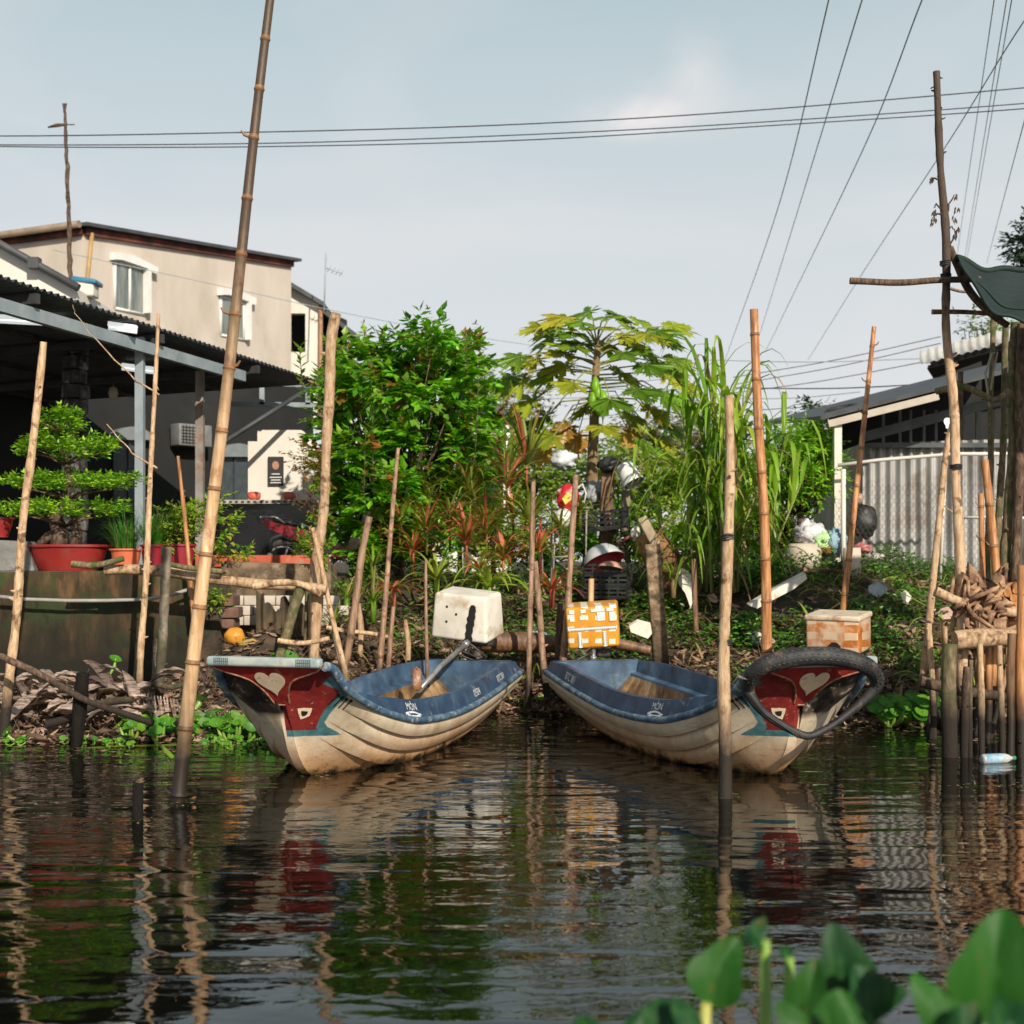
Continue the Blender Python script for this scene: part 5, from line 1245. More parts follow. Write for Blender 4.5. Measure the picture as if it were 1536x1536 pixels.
rs=[(640,770,15.9,44,.62,.035,G_olive,'big dark olive strap plant under the bushy tree',1.4,.9,.25,G_redl,.08),
(705,760,15.6,44,.62,.038,G_olive,'dark olive strap plant right of the biggest one',1.3,1.0,.25,G_redl,.15),
(760,735,15.9,34,.60,.045,G_olive,'tall brown and olive strap plant left of the red and white bag',2.0,.7,.2,G_redl,.45),
(795,790,15.3,36,.6,.045,G_olive,'yellow green strap plant touching the slender brown stick',1.2,1.0,.1,G_limes,.5),
(620,830,15.0,26,.42,.035,G_redl,'reddish strap plant above the white foam box corner',1.1,1.0,.1,G_olive,.3),
(700,820,14.9,30,.48,.036,G_redl,'rusty red strap plant directly above the white foam box',1.3,.9,.15,G_olive,.35),
(755,840,14.8,28,.5,.036,G_redl,'copper strap plant right of the rusty red one',1.0,1.1,.1,G_olive,.3),
(590,885,14.4,16,.40,.04,G_redl,'small flat red plant between the slim cane and the white box',.5,.9,0,G_olive,.2),
(828,885,14.7,30,.45,.032,G_redl,'spiky copper plant between the two brown sticks',.9,1.0,0,G_olive,.25),
(735,880,14.5,22,.62,.055,G_limes,'lime green fan of broad leaves behind the white foam box',.9,1.3,0,G_limes,.3),
(655,870,14.6,20,.55,.045,G_limes,'lime striped strap plant left behind the white foam box',1.2,1.1,0,G_olive,.5),
(560,850,14.9,22,.40,.028,G_olive,'small grassy plant at the foot of the bushy tree',1.3,.9,0,G_cane,.5),
(520,900,14.0,30,.40,.016,G_cane,'fine grassy tuft beside the thick pale pole foot',1.6,.9,0,G_dry,.3),
(500,940,13.6,26,.34,.016,G_cane,'lower fine grassy tuft beside the thick pale pole foot',1.6,.9,0,G_dry,.4),
(870,770,15.8,26,.4,.035,G_olive,'low olive plant under the red and white bag',1.2,1.1,0,G_limes,.3),
(670,720,16.8,30,.6,.03,G_olive,'shaded olive strap plant far behind the others',1.6,.8,.2,G_redl,.2),
(600,790,15.4,34,.5,.032,G_olive,'dark strap plant tucked under the left side of the bushy tree',1.2,1.0,.1,G_redl,.15),
(790,700,17.2,22,.75,.05,G_redl,'tall dark red bladed plant left of the papaya trunk',2.6,.4,.1,G_olive,.5),
(770,780,15.7,30,.5,.034,G_olive,'middle olive and red strap plant of the dense group',1.2,1.0,.1,G_redl,.3),
(675,795,15.2,34,.5,.034,G_olive,'middle dark strap plant of the dense group',1.2,1.0,.15,G_redl,.3),
(640,800,15.0,34,.5,.03,G_olive,'low brownish strap plant left in the dense group',1.2,1.0,.1,G_redl,.5),
(730,800,15.1,40,.55,.03,G_olive,'bushy brown green strap plant right in the dense group',1.2,1.0,.1,G_redl,.4),
(810,830,15.0,34,.5,.03,G_redl,'ragged copper plant between the thin stick and the red lined basin',1.1,1.0,.1,G_limes,.3),
(720,855,14.6,26,.42,.028,G_olive,'dark low plant just above the right end of the white foam box',.9,1.2,0,G_redl,.4),
(840,800,15.5,36,.55,.026,G_limes,'yellow green spiky plant under the metal stand',1.0,1.1,.1,G_olive,.4),
(610,760,15.8,40,.5,.03,G_olive,'shaded strap plant against the lower left of the bushy tree',1.3,1.0,.2,G_cane,.3),
(560,905,13.9,34,.36,.014,G_cane,'fine grass tuft left of the low thin rail',1.6,.9,0,G_dry,.4),
(1010,870,14.8,30,.42,.016,G_dry,'dry grass tuft right of the leaning concrete post',1.4,1.1,0,G_cane,.4)]
for i,(x,y,D_,n,L_,W_,m_,lab,up,dr,stm,m2,fr) in enumerate(rs): rosette(x,y,D_,n,L_,W_,m_,lab,100+i,up,dr,stm,m2,fr)
# --- pruned potted tree
r=random.Random(31); D=13.75
bt=thing('bonsai_tree',(P(100,0,D).x,D,1.45),'pruned tree with flat leafy tiers growing in the wide red bowl','tree')
lv=MB();wd=MB()
k=D/F
for (cx,cy,rx,ry,n) in((92,768,100,13,600),(105,728,108,13,640),(100,676,72,20,480),(92,636,34,22,270)):
    c=P(cx,cy,D)
    for i in range(n):
        a=r.uniform(0,6.28); q=math.sqrt(r.random()); 
        o=Vector((math.cos(a)*q*rx*k,math.sin(a)*q*min(rx*k*.75,.5),r.uniform(-1,1)*ry*k*(1-.4*q)))
        gq=mnoise.noise(o*5.5+Vector((0,0,cy)))
        if gq<-.12: continue
        o.z+=gq*.05; o.x*=1+.12*gq
        tw_=c+o; twig(lv,tw_,Vector((o.x*.6,o.y-.35,.55))+rv(r)*.5,.06,3,.06,.028,r,-.2)
    for i in range(9):
        a=i/9*6.28; e=c+Vector((math.cos(a)*rx*k*.75,math.sin(a)*.35,-.02)); s_=P(98,cy+22,D); wd.tube([s_,s_.lerp(e,.5)+Vector((0,0,.02)),e],[.014,.009,.005],5)
wd.tube([P(88,822,D),P(90,800,D),P(78,780,D)+Vector((0,.05,0)),P(96,755,D),P(104,720,D),P(98,690,D),P(94,640,D)],[.10,.085,.06,.05,.035,.028,.015],9)
wd.tube([P(110,822,D),P(116,800,D),P(112,775,D),P(100,745,D)],[.06,.05,.04,.03],8); wd.tube([P(60,818,D),P(72,805,D),P(86,800,D)],[.05,.05,.05],8)
lv.build('crown',G_bons,bt); wd.build('trunk',M_barkd,bt)
# --- potted plants
M_redpot=mat('red_glazed_pot',[(.19,.013,.012),(.28,.022,.018)],scale=3,rough=.4,bump=.05,dirt=(.15,.06,.04),dscale=5,damt=(.55,.75))
M_crim=mat('crimson_pot',[(.22,.010,.022),(.30,.016,.03)],scale=3,rough=.4,bump=.05,dirt=(.16,.03,.03),dscale=5)
M_orpot=mat('orange_clay_pot',[(.52,.11,.045),(.62,.16,.07)],scale=4,rough=.6,bump=.1)
M_potsoil=mat('pot_soil',[(.03,.02,.012),(.06,.04,.025)],rough=.95)
def pot(px,pytop,pybot,wt,wb,D,m,name,label,rim=.012,oval=1):
    k=D/F; top=P(px,pytop,D); h=(pybot-pytop)*k; rt_=wt/2*k; rb=wb/2*k
    root=thing(name,(top.x,top.y,top.z-h),label,'pot','plant pots on the river wall')
    M=Matrix.Diagonal((1,oval,1))
    mb=MB(); mb.lathe((top.x,top.y,top.z-h),[(0,0),(rb,0),(rb*1.02,h*.05),(lerp(rb,rt_,.6),h*.5),(rt_*.95,h*.86),(rt_*.96,h*.9),(rt_+rim,h*.91),(rt_+rim,h),(rt_-.015,h),(rt_*.9,h*.86)],32,rot=M); mb.build('body',m,root,sharp=40)
    mb=MB(); mb.lathe((top.x,top.y,top.z-h),[(0,h*.9),(rt_*.93,h*.88)],24,rot=M); mb.build('soil',M_potsoil,root); return top
pot(102,817,856,124,86,13.75,M_redpot,'plant_bowl','wide shallow red bowl under the pruned tree',.02,.62)
pot(189,823,852,46,33,13.45,M_orpot,'plant_pot','orange clay pot of grass right of the wide red bowl')
pot(229,817,852,34,27,13.6,M_crim,'plant_pot','crimson pot just right of the orange clay pot')
pot(271,816,852,43,34,13.6,M_crim,'plant_pot','crimson pot behind the tallest bamboo')
pot(2,776,806,36,20,13.7,M_redpot,'plant_pot','flared red pot at the left frame edge on a grey block')
mb=MB(); q=P(18,0,13.7); mb.prism([P(-30,809,13.6),P(40,812,13.6),P(52,856,13.6),P(-30,856,13.6)],(0,.35,0))
tag(mb.build('concrete_block',mat('grey_block',[(.14,.14,.13),(.25,.25,.24)],rough=.95,bump=.7,dirt=(.06,.06,.05),dscale=5),origin=(q.x,13.7,1.4)),'mottled grey concrete block under the flared red pot','block')
def tuft(px,py,D,n,L,W,m,name,label,spread=.6,seed=1,droop=.5,rad=.1,m2=None):
    r=random.Random(seed); b=P(px,py,D); mb=MB()
    for k in range(n):
        a=r.uniform(0,6.28); q=r.uniform(0,rad); strap(mb,b+Vector((q*math.cos(a),q*math.sin(a),0)),Vector((math.cos(a)*spread*r.random(),math.sin(a)*spread*r.random(),1)),L*r.uniform(.55,1.1),W,droop*r.uniform(.3,1.6),5,1 if r.random()<.12 else 0,0,r)
    tag(mb.build(name,[m,m2 or m],origin=b),label,'plant')
tuft(190,826,13.45,230,.42,.007,G_grass,'grass_tuft','tuft of fine bright grass in the orange clay pot',.75,2,.7,.11,G_dry)
tuft(232,822,13.6,240,.46,.007,G_grass,'grass_tuft','tuft of fine bright grass in the crimson pot beside the orange one',.8,3,.7,.1,G_dry)
round_tree('pot_shrub',270,785,30,28,13.6,822,'bright green shrub in the crimson pot behind the tallest bamboo',G_crot,41,26,8,.12,4,.06,.024,tw=.02,clr=.2)
round_tree('pot_shrub',320,795,30,48,13.7,860,'thin yellow green shrub with reddish tips right of the tallest bamboo',G_crot,42,16,4,.16,4,.075,.035,tw=.014,clr=.15)
round_tree('wall_shrub',310,900,28,24,13.4,960,'small shrub sprouting below the branch rail right of the tallest bamboo',G_crot,43,12,4,.12,4,.06,.03,tw=.01)
round_tree('wall_shrub',342,835,30,12,14.2,850,'low yellowish sprout on the stained wall',G_crot,44,10,4,.12,4,.06,.03,tw=.01)
round_tree('sprig_bush',470,720,24,60,15.0,850,'thin reddish sprigs reaching left from the bushy tree towards the poster wall',G_ochre,45,14,5,.2,5,.06,.03,tw=.012)
round_tree('sprout',475,820,26,20,14.3,860,'yellow green sprout at the foot of the parked motorbike',G_crot,46,10,5,.12,4,.07,.035,tw=.01)
G_scrap=[mat('scrap_white',[(.55,.52,.47),(.68,.65,.60)],rough=.7,bump=.4),mat('scrap_blue_grey',[(.22,.27,.32),(.40,.45,.50)],rough=.6,bump=.4),mat('scrap_pinkish',[(.42,.24,.20),(.58,.42,.36)],rough=.7,bump=.4)]
# --- ground cover and litter
r=random.Random(50)
mb=MB()
for k in range(36000):
    u=r.random()
    if u<.62: x=r.uniform(2.2,6.2); y=r.uniform(12.9,17.5)
    elif u<.85: x=r.uniform(.9,2.6); y=r.uniform(13.9,17.5)
    else: x=r.uniform(-1.9,1.0); y=r.uniform(14.2,17.5)
    z=ground(x,y); 
    if mnoise.noise(Vector((x*1.1,y*1.1,3)))<-.14 or z<.2: continue
    b=Vector((x,y,z+r.uniform(0,.30)*max(0,.45+mnoise.noise(Vector((x*2,y*2,8)))*1.2))); a=r.uniform(0,6.28)
    leaf(mb,b,Vector((math.cos(a),math.sin(a),r.uniform(-.1,.9))),(Vector((0,-.5,1))+rv(r)*.5).normalized(),r.uniform(.035,.085),r.uniform(.022,.045),mi=0)
tag(mb.build('ground_cover',G_cover),'low green creeping plants over the bank','ground cover',kind='stuff')
mb=MB()
for k in range(15000):
    x=r.uniform(-5.6,6.0); dsh=shore(x); y=dsh+abs(r.gauss(0,1))*1.1-.25 if r.random()<.75 else r.uniform(dsh,dsh+3.5)
    if x<-3 and y>13.1: continue
    z=max(.005,ground(x,y)); b=Vector((x,y,z+r.uniform(.0,.06))); a=r.uniform(0,6.28)
    L_=r.uniform(.05,.16); leaf(mb,b,Vector((math.cos(a),math.sin(a),r.uniform(-.2,.5))),(Vector((0,-.3,1))+rv(r)*.7).normalized(),L_,L_*r.uniform(.25,.5),curl=r.uniform(-.3,.4),fold=r.uniform(0,.4))
tag(mb.build('leaf_litter',G_lit),'dry brown leaves littering the bank','leaf litter',kind='stuff')
mb=MB()
for k in range(1500):   # twigs among the litter
    x=r.uniform(-5.6,6.0); y=shore(x)+abs(r.gauss(0,1))*.9
    if x<-3 and y>13.0: continue
    z=max(.0,ground(x,y)); b=Vector((x,y,z+.01)); e=b+Vector((r.uniform(-.22,.22),r.uniform(-.15,.15),r.uniform(0,.22))); m_=b.lerp(e,.5)+rv(r)*.03
    mb.tube([b,m_,e],[.006,.005,.002],3,cap=False)
tag(mb.build('twig_litter',mat('twig_brown',[(.08,.05,.03),(.22,.15,.10)],rough=.9,bump=0)),'fine dead twigs littering the bank','twigs',kind='stuff')
# big dead banana and palm leaves at the left waterside
g6='big dead leaves heaped at the left waterside'
mb=MB()
def bigleaf(mb,b,d,L,W,curl,r):
    nseg=9; pr=[]; p=Vector(b); dd=d.normalized(); s=dd.cross(Vector((r.uniform(-.4,.4),-.4,1))).normalized()
    for i in range(nseg+1):
        t=i/nseg; w=W*.5*math.sin(math.pi*min(1,.06+t*.94))**.7; up=s.cross(dd).normalized()
        wv=.006*math.sin(i*2.1+L*9)
        pr.append((p-s*w+up*(curl*w+wv),p-s*w*.5+up*curl*w*.3,p-up*.012,p+s*w*.5+up*curl*w*.3,p+s*w+up*(curl*w-wv))); p=p+dd*L/nseg; dd=(dd+Vector((0,0,-.10))+rv(r)*.05).normalized()
    o=len(mb.v)
    for q in pr: mb.v+=[tuple(v) for v in q]
    for i in range(nseg):
        for j in range(4):
            k=o+5*i+j; mb.f.append((k,k+1,k+6,k+5)); mb.m.append(0); mb.sm.append(True)
bl=[(148,1040,12,-.9,.6,.26),(165,1062,60,.1,.62,.24),(190,1045,70,.2,.5,.2),(205,1065,95,.2,.55,.2),(215,1062,110,.3,.5,.16),(60,1040,20,.2,.6,.2),(90,1050,160,.3,.6,.2),(30,1060,40,.3,.5,.22),(110,1030,10,.2,.6,.18),(60,1070,-20,.2,.55,.2),(100,1080,30,.3,.5,.2),(20,1020,0,.2,.6,.15),(130,1075,140,.3,.45,.2),(185,1030,150,.25,.5,.2),(15,1080,70,.4,.5,.2),(235,1000,85,.6,.4,.12)]
labs=['broad grey dead leaf propped on the black forked stump','curled striped dead leaf right of the black forked stump','second curled dead leaf standing between stump and thin pole','pointed pale dead leaf leaning left of the slender pole','pointed pale dead leaf right of the slender pole foot','flat ribbed dead leaf under the slanting dark branch','dead leaf fallen across the ribbed one','folded dead leaf at the left edge of the heap','long dead leaf on the ridge of the heap','dead leaf dipping towards the water','low dead leaf below the slanting branch','thin dead leaf strip on top at the far left','short dead leaf above the floating yellow reed','light dead leaf behind the standing curled ones','small dead leaf by the leftmost pole foot','narrow purple grey dead leaf hanging beside the grey post']
for i,(x,y,ang,upz,L_,W_) in enumerate(bl):
    mb=MB(); b=P(x,y,11.75-(y-1030)*.008); bigleaf(mb,b,Vector((math.cos(R(ang)),r.uniform(-.3,.3),abs(upz)*1.6 if ang not in(12,) else .2)),L_*.68,W_*.52,r.uniform(.3,.9),r)
    tag(mb.build('dead_leaf',G_bigdry,origin=b),labs[i],'leaf',g6)
mb=MB()
for k in range(110):
    b=P(r.uniform(-10,235),r.uniform(1015,1085),r.uniform(11.4,12.0)); b.z=max(b.z,.04); bigleaf(mb,b,Vector((r.uniform(-1,1),r.uniform(-.6,.2),r.uniform(-.1,.8))),r.uniform(.18,.40),r.uniform(.04,.09),r.uniform(.2,.9),r)
tag(mb.build('dead_leaf_litter',G_bigdry),'smaller curled dead leaves packed in the heap at the left waterside','leaf litter',kind='stuff')
mb=MB()   # ribbed palm frond remains
for q in range(5):
    b=P(40+q*36+r.uniform(-10,10),1015+r.uniform(0,50),11.6); dr=Vector((1,r.uniform(-.2,.2),r.uniform(-.35,.1))).normalized()
    for k in range(16):
        p=b+dr*k*.03; strap(mb,p,Vector((r.uniform(.1,.5),-.35,-.9)),r.uniform(.2,.34),.022,.2,3,0,0,r)
tag(mb.build('palm_frond_litter',G_bigdry),'torn ribbed palm frond strips over the dead leaves','palm fronds',kind='stuff')
# --- water hyacinth
def hyac(mb,b,n,size,r,mi=(0,),h=.16):
    for k in range(n):
        a=r.uniform(0,6.28); ht=h*r.uniform(.5,1.2); q=r.uniform(.3,1)*h*.7
        e=b+Vector((math.cos(a)*q,math.sin(a)*q,ht)); m_=b.lerp(e,.5)+Vector((math.cos(a)*.02,math.sin(a)*.02,-.01))
        mb.tube([b,m_,e],[size*.10,size*.16,size*.05],5,mi=1,cap=False)
        nrm=(Vector((math.cos(a)*.4,math.sin(a)*.4-.5,.8))+rv(r)*.4).normalized(); u=nrm.cross(Vector((.3,.2,.9))).normalized(); v=nrm.cross(u)
        o=len(mb.v); mb.v.append(tuple(e+nrm*(-.12)*size)); N_=10; s=size*r.uniform(.75,1.15)
        for j in range(N_):
            t=j/N_*6.28; rr=s*(.5+.06*math.cos(2*t)); mb.v.append(tuple(e+u*rr*math.cos(t)*1.05+v*rr*math.sin(t)*.95+nrm*.03*s*math.sin(3*t)))
        for j in range(N_): mb.f.append((o,o+1+j,o+1+(j+1)%N_)); mb.m.append(mi[0]); mb.sm.append(True)
M_pet=mat('hyacinth_stalk',[(.12,.26,.03),(.22,.34,.06)],rough=.4,bump=0)
M_pety=mat('yellow_stalk',[(.30,.34,.05),(.42,.40,.10)],rough=.45,bump=0)
r=random.Random(60)
mb=MB()
for k in range(150):
    x=r.uniform(185,425); y=r.uniform(1048,1100); 
    if x>330 and y<1070 and x>390: continue
    b=PZ(x,y+14,0); hyac(mb,b,5,.10,r,h=.15)
for k in range(70): b=PZ(r.uniform(300,440),r.uniform(1080,1125),0); hyac(mb,b,3,.055,r,h=.05)
tag(mb.build('water_hyacinth',[G_hya,M_pet]),'green water plants floating at the left bank','water plants',kind='stuff')
mb=MB()
for k in range(75):
    b=PZ(r.uniform(735,840),r.uniform(1030,1068),0); b.y=min(b.y,14); hyac(mb,b,3,.075,r,h=.12)
for k in range(55): b=PZ(r.uniform(1318,1408),r.uniform(1045,1092),0); hyac(mb,b,5,.13,r,h=.2)
for k in range(26): b=PZ(r.uniform(0,200),r.uniform(1105,1122),0); hyac(mb,b,3,.05,r,h=.05)
tag(mb.build('water_hyacinth',[G_hya,M_pet]),'green water plants between the boats and by the landing','water plants',kind='stuff')
for i,(x,y,dd,s_) in enumerate(((427,992,12.6,.30),(292,1038,9.0,.16),(165,992,12.3,.12),(22,1088,10.9,.14))):
    mb=MB(); c=P(x,y,dd); hyac(mb,c-Vector((0,0,.12)),1,s_,r,h=.12)
    tag(mb.build('round_leaf_plant',[G_hya,M_pet],origin=c-Vector((0,0,.12))),['broad bright green leaf rising just behind the left bow','round green leaf hugging the tallest bamboo near the water','small green leaf lying on top of the dead leaf heap','dark green leaf at the left edge near the water'][i],'plant')
mb=MB()
strap(mb,PZ(120,1122),Vector((1,.05,.05)),1.05,.03,.06,6,0); strap(mb,PZ(170,1121),Vector((1,-.05,.06)),.85,.04,.06,6,0); strap(mb,PZ(262,1140),Vector((-.5,.6,.3)),.4,.05,.1,5,0)
tag(mb.build('floating_reed',G_limes,origin=PZ(150,1122)),'long yellow green reeds floating left of the tallest bamboo foot','reed')
mb=MB(); c=P(1345,885,12.9); strap(mb,c,Vector((1,-.5,-.55)),.42,.055,.1,5,0); tag(mb.build('fallen_frond',G_limes,origin=c),'yellow green leaf blade lying on the right bank','leaf')
mb=MB(); r=random.Random(71)
for k in range(1500):
    x=r.uniform(-5.5,5.5); q=abs(r.gauss(0,1)); y=shore(x)-.1-q*.55-.05*q*q
    if abs(x)<.9 and y<11.6: continue
    b=Vector((x,y,.006+r.uniform(0,.006))); a=r.uniform(0,6.28); L_=r.uniform(.02,.09)
    leaf(mb,b,Vector((math.cos(a),math.sin(a),.02)),Vector((0,0,1)),L_,L_*r.uniform(.3,.7),fold=.02,curl=0,mi=r.choice((0,0,1)))
for k in range(220):
    px_,py_=r.choice(((266,1205),(1088,1195),(209,1232),(480,1165),(1150,1160),(690,1110),(930,1110),(1445,1180),(1530,1180),(115,1125),(4,1110)))
    p=PZ(px_+r.gauss(0,14),py_+r.gauss(0,4)); p.z=.006; a=r.uniform(0,6.28); L_=r.uniform(.012,.045); leaf(mb,p,Vector((math.cos(a),math.sin(a),.02)),Vector((0,0,1)),L_,L_*.5,fold=.02,curl=0,mi=r.choice((0,1)))
tag(mb.build('floating_scraps',[G_lit,G_hya]),'tiny leaves and scraps floating along the waterline','floating scraps',kind='stuff')
mb=MB()
for k in range(950):
    x=r.uniform(-1.9,5.4); y=shore(x)+r.uniform(.2,3.2); z=ground(x,y); a=r.uniform(0,6.28); b=Vector((x,y,z+r.uniform(0,.1)))
    strap(mb,b,Vector((math.cos(a),math.sin(a)*.6,r.uniform(-.1,.9))),r.uniform(.2,.6),r.uniform(.012,.035),r.uniform(.4,2),5,r.choice((0,0,1)),r.uniform(-1,1),r)
tag(mb.build('dry_fronds',[G_dry,G_limes]),'dry and yellowing blades tangled over the bank','dry leaves',kind='stuff')
for i in range(22):
    x=r.uniform(-1.3,5.2); y=shore(x)+r.uniform(.4,3.0); z=ground(x,y)+.05; n_=r.randint(5,7); a0=r.uniform(0,6.28); w_=r.uniform(.05,.13)
    q=[Vector((x+w_*math.cos(a0+6.28*j/n_)*r.uniform(.6,1.2),y,z+w_*.7*math.sin(a0+6.28*j/n_)*r.uniform(.6,1.2)+.04)) for j in range(n_)]
    mm=MB(); mm.prism(q,(r.uniform(-.02,.02),.03,.03)); tag(mm.build('litter_scrap',G_scrap[i%3],origin=q[0]),'small pale scrap of rubbish lying among the bank plants','rubbish','small scraps of rubbish on the bank')
# leaves in the near right corner, out of focus
g7='large leaves in the near right corner'
def bigh(px,py,d,w_,h_,tilt,lab,face=(0,-1,.35),stalk=None,mi=0,seed=0):
    py+=16; d*=.68; w_*=.92; h_*=.86
    r=random.Random(seed+int(px)); c=P(px,py,d); n=Vector(face).normalized()
    up=Vector((math.sin(R(tilt)),.25,math.cos(R(tilt)))); up=(up-n*up.dot(n)).normalized(); s=up.cross(n).normalized()
    mb=MB(); k=d/F; N_=24; ring=[]
    W=w_*k/2; Hh=h_*k/2
    j1,j2,j3=r.uniform(.6,1.3),r.uniform(0,6.28),r.uniform(-.25,.25)
    def pt_(t,q):
        cs=math.cos(t); prof_=math.sin(t)*(1-.30*cs)*(.86 if cs>0 else 1)
        sx=prof_*W*q; sy=cs*Hh*q*(1.12 if cs>.6 else 1)
        x=sx/W; y=sy/Hh
        fold=abs(sx)*(.28+.22*j1)-.22*W*y*y*j1+.10*W*math.sin(3*t+j2)*q*q
        return c+s*(sx+j3*W*y*y)+up*sy+n*fold
    rings=5; vs=[c]
    for a in range(1,rings+1):
        for j in range(N_): vs.append(pt_(2*math.pi*j/N_,a/rings))
    fs=[(0,1+j,1+(j+1)%N_) for j in range(N_)]
    for a in range(rings-1):
        for j in range(N_): fs.append((1+a*N_+j,1+(a+1)*N_+j,1+(a+1)*N_+(j+1)%N_,1+a*N_+(j+1)%N_))
    root=thing('water_hyacinth_leaf',(c.x,c.y,0),lab,'leaf',g7)
    mb.add(vs,fs,0,True); mb.build('blade',G_near if not mi else G_nearl,root)
    b=c-up*Hh; e=Vector((b.x+(stalk or 0)*k,b.y+.05,-.05)); m2=MB(); m2.tube([b,b.lerp(e,.4)+Vector(((stalk or 0)*k*-.25,0,.02)),e],[.010,.016,.02],8); m2.build('stalk',M_pety if mi else M_pet,root)
G_near=leafmat('near_leaf',[(.004,.028,.010),(.006,.050,.014),(.010,.080,.014)],.15,.42)
G_nearl=leafmat('near_light_leaf',[(.010,.065,.006),(.016,.092,.008),(.03,.12,.012)],.2,.42)
veins(G_near); veins(G_nearl)
nl=[(1078,1440,3.7,92,118,25,'leaf on a long yellow arching stalk, leftmost above the water',(-.2,-1,.3),-55,1),
(1100,1462,3.65,100,95,-60,'dark leaf half folded behind the leftmost light one',(.3,-1,.1),10,0),
(1132,1390,3.9,75,38,-70,'pale blue green leaf lying flat, highest on the left',(0,-.6,1),20,0),
(1178,1412,3.9,26,22,-30,'tiny leaf right of the pale flat one',(0,-.8,.6),5,0),
(1262,1425,3.6,95,120,-12,'upright dark leaf with a pointed top in the middle of the group',(.1,-1,.1),10,0),
(1215,1468,3.5,70,95,18,'light green upright leaf left of the dark pointed one',(-.35,-1,.2),-15,1),
(1300,1480,3.45,110,100,-30,'dark blue green leaf below the pointed one',(.5,-1,.3),20,0),
(1255,1505,3.3,90,80,0,'mid green leaf under the light upright one',(0,-1,.6),5,1),
(1490,1440,3.05,150,190,8,'very large glossy leaf at the right edge',(-.2,-1,.15),10,1),
(1425,1452,3.2,90,100,-20,'dark leaf behind the very large one',(.3,-1,.2),0,0),
(1420,1512,3.0,150,85,60,'broad light leaf sweeping left at the lower right',(-.1,-.8,.8),20,1),
(1515,1520,2.9,90,90,0,'blue green leaf in the lower right corner',(0,-1,.6),10,0),
(1205,1530,3.2,110,60,50,'broad leaf cut by the lower frame edge in the middle',(-.1,-.8,.7),0,1),
(990,1515,3.5,80,70,20,'leaf with a yellow stalk at the lower edge left of the group',(-.2,-1,.5),-30,0),
(880,1535,3.5,70,60,0,'dark blue leaf at the lower edge, far left of the group',(0,-1,.6),0,0),
(1125,1525,3.4,100,70,-20,'dark shaded leaf at the lower edge under the leftmost leaves',(0,-1,.5),0,0),
(1345,1535,3.1,120,60,70,'dark leaf crossing the lower frame edge',(0,-.8,.7),0,0),
(1375,1480,3.3,60,80,-10,'narrow light leaf between the dark ones',(.1,-1,.2),0,1),
(1040,1528,3.4,110,50,70,'flat dark leaf at the lower edge below the yellow stalk',(0,-.5,1),0,0),
(940,1540,3.4,90,46,-70,'flat green leaf at the lower edge left of the yellow stalk',(.1,-.5,1),0,0),
(1290,1530,3.1,120,60,60,'flat mid green leaf at the lower edge in the middle',(0,-.5,1),0,1),
(1440,1540,2.9,130,60,-60,'flat dark leaf at the lower edge on the right',(0,-.5,1),0,0),
(1168,1500,3.4,90,70,30,'dark green leaf tucked under the light upright one',(.2,-.9,.5),0,0)]
nl=[a for a in nl if (a[0],a[1]) not in ((1168,1500),(1125,1525),(1375,1480),(1425,1452),(1100,1462),(1345,1535))]
for i,a in enumerate(nl): bigh(*a)
# ------------------------------------------------------------------ foam boxes and engines
def rotm(rx=0,ry=0,rz=0): return Matrix.Rotation(R(rz),3,'Z')@Matrix.Rotation(R(ry),3,'Y')@Matrix.Rotation(R(rx),3,'X')
M_foam=mat('old_white_foam',[(.58,.54,.46),(.70,.66,.57),(.76,.72,.64)],scale=3,rough=.85,bump=.25,bscale=60,bdist=.004,dirt=(.36,.24,.11),dscale=5.5,damt=(.54,.74))
M_hole=mat('black_hole',[(.004,.004,.004),(.012,.011,.01)],rough=.9)
def boxframe(c,M,p): return Vector(c)+M@Vector(p)
c=P(702,921,13.0); M=rotm(9,5,-22); sz=(.60,.44,.44)
wb=thing('foam_box',c-Vector((0,0,.25)),'big upside down white foam box with a ragged black slot over the left boat engine','box')
mb=MB(); 
# slightly tapered rounded box
mb.rbox((0,0,0),sz,.035,None,0,4)
mb.v=[tuple(Vector(c)+M@Vector((v[0]*(1-.10*(v[2]/sz[2]+.5))*(1+.02*mnoise.noise(Vector(v)*9)),v[1]*(1-.10*(v[2]/sz[2]+.5)),v[2]+.012*mnoise.noise(Vector(v)*7)))) for v in mb.v]
mb.build('shell',M_foam,wb,sharp=50)
def patch(pts,c,M,yf,m,name,par,th=.004):
    mb=MB(); mb.prism([Vector(c)+M@Vector((x,yf(z) if callable(yf) else yf,z)) for x,z in pts],M@Vector((0,-th,0))); return mb.build(name,m,par)
yf=lambda z:-(sz[1]/2)*(1-.10*(z/sz[2]+.5))-.001
patch([(.115,.125),(.125,.14),(.15,.143),(.168,.13),(.176,.09),(.168,.055),(.172,.02),(.16,-.01),(.165,-.05),(.15,-.08),(.152,-.12),(.138,-.15),(.15,-.19),(.145,-.217),(.05,-.217),(.075,-.18),(.07,-.14),(.082,-.11),(.074,-.06),(.09,-.03),(.083,.01),(.10,.04),(.103,.09)],c,M,yf,M_hole,'ragged_slot',wb)
for x,z in((-.13,.10),(-.03,.035),(-.13,-.045)):
    mb=MB(); mb.lathe(Vector(c)+M@Vector((x,yf(z)-.001,z)),[(0,0),(.012,0),(.012,.004),(0,.004)],10,rot=M@Matrix.Rotation(R(90),3,'X')); mb.build('nail_hole',M_hole,wb)
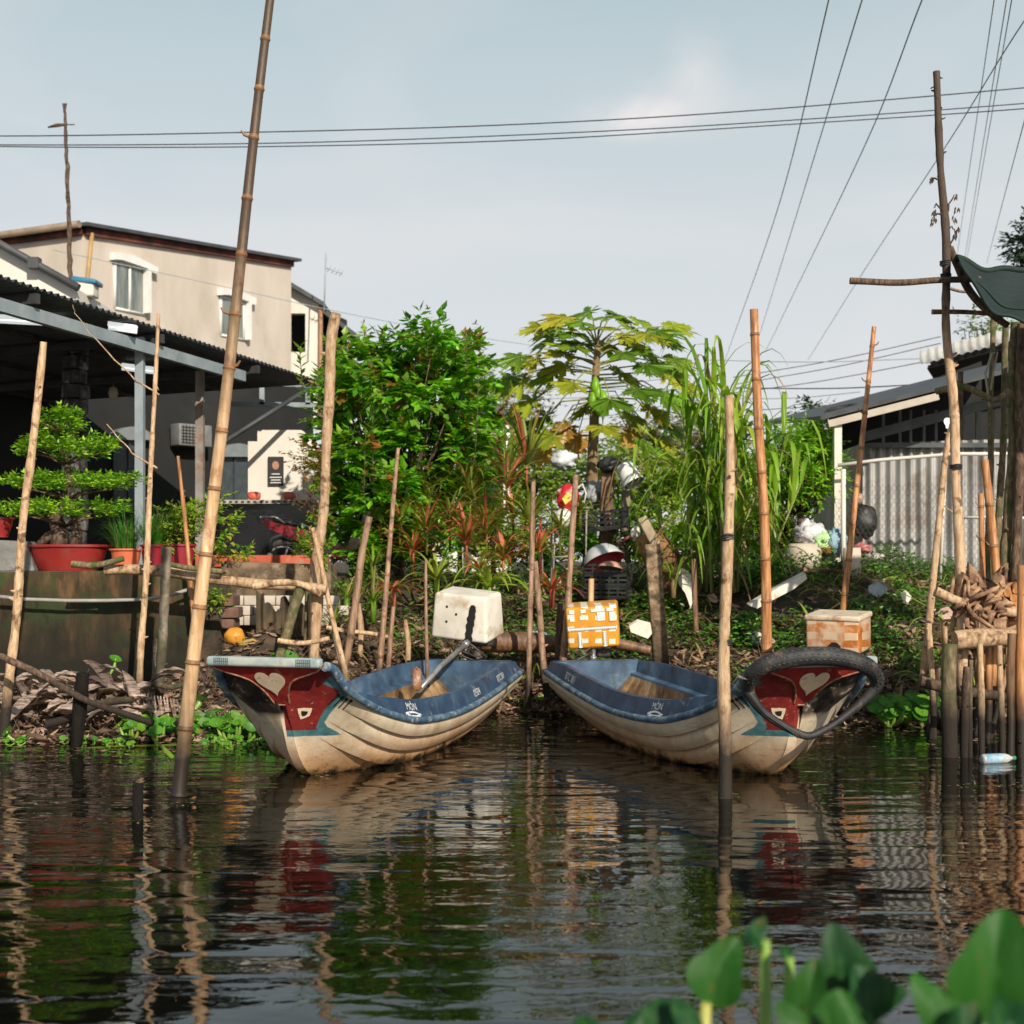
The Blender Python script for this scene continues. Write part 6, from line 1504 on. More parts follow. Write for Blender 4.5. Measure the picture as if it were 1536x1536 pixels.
# yellow taped box
def tape_mat(name,tape,foam,seed,lines,patch=False):
    m=bpy.data.materials.new(name); m.use_nodes=True; nt=m.node_tree; b=nt.nodes['Principled BSDF']
    uvn=nt.nodes.new('ShaderNodeTexCoord'); sp=nt.nodes.new('ShaderNodeSeparateXYZ'); 
    mp=nt.nodes.new('ShaderNodeVectorMath'); mp.operation='ADD'; nt.links.new(uvn.outputs['Object'],mp.inputs[0])
    nz=nt.nodes.new('ShaderNodeTexNoise'); nz.inputs['Scale'].default_value=6; nt.links.new(uvn.outputs['Object'],nz.inputs['Vector'])
    sc_=nt.nodes.new('ShaderNodeVectorMath'); sc_.operation='SCALE'; sc_.inputs['Scale'].default_value=.03; nt.links.new(nz.outputs['Color'],sc_.inputs[0]); nt.links.new(sc_.outputs[0],mp.inputs[1])
    nt.links.new(mp.outputs[0],sp.inputs[0])
    col=ramp(nt,noise(nt,uvn.outputs['Object'],5,5,.6),[(.35,foam[0]),(.7,foam[1])])
    tc_=ramp(nt,noise(nt,uvn.outputs['Object'],7,6,.6),[(.3,tape[0]),(.6,tape[1]),(.8,tape[2])])
    f=None
    for ax,per,off,wd in lines:
        s=sp.outputs[ax]
        v=math_(nt,'FRACT',math_(nt,'MULTIPLY_ADD',s,1/per,off)); v=math_(nt,'LESS_THAN',v,wd)
        f=v if f is None else math_(nt,'MAXIMUM',f,v)
    if patch: f=math_(nt,'MULTIPLY',math_(nt,'MAXIMUM',f,.22),ramp(nt,noise(nt,uvn.outputs['Object'],5,8,.7,.3),[(.40,.15),(.55,1.0)]))
    col=mixc(nt,f,col,tc_)
    nt.links.new(col,b.inputs['Base Color']); b.inputs['Roughness'].default_value=.32
    bp=nt.nodes.new('ShaderNodeBump'); bp.inputs['Strength'].default_value=.4; bp.inputs['Distance'].default_value=.004
    nt.links.new(noise(nt,uvn.outputs['Object'],25,5,.6),bp.inputs['Height']); nt.links.new(bp.outputs[0],b.inputs['Normal']); return m
MY=tape_mat('yellow_tape_on_foam',[(.56,.22,.02),(.68,.31,.03),(.74,.40,.07)],[(.70,.66,.58),(.80,.77,.70)],1,[(2,.115,.30,.62),(0,.135,.35,.52)])
MO=tape_mat('stained_tape_on_foam',[(.30,.08,.015),(.50,.17,.035),(.58,.27,.09)],[(.55,.40,.26),(.70,.57,.42)],2,[(2,.13,.2,.5),(0,.16,.3,.35)],True)
c2=P(890,936,13.1); M2=rotm(7,-4,-6); yb=thing('foam_box',c2-Vector((0,0,.2)),'foam box wrapped in bright yellow tape over the right boat engine','box')
mb=MB(); mb.rbox((0,0,0),(.50,.40,.405),.03,None,0,4); mb.v=[tuple(Vector(c2)+M2@(Vector(v)*(1+.03*mnoise.noise(Vector(v)*5)))) for v in mb.v]; mb.build('shell',MY,yb,sharp=50)
mb=MB()
for z,x0,x1 in((-.008,-.235,.235),): mb.box(Vector(c2)+M2@Vector(((x0+x1)/2,-.2085,z)),(x1-x0,.002,.034),M2)
for x in(-.128,.112): mb.box(Vector(c2)+M2@Vector((x,-.2085,-.115)),(.036,.002,.15),M2)
for x,z,w_,h_ in((.09,.105,.075,.085),(.20,.10,.06,.09),(-.19,.09,.045,.04),(-.10,.10,.035,.035),(-.19,.165,.05,.04),(-.08,.165,.05,.035),(.06,.168,.13,.03),(.18,.168,.07,.035)): mb.box(Vector(c2)+M2@Vector((x,-.2080,z)),(w_,.002,h_),M2)
for z0 in(-.018,.006):
    for k in range(26): mb.box(Vector(c2)+M2@Vector((-.22+k*.0176,-.2100,z0)),(.009,.003,.008),M2,1)
for x0 in(-.128,.112):
    for xx in(-.012,.012):
        for k in range(8): mb.box(Vector(c2)+M2@Vector((x0+xx,-.2100,-.055-k*.0165)),(.008,.003,.008),M2,1)
mb.build('bare_foam_patches',[mat('clean_foam',[(.72,.68,.62),(.80,.77,.71)],rough=.8),M_black],yb)
c3=P(1258,950,11.6); M3=rotm(5,1,-30); ob_=thing('foam_box',c3-Vector((0,0,.2)),'foam box with brown stained tape and a pale lid behind the tyre hung bow','box')
mb=MB(); mb.rbox((0,0,0),(.46,.40,.30),.02,None,0,3); mb.v=[tuple(Vector(c3)+M3@Vector(v)) for v in mb.v]; mb.build('shell',MO,ob_,sharp=50)
mb=MB(); mb.rbox(Vector(c3)+M3@Vector((0,0,.155)),(.485,.425,.05),.018,M3); mb.build('lid',mat('lid_foam',[(.50,.40,.28),(.64,.54,.42)],scale=5,rough=.8,bump=.3,dirt=(.30,.17,.08),dscale=6,damt=(.54,.68)),ob_)
mb=MB(); mb.prism([Vector(c3)+M3@Vector((x,-.201,z)) for x,z in((-.03,-.15),(-.035,-.08),(0,-.05),(.04,-.05),(.075,-.08),(.08,-.15))],M3@Vector((0,-.004,0))); mb.build('dark_notch',M_hole,ob_)
# engines
M_iron=mat('greasy_iron',[(.03,.027,.025),(.09,.08,.07),(.16,.13,.11)],scale=8,rough=.5,metal=.5,bump=.4,dirt=(.20,.08,.03),dscale=9,damt=(.54,.66))
M_pipe=mat('grey_pipe',[(.20,.21,.22),(.34,.35,.35)],scale=6,rough=.35,metal=.4,bump=.1,dirt=(.15,.09,.05),dscale=8)
en=thing('boat_engine',P(715,985,12.95),'long tail boat engine with a slanting grey tube at the left boat stern','engine')
mb=MB(); mb.tube([P(628,1036,11.9),P(660,1000,12.3),P(700,966,12.8)],.026,10); mb.tube([P(696,969,12.75),P(702,963,12.82)],.036,10); mb.build('shaft_tube',M_pipe,en)
mb=MB(); mb.rbox(P(722,952,13.0),(.26,.24,.22),.03); mb.rbox(P(716,985,12.95),(.08,.10,.34),.02); 
for k in range(5): mb.tube([P(690+k*6,972+k*4,12.75),P(704+k*6,992-k*2,12.85)],.014,6)
mb.tube([P(705,966,12.7),P(730,985,12.8),P(715,998,12.8)],.012,6); mb.build('engine_block',M_iron,en)
mb=MB(); 
for k in range(3): mb.tube([P(688,968+k*7,12.7),P(712+k*4,978+k*8,12.75)],.009,5)
mb.build('bracket',M_iron,en)
en2=thing('boat_engine',P(892,1010,13.0),'boat engine on an upright grey tube at the right boat stern','engine')
mb=MB(); mb.tube([P(892,1016,12.9),P(890,985,12.95),P(890,968,13)],.022,10); mb.tube([P(890,990,12.93),P(890,984,12.93)],.032,10); mb.build('shaft_tube',M_pipe,en2)
mb=MB(); mb.rbox(P(891,968,13.05),(.34,.22,.06),.02); mb.rbox(P(905,978,13.1),(.14,.12,.10),.02); mb.build('engine_block',M_iron,en2)
mb=MB(); mb.tube([P(889,978,12.95),P(866,990,12.9),P(862,986,12.88),P(886,972,12.95)],.010,6); mb.tube([P(889,984,12.95),P(866,996,12.9)],.008,6); mb.build('bracket',M_iron,en2)
en3=thing('boat_engine',P(1256,985,11.7),'dark engine stand under the stained foam box','engine')
mb=MB(); mb.rbox(P(1256,975,11.65),(.10,.14,.16),.02); mb.tube([P(1256,980,11.65),P(1258,1050,11.7)],.04,8); mb.build('engine_block',M_iron,en3)
# rope twist / wood thing in left boat
mb=MB(); c=P(625,1016,11.7); mb.lathe(c,[(0,.09),(.035,.07),(.045,.02),(.04,-.04),(.05,-.10),(0,-.12)],10)
mb.tube([c+Vector((-.03,0,.05)),c+Vector((0,-.04,.09)),c+Vector((.04,0,.04)),c+Vector((0,.03,-.02))],.012,6,closed=True)
tag(mb.build('tiller_handle',mat('rusty_handle',[(.20,.08,.04),(.36,.18,.10)],rough=.6,bump=.4,dirt=(.5,.5,.48),dscale=12),origin=c),'rusty tiller knob standing in the left boat','handle')
mb=MB(); c=BRW(Vector((.12,2.4,.30))); mb.rbox(c,(.5,.2,.07),.02,rotm(0,0,15)); tag(mb.build('plank_seat',M_floor,origin=c),'muddy brown plank lying inside the right boat','plank')
# tyre around the right bow
M_tyred=mat('dusty_tyre',[(.008,.009,.011),(.022,.023,.024),(.05,.046,.042)],scale=9,rough=.6,bump=.7,bdist=.006,bscale=50,dirt=(.14,.09,.06),dscale=6,damt=(.58,.72))
def tb(x,y,dy): p=P(x,y,8.62+dy); return p
ty=[(1123,1034,.16,.040),(1128,1013,.04,.050),(1148,998,-.02,.058),(1180,988,-.03,.062),(1225,984,-.03,.062),(1270,988,-.02,.060),(1303,1001,.04,.056),(1316,1022,.14,.048),(1304,1042,.16,.036),(1282,1062,.16,.028),(1258,1081,.13,.024),(1236,1095,.10,.024),(1212,1104,.08,.026),(1185,1094,.06,.026),(1155,1076,.08,.028),(1134,1056,.12,.032)]
P_=[];Rr_=[]
N=len(ty)
for i in range(N*5):
    u=i/5; k=int(u)%N; t=u-int(u); 
    p0,p1,p2,p3=[ty[(k+j-1)%N] for j in range(4)]
    cr_=lambda a,b,c,d:.5*((2*b)+(-a+c)*t+(2*a-5*b+4*c-d)*t*t+(-a+3*b-3*c+d)*t**3)
    q=[cr_(p0[j],p1[j],p2[j],p3[j]) for j in range(4)]; P_.append(tb(q[0],q[1],q[2]-.02)); Rr_.append(q[3])
tyb=thing('tyre',tb(1225,1104,0),'old motorcycle tyre stretched round the red bow of the right boat','tyre')
mb=MB(); mb.tube(P_,Rr_,14,closed=True)
for i in range(4,38):
    if i%1==0:
        p=P_[i]; q=P_[(i+1)%len(P_)]; r_=Rr_[i]; t=(q-p).normalized(); n=Vector((0,-1,.4)); n=(n-t*n.dot(t)).normalized(); b_=t.cross(n)
        for a in(-.5,.1,.7): mb.box(p+n*r_*math.cos(a)*.99+b_*r_*math.sin(a)*.99,(.016,.010,.006),Matrix((t,n,b_)).transposed())
mb.build('casing',M_tyred,tyb)
mb=MB(); mb.tube([P(1119,1040,8.55),P(1150,1073,8.5),P(1186,1097,8.48),P(1198,1106,8.46)],.010,6); mb.build('wire_loop',M_black,tyb)
# mooring rope from right boat
mb=MB(); mb.tube([P(1100,1025,8.75),P(1108,1015,8.7),P(1122,1018,8.62)],.010,6); tag(mb.build('mooring_rope',M_twine,origin=P(1108,1020,8.7)),'short pale rope tying the tyre to the right boat gunwale','rope')
mb=MB(); mb.tube([P(497,915,12.7),P(500,955,12.6),P(507,985,12.55),P(512,1010,12.5)],.009,6); tag(mb.build('mooring_chain',M_iron,origin=P(505,980,12.6)),'rusty chain hanging from the end of the branch rail','chain')
mb=MB(); mb.tube([P(-20,893,13.0),P(40,899,12.98),P(100,901,12.98),P(160,901,12.98),P(220,899,12.98),P(262,891,13.0),P(290,882,13.02)],.018,8); tag(mb.build('grey_hose',mat('grey_hose',[(.25,.24,.22),(.36,.34,.31)],rough=.7,bump=.1),origin=P(100,901,12.98)),'pale grey hose sagging along the mossy wall','hose')
# ------------------------------------------------------------------ net canopy at the right
M_net=mat('dark_green_net',[(.004,.013,.014),(.009,.024,.025)],scale=12,sc3=(1,1,6),rough=.8,bump=.2)
M_netl=mat('dark_green_net_edge',[(.004,.018,.014),(.008,.028,.02)],scale=6,rough=.8,bump=.3)
def netf(u,v):
    a=[(1434,386),(1470,402),(1510,405),(1830,372)]; b=[(1440,390),(1462,428),(1500,472),(1830,540)]
    xs=[0,.10,.21,1]
    pa_=P(spl(xs,[p[0] for p in a],u),spl(xs,[p[1] for p in a],u),11.2); pb=P(spl(xs,[p[0] for p in b],u),spl(xs,[p[1] for p in b],u)+0,10.7)
    p=pa_.lerp(pb,v); p.z-=.14*math.sin(math.pi*v)*min(1,u*3); p.z+=.015*math.sin(u*40+v*4); return p
nt_=thing('shade_net',P(1434,386,11.2),'dark green shade net stretched from the tall trunk pole at the right edge','net')
mb=MB(); mb.grid(netf,90,16,0,True); mb.grid(lambda u,v:netf(u,v)+Vector((0,.006,-.006)),90,16,0,True,True); mb.build('sheet',M_net,nt_)
mb=MB(); mb.tube([netf(k/60,0) for k in range(61)],.028,8); mb.tube([netf(k/60,.55)+Vector((0,-.01,0)) for k in range(4,61)],.012,6); mb.tube([netf(k/60,1) for k in range(61)],.016,6); mb.build('rolled_edge',M_netl,nt_)
mb=MB(); mb.rbox(P(1545,725,12.6),(.32,.04,.62),.03); tag(mb.build('blue_tarp',mat('navy_tarp',[(.012,.022,.05),(.02,.035,.075)],rough=.5,bump=.5,bdist=.03,bscale=4),origin=P(1545,760,12.6)),'navy blue tarp hanging at the right frame edge','tarp')
mb=MB(); c=P(1421,632,11.9); mb.lathe(c,[(0,.032),(.020,.028),(.030,.008),(.028,-.014),(.014,-.036),(.012,-.06),(0,-.065)],14)
tag(mb.build('light_bulb',mat('lit_bulb',[(.9,.9,.88),(.95,.95,.93)],rough=.3,bump=0,emit=((1,.98,.92),1.2)),origin=c),'small white light bulb beside the tall trunk pole','bulb')
mb=MB(); q=[P(1484,610,11.9),P(1478,560,11.95),P(1488,530,12),P(1496,528,12),P(1490,560,12),P(1486,585,12)]; mb.tube(q,.010,6); tag(mb.build('cable_loop',M_twine,origin=q[0]),'pale cable looped on the leftmost mossy pole','cable')
# small withered sprigs on the tall trunk pole
r=random.Random(77); lv=MB()
for (x,y) in((1433,292),(1436,310),(1432,325),(1434,350),(1401,312),(1398,330),(1401,322),(1398,269),(1437,340)):
    for k in range(4): leaf(lv,P(x+r.uniform(-3,3),y+r.uniform(-3,5),11.2),Vector((r.uniform(-.4,.4),0,-1)),Vector((0,-1,0)),.05,.018)
tag(lv.build('withered_sprigs',M_barkd,origin=P(1415,300,11.2)),'tiny withered leaves on twigs of the tall trunk pole','leaves')
# ------------------------------------------------------------------ things on the middle bank
M_crate=mat('black_plastic',[(.010,.011,.012),(.022,.023,.025)],rough=.5,bump=.1,dirt=(.07,.06,.05),dscale=6,damt=(.58,.7))
def crate(c,w_,d_,h_,M,label,group='black crates heaped on the bank',slats=4):
    root=thing('plastic_crate',c,label,'crate',group); c=Vector(c)
    mb=MB(); mb.box(c+M@Vector((0,0,.01)),(w_,d_,.02),M); mb.build('base',M_crate,root)
    for nm,sx,sy,L_ in(('side_wall',0,-1,w_),('side_wall',0,1,w_),('end_wall',-1,0,d_),('end_wall',1,0,d_)):
        mb=MB(); cc=Vector((sx*w_/2,sy*d_/2,0))
        for k in range(slats):
            z=h_*(k+.6)/slats; th=h_/slats*.45
            mb.box(c+M@(cc+Vector((0,0,z))),((L_,.015,th) if sx==0 else (.015,L_,th)),M)
        nv=max(3,int(L_/.09))
        for k in range(nv+1):
            o=-L_/2+L_*k/nv; mb.box(c+M@(cc+(Vector((o,0,h_/2)) if sx==0 else Vector((0,o,h_/2)))),(.018,.018,h_),M)
        mb.build(nm,M_crate,root)
    return root
crate(P(909,795,15.9),.50,.36,.24,rotm(4,-6,-18),'black slatted crate tilted on the upper frame below the white bucket')
crate(P(862,790,16.1),.36,.32,.20,rotm(0,4,5),'small black crate beside the red and white bag')
crate(P(912,880,15.4),.50,.36,.15,rotm(0,0,-14),'black crate second from top under the red rimmed basin',slats=3)
crate(P(912,862,15.4),.50,.36,.13,rotm(0,0,-12),'topmost black crate holding the red rimmed basin',slats=3)
crate(P(912,898,15.4),.50,.36,.14,rotm(0,0,-16),'lowest black crate of the short stack on the bank',slats=3)
# basin and hat
bs=thing('basin',P(906,846,15.35),'tilted grey and white basin with a pink red inside on the top crate','basin')
Mx=rotm(157,-20,0); c=P(905,842,15.35)
mb=MB(); mb.lathe(c,[(.14,-.16),(.20,-.10),(.245,0),(.25,.012)],28,rot=Mx); mb.lathe(c,[(0,-.16),(.14,-.16)],28,rot=Mx); mb.build('shell',mat('grey_white_plastic',[(.38,.40,.42),(.55,.56,.57)],rough=.5),bs)
mb=MB(); mb.lathe(c,[(.25,.012),(.215,.004),(.19,-.085),(.13,-.14),(0,-.145)],28,rot=Mx); mb.build('lining',mat('pink_red_plastic',[(.48,.04,.06),(.58,.06,.08)],rough=.45),bs)
mb=MB(); c=P(916,850,15.15); mb.lathe(c,[(0,.06),(.08,.05),(.14,.0),(.145,-.02)],20,rot=rotm(-10,8,0)); tag(mb.build('clay_dish',mat('pink_brown_lid',[(.42,.22,.15),(.52,.30,.22)],rough=.6),origin=c),'round pinkish brown lid lying in front of the red lined basin','lid')
# red bag and white ball
rb=thing('plastic_bag',P(855,765,15.6),'red and white plastic bag with a yellow mark on the thin frame','bag')
def blob(c,rx,ry,rz,amp,fr,seed,nu=22,nv=14):
    def f(u,v):
        a=u*2*math.pi; b=(v-.5)*math.pi; n=Vector((math.cos(b)*math.cos(a),math.cos(b)*math.sin(a),math.sin(b)))
        k=1+amp*mnoise.noise(n*fr+Vector((seed,seed*2,0))); return Vector(c)+Vector((n.x*rx*k,n.y*ry*k,n.z*rz*k))
    return f,nu,nv
mb=MB(); f,a_,b_=blob(P(852,748,15.6),.125,.09,.16,.35,3,1); mb.grid(f,a_,b_,0,True); mb.build('body',mat('glossy_red_bag',[(.45,.012,.02),(.6,.02,.03)],scale=4,rough=.3,bump=.5,bdist=.02,dirt=(.7,.68,.65),dscale=6,damt=(.60,.64)),rb)
mb=MB(); mb.prism([P(x,y,15.48) for x,y in[(843,748),(852,738),(857,741),(850,749),(860,747),(848,757)]],(0,-.004,0)); mb.build('yellow_mark',mat('yellow_print',[(.6,.5,.05),(.7,.6,.1)],rough=.4),rb)
mb=MB(); mb.tube([P(862,735,15.6),P(874,726,15.6),P(879,740,15.6),P(876,755,15.6)],.009,6); mb.build('handle',M_white2,rb)
mb=MB(); c=P(845,777,15.55); f,a_,b_=blob(c,.105,.10,.115,.04,2,4); mb.grid(f,24,16,0,True); tag(mb.build('white_float',mat('white_float',[(.62,.60,.57),(.74,.72,.69)],rough=.5,bump=.1,dirt=(.4,.36,.3),dscale=5,damt=(.6,.75)),origin=c),'white round float hanging below the red and white bag','float')
# frame stand
M_thin=mat('thin_grey_metal',[(.22,.20,.18),(.34,.31,.28)],rough=.6,bump=.1)
fs=thing('metal_stand',P(850,890,15.8),'thin grey metal stand carrying the bag and small crate','stand')
for a,b in(((828,760),(827,875)),((833,785),(829,880)),((880,760),(878,870)),((812,765),(814,870))): mb=MB(); mb.tube([P(*a,15.75),P(*b,15.75)],.011,6); mb.build('leg',M_thin,fs)
mb=MB(); mb.tube([P(800,766,15.8),P(884,762,15.8)],.012,6); mb.tube([P(824,836,15.75),P(870,834,15.75)],.012,6); mb.build('crossbar',M_thin,fs)
# dark post with the white bucket
slab_post(912,700,907,860,16.2,20,mat('dark_brown_post',[(.05,.035,.025),(.17,.10,.06),(.28,.17,.10)],scale=5,rough=.9,bump=.7),'dark_post' if 0 else 'timber_post','dark timber post topped with a black bag, left of the white bucket')
slab_post(940,730,936,800,16.3,12,mat('grey_timber',[(.16,.13,.09),(.28,.23,.17)],rough=.9,bump=.5),'timber_post','grey timber stake holding up the white bucket')
slab_post(918,790,944,845,15.9,9,mat('dark_timber',[(.06,.045,.03),(.13,.10,.07)],rough=.9,bump=.5),'timber_post','thin timber strut slanting down right to the black crates',.05)
mb=MB(); f,a_,b_=blob(P(914,697,16.1),.14,.10,.09,.5,3,9); mb.grid(f,a_,b_,0,True); tag(mb.build('black_bag',M_crate,origin=P(914,697,16.1)),'crumpled black plastic bag on top of the dark timber post','bag')
c=P(943,712,16.0); Mk=rotm(20,-28+180,0)
bk=thing('bucket',c,'dented white plastic bucket upturned on the stake','bucket')
mb=MB(); mb.lathe(c,[(0,-.13),(.105,-.13),(.112,-.10),(.118,-.02),(.128,.08),(.14,.085),(.145,.12),(.14,.135),(.12,.13)],24,rot=Mk); mb.build('shell',mat('white_bucket_plastic',[(.60,.60,.58),(.72,.72,.70)],rough=.5,bump=.2,dirt=(.35,.34,.30),dscale=6,damt=(.58,.7)),bk,sharp=40)
mb=MB(); mb.tube([c+Mk@Vector((.14*math.cos(t),.0+.14*math.sin(t)*1.0,.10)) for t in [k*math.pi/8 for k in range(9)]],.005,5); mb.build('handle',M_thin,bk)
mb=MB(); f,a_,b_=blob(P(845,690,17.2),.16,.12,.12,.5,3,12); mb.grid(f,a_,b_,0,True); tag(mb.build('white_bag',mat('pale_bag',[(.55,.58,.62),(.68,.70,.72)],rough=.4,bump=.6,bdist=.03),origin=P(845,690,17.2)),'pale plastic bag caught on the bushes above the red and white bag','bag')
mb=MB(); f,a_,b_=blob(P(893,742,16.4),.14,.12,.16,.5,3,15); mb.grid(f,a_,b_,0,True); tag(mb.build('grey_sack',mat('grey_sack',[(.25,.26,.27),(.42,.43,.43)],rough=.7,bump=.6,bdist=.03,dirt=(.06,.06,.06),dscale=5,damt=(.5,.6)),origin=P(893,742,16.4)),'crumpled grey sack behind the upper black crate','sack')
mb=MB(); mb.tube([P(934,812,15.8),P(951,800,15.7)],.020,8); tag(mb.build('pink_tube',mat('pink_plastic',[(.55,.10,.13),(.62,.16,.18)],rough=.4),origin=P(940,806,15.8)),'short pink plastic tube above the leaning concrete post','tube')
mb=MB(); f,a_,b_=blob(P(953,800,15.7),.055,.05,.08,.6,4,19); mb.grid(f,a_,b_,0,True); tag(mb.build('white_cloth',M_foam,origin=P(953,800,15.7)),'scrap of white cloth at the end of the pink tube','cloth')
# foam and rubbish on the ground
def shard(pts,d,name,label,th=.05,m=None,cat='foam piece',gr='scraps of white foam on the bank'):
    mb=MB(); q=[P(x,y,d) for x,y in pts]; mb.prism(q,(0,th,.02)); tag(mb.build(name,m or M_foam,origin=q[0]),label,cat,gr)
shard([(944,940),(956,932),(976,937),(978,950),(972,958),(946,948)],13.8,'foam_scrap','crumpled white foam scrap left of the leaning concrete post')
shard([(1017,852),(1030,858),(1042,868),(1042,895),(1036,912),(1028,890),(1018,876)],14.9,'foam_scrap','tall white foam slab standing right of the rotten trunk')
shard([(1123,908),(1170,880),(1208,860),(1211,868),(1190,884),(1150,905),(1136,913)],14.2,'foam_scrap','long white foam strip lying behind the bright orange bamboo pole',.12)
shard([(1352,893),(1361,888),(1368,896),(1362,904),(1354,900)],13.8,'foam_scrap','small white scrap on the right bank below the shed')
shard([(1450,870),(1460,866),(1466,874),(1458,880)],13.9,'foam_scrap','tiny white scrap behind the canes at the right')
c=P(1205,838,16.0); ur=mat('cream_urn',[(.45,.38,.30),(.58,.50,.41)],rough=.8,bump=.3,dirt=(.25,.18,.12),dscale=4,damt=(.56,.7))
mb=MB(); mb.lathe(c-Vector((0,0,.15)),[(0,0),(.15,0),(.21,.10),(.22,.24),(.17,.33),(.15,.33),(.0,.30)],22); tag(mb.build('cement_jar',ur,origin=c-Vector((0,0,.15))),'squat cream cement jar at the left of the rubbish heap','jar')
mb=MB(); mb.lathe(P(1278,868,15.6),[(0,0),(.10,0),(.11,.18),(.10,.36),(0,.36)],16); tag(mb.build('cement_jar',ur,origin=P(1278,868,15.6)),'slim cream drum behind the slim red brown bamboo','drum')
for i,(x,y,rx,rz,m_,lab) in enumerate(((1214,800,.18,.14,[(.50,.48,.52),(.66,.64,.68)],'pale lilac plastic bag on top of the rubbish heap'),(1232,812,.16,.13,[(.30,.55,.22),(.50,.70,.36)],'light green plastic bag on the rubbish heap'),(1254,812,.13,.15,[(.22,.38,.50),(.36,.52,.62)],'light blue plastic bag at the right of the rubbish heap'),(1292,822,.12,.06,[(.45,.05,.07),(.6,.3,.28)],'red and white plastic scrap at the foot of the wire fence'),(1310,836,.12,.05,[(.45,.42,.38),(.6,.57,.52)],'pale stone like scrap at the foot of the wire fence'),(1238,826,.06,.05,[(.55,.13,.08),(.6,.2,.1)],'small orange bag on the rubbish heap'))):
    mb=MB(); f,a_,b_=blob(P(x,y,16.1-.02*i),rx,.12,rz,.55,3.2,30+i); mb.grid(f,a_,b_,0,True)
    tag(mb.build('plastic_bag',mat('bag_%s'%('lilac','green','blue','red','pale','orange')[i],m_,scale=6,rough=.35,bump=.8,bdist=.03,bscale=10),origin=P(x,y,16.1)),lab,'bag','plastic bags on the rubbish heap')
mb=MB(); f,a_,b_=blob(P(1297,782,16.0),.16,.10,.20,.22,2.4,50); mb.grid(f,a_,b_,0,True); tag(mb.build('black_sack',M_crate,origin=P(1297,782,16.0)),'round black sack hanging behind the wire fence','sack')
mb=MB(); mb.lathe(P(1287,748,15.95),[(0,.07),(.05,.06),(.07,0),(.04,-.06),(0,-.07)],14); tag(mb.build('clay_pot',mat('tan_clay',[(.38,.24,.17),(.48,.33,.24)],rough=.7),origin=P(1287,748,15.95)),'small tan pot hanging above the black sack','pot')
mb=MB(); c=P(352,955,12.9); f,a_,b_=blob(c,.10,.09,.09,.15,2,60); mb.grid(f,a_,b_,0,True); tag(mb.build('rotting_fruit',mat('orange_fruit',[(.52,.20,.02),(.65,.30,.03)],rough=.5,bump=.2,dirt=(.30,.10,.02),dscale=6,damt=(.56,.66)),origin=c),'round orange fruit on the dead leaves left of the corrugated sheet','fruit')
mb=MB(); f,a_,b_=blob(P(376,966,12.85),.12,.07,.05,.5,3,62); mb.grid(f,a_,b_,0,True); tag(mb.build('fruit_husk',mat('yellow_husk',[(.30,.22,.05),(.45,.30,.10)],rough=.7,bump=.5),origin=P(376,966,12.85)),'yellow brown husk beside the orange fruit','husk')
# bottle in the water
c=PZ(1496,1138,.03); M=rotm(0,90,14)
bt_=thing('plastic_bottle',c,'blue labelled plastic bottle floating below the landing at the right','bottle')
Mt=bpy.data.materials.new('clear_plastic'); Mt.use_nodes=True; b_=Mt.node_tree.nodes['Principled BSDF']; b_.inputs['Base Color'].default_value=(.75,.78,.78,1); b_.inputs['Roughness'].default_value=.15; b_.inputs['Transmission Weight'].default_value=.45
mb=MB(); mb.lathe(c,[(0,-.13),(.034,-.13),(.038,-.12),(.038,-.04),(.034,-.03),(.038,-.02),(.038,.06),(.030,.09),(.014,.115),(.014,.13),(0,.13)],18,rot=M); mb.build('body',Mt,bt_)
mb=MB(); mb.lathe(c,[(.0395,-.11),(.0395,.03)],18,rot=M); mb.build('paper_label',mat('blue_label',[(.12,.28,.42),(.45,.55,.60)],scale=14,rough=.4,bump=0),bt_)
mb=MB(); mb.lathe(c,[(.017,.125),(.017,.15),(0,.15)],14,rot=M); mb.build('cap',mat('green_cap',[(.04,.22,.10),(.05,.26,.12)],rough=.4,bump=0),bt_)
pole(1832,360,1822,1100,10.9,12,16,M_bark,'wooden_pole','pole holding the far end of the dark net beyond the right frame edge',g2)
# ------------------------------------------------------------------ parked motorbike (rear to the left)
mk=thing('motorbike',P(440,835,15.9),'dark red motorbike parked behind the red kerb at the counter','motorbike')
D=15.9; k=D/F
def W(x,y,o=0): p=P(x,y,D); p.y+=o; return p
M_mred=mat('metallic_dark_red',[(.16,.008,.018),(.22,.012,.025)],rough=.2,bump=0,coat=.6); M_seat=mat('black_vinyl',[(.012,.012,.014),(.02,.02,.022)],rough=.4,bump=.1)
for nm,x,y in(('rear_wheel',424,845),('front_wheel',560,845)):
    c=W(x,y); mb=MB(); n=30; mb.tube([c+Vector((.25*math.cos(a*2*math.pi/n),0,.25*math.sin(a*2*math.pi/n))) for a in range(n)],.045,10,closed=True); w_=mb.build(nm,M_tyre,mk)
    mb=MB(); mb.tube([c+Vector((.20*math.cos(a*2*math.pi/n),0,.20*math.sin(a*2*math.pi/n))) for a in range(n)],.018,8,closed=True)
    for a in range(5): mb.tube([c,c+Vector((.2*math.cos(a*1.257),0,.2*math.sin(a*1.257)))],.014,6)
    mb.build('rim',M_pipe,w_)
mb=MB(); mb.prism([W(x,y,-.07) for x,y in[(394,776),(412,778),(440,788),(475,800),(500,815),(498,832),(470,826),(448,812),(420,800),(402,792)]],(0,.14,0)); mb.build('rear_fairing',M_mred,mk)
mb=MB(); mb.prism([W(x,y,-.08) for x,y in[(500,812),(520,822),(535,790),(548,776),(556,790),(545,830),(520,842),(498,834)]],(0,.16,0)); mb.build('leg_shield',M_mred,mk)
mb=MB(); mb.rbox(W(448,787),(.62,.20,.07),.03,rotm(0,13,0)); mb.build('seat',M_seat,mk)
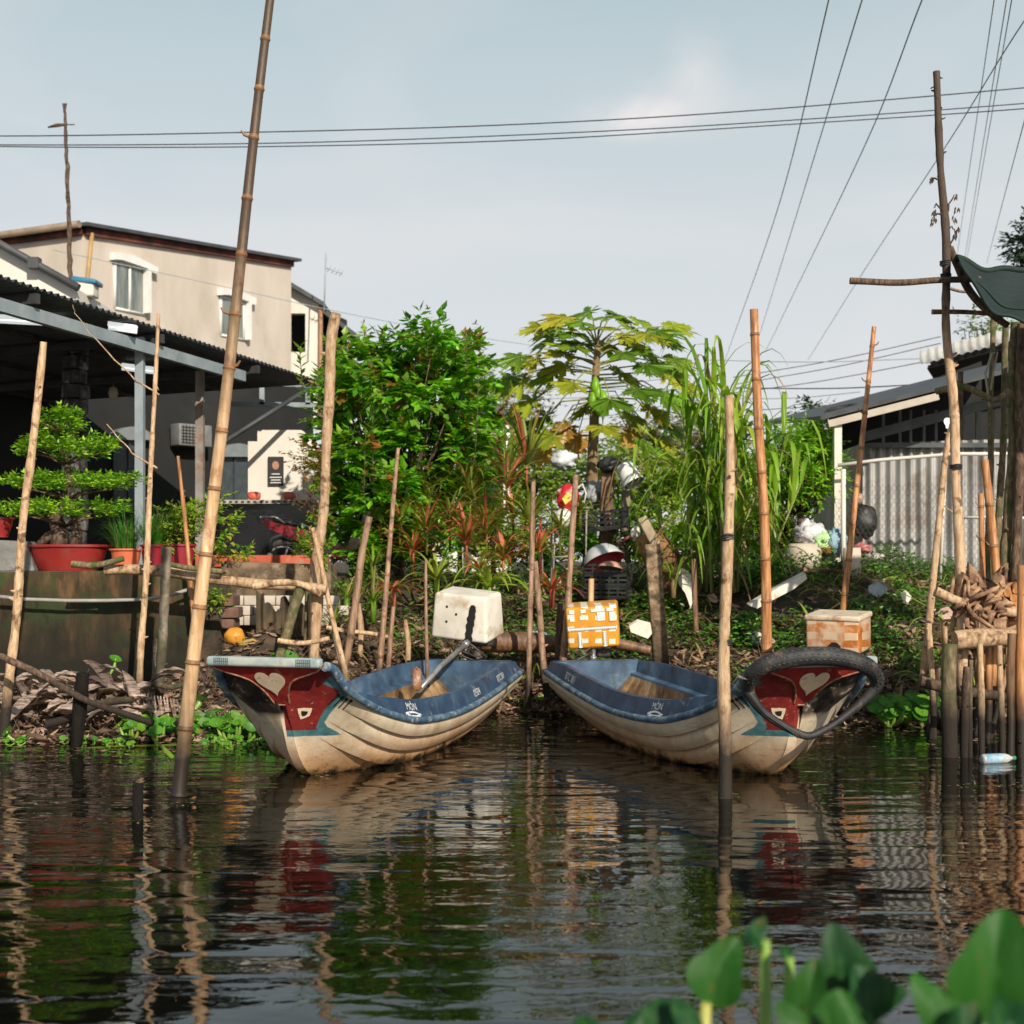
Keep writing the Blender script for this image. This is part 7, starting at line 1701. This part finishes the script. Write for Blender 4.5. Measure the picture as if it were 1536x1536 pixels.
mb=MB(); mb.tube([W(394,776,-.1),W(415,776,-.1),W(430,785,-.1)],.013,8); mb.tube([W(394,776,.1),W(415,776,.1),W(430,785,.1)],.013,8); mb.tube([W(394,776,-.1),W(392,776),W(394,776,.1)],.013,8); mb.build('grab_rail',M_pipe,mk)
mb=MB(); mb.rbox(W(398,784),(.05,.14,.05),.015); mb.build('tail_light',mat('tail_light_red',[(.5,.02,.01),(.6,.03,.02)],rough=.2,bump=0),mk)
mb=MB(); mb.tube([W(404,826,-.03),W(408,808,-.03),W(422,803,-.03),W(444,812,-.03)],.04,8,flat=1); mb.build('mudguard',M_seat,mk)
mb=MB(); mb.rbox(W(470,842),(.34,.2,.2),.04); mb.tube([W(424,845,.1),W(470,850,.1)],.03,8); mb.build('engine',M_iron,mk)
mb=MB(); mb.tube([W(410,852,-.12),W(450,850,-.12),W(475,858,-.12)],[.045,.04,.02],10); mb.build('exhaust',M_pipe,mk)
mb=MB(); mb.tube([W(548,780),W(560,845)],.025,8); mb.tube([W(540,760,-.3),W(545,768),W(540,760,.3)],.014,8); mb.build('handlebar',M_iron,mk)
mb=MB(); mb.rbox(W(552,772),(.12,.16,.14),.04); mb.build('headlight',M_white2,mk)
# ------------------------------------------------------------------ antennas and cables
M_wire=mat('black_cable',[(.02,.02,.022),(.03,.03,.032)],rough=.6,bump=0)
M_wireg=mat('grey_cable',[(.26,.30,.32),(.32,.36,.38)],rough=.6,bump=0)
an=thing('antenna_mast',P(104,440,21),'tall rough pole with a small cross arm rising beside the cream house corner','antenna')
mb=MB(); pts=[P(106,445,21),P(104,380,21),P(103,320,21),P(101,250,21),P(98,200,21),P(97,158,21)]
pp=[];rr=[]
for i in range(len(pts)-1):
    for j in range(6): pp.append(pts[i].lerp(pts[i+1],j/6)+Vector((random.uniform(-.012,.012),0,0))); rr.append(lerp(.042,.024,(i+j/6)/5)*random.uniform(.85,1.15))
pp.append(pts[-1]); rr.append(.022); mb.tube(pp,rr,8); mb.build('mast',M_barkd,an)
mb=MB(); mb.tube([P(72,191,21),P(85,188,21),P(98,187,21)],[.012,.03,.02],6); mb.tube([P(98,187,21),P(112,187,21)],.01,5)
for k in range(5): mb.tube([P(97,172,21),P(94+k*1.5,155,21)],.008,4)
mb.build('cross_arm',M_barkd,an)
an=thing('tv_antenna',P(487,470,33),'thin television antenna on the roof end right of the cream house','antenna')
mb=MB(); mb.tube([P(486,470,33),P(489,380,33)],.018,6); mb.build('mast',M_wireg,an)
mb=MB(); mb.tube([P(489,402,33),P(514,411,33)],.012,5)
for x,y in((494,403),(500,406),(506,408),(512,410)): mb.tube([P(x-3,y+4,33),P(x+3,y-4,33)],.009,4)
mb.build('elements',M_wireg,an)
def cable(pts,d0,d1,rad,lab,m=None,gr='cables crossing the sky',sag=0,nm='cable'):
    L_=[0]
    for i in range(1,len(pts)): L_.append(L_[-1]+math.hypot(pts[i][0]-pts[i-1][0],pts[i][1]-pts[i-1][1]))
    xs=[l/L_[-1] for l in L_]; n=70; q=[]
    for i in range(n+1):
        t=i/n; x=spl(xs,[p[0] for p in pts],t); y=spl(xs,[p[1] for p in pts],t)+sag*4*t*(1-t); 
        # depth varies linearly in 1/d so the straight span stays straight
        dd=1/lerp(1/d0,1/d1,t); q.append(P(x,y,dd))
    mb=MB(); mb.tube(q,rad*.75,5,cap=False); tag(mb.build(nm,m or M_wire,origin=q[0]),lab,'cable',gr)
cable([(-900,190),(-60,204),(400,198),(768,187),(1100,168),(1600,126),(2600,30)],20,20,.013,'topmost of the three dark cables crossing the whole sky')
cable([(-900,206),(-60,217),(400,215),(768,203),(1100,186),(1600,150),(2600,60)],20,20,.012,'middle of the three dark cables crossing the whole sky')
cable([(-900,210),(-60,219),(120,221),(400,220),(768,211),(1100,192),(1600,158),(2600,68)],20.1,20.1,.012,'lowest of the three dark cables crossing the whole sky')
cable([(1262,-80),(1243,0),(1175,285),(1086,545)],14,60,.013,'leftmost steep grey cable descending to the cane clump',M_wireg)
cable([(1318,-80),(1293,0),(1220,240),(1140,500)],14,60,.013,'second steep grey cable from the left',M_wireg)
cable([(1418,-80),(1383,0),(1310,190),(1148,528)],14,60,.013,'third steep grey cable, ending beside the orange bamboo',M_wireg)
cable([(1600,-50),(1536,32),(1428,205),(1300,400),(1212,540)],14,60,.012,'long slanting grey cable passing behind the tall trunk pole',M_wireg)
for i,(a,b) in enumerate((((1494,-20),(1436,380)),((1513,-20),(1447,388)),((1521,-20),(1450,390)),((1545,150),(1480,395)))):
    cable([a,((a[0]+b[0])/2,(a[1]+b[1])/2-1),b],15,50,.010,['first of the four faint cables right of the trunk pole top','second faint cable right of the trunk pole top','third faint cable, close beside the second','faint cable nearest the right frame edge'][i],M_wireg)
cable([(80,375),(300,422),(500,466),(680,500),(840,524)],24,30,.011,'thin cable sloping from the antenna pole past the cream house',M_wireg)
low=[((1100,566),(1411,505),'upper low cable right of the cane clump'),((1100,577),(1411,515),'second low cable right of the cane clump'),((1080,592),(1385,543),'third low cable reaching the curved roof'),((1100,582),(1411,575),'thick level low cable behind the slim bamboo'),((1090,618),(1400,589),'lowest low cable above the shed roof'),((1060,540),(1380,538),'faint level low cable'),((760,588),(1060,560),'upper cable behind the papaya leaves'),((770,600),(1060,580),'middle cable behind the papaya leaves'),((780,640),(1040,600),'lower cable behind the papaya leaves'),((780,655),(1060,628),'lowest cable behind the papaya leaves'),((760,572),(1050,585),'crossing cable behind the papaya leaves'),((1095,598),(1290,588),'short faint cable left of the shed'),]
for i,(a,b,lab) in enumerate(low): cable([a,((a[0]+b[0])/2,(a[1]+b[1])/2+4),b],30,28,.018 if i in(3,) else .012,lab,None if i<5 else M_wireg,'low cables behind the garden')
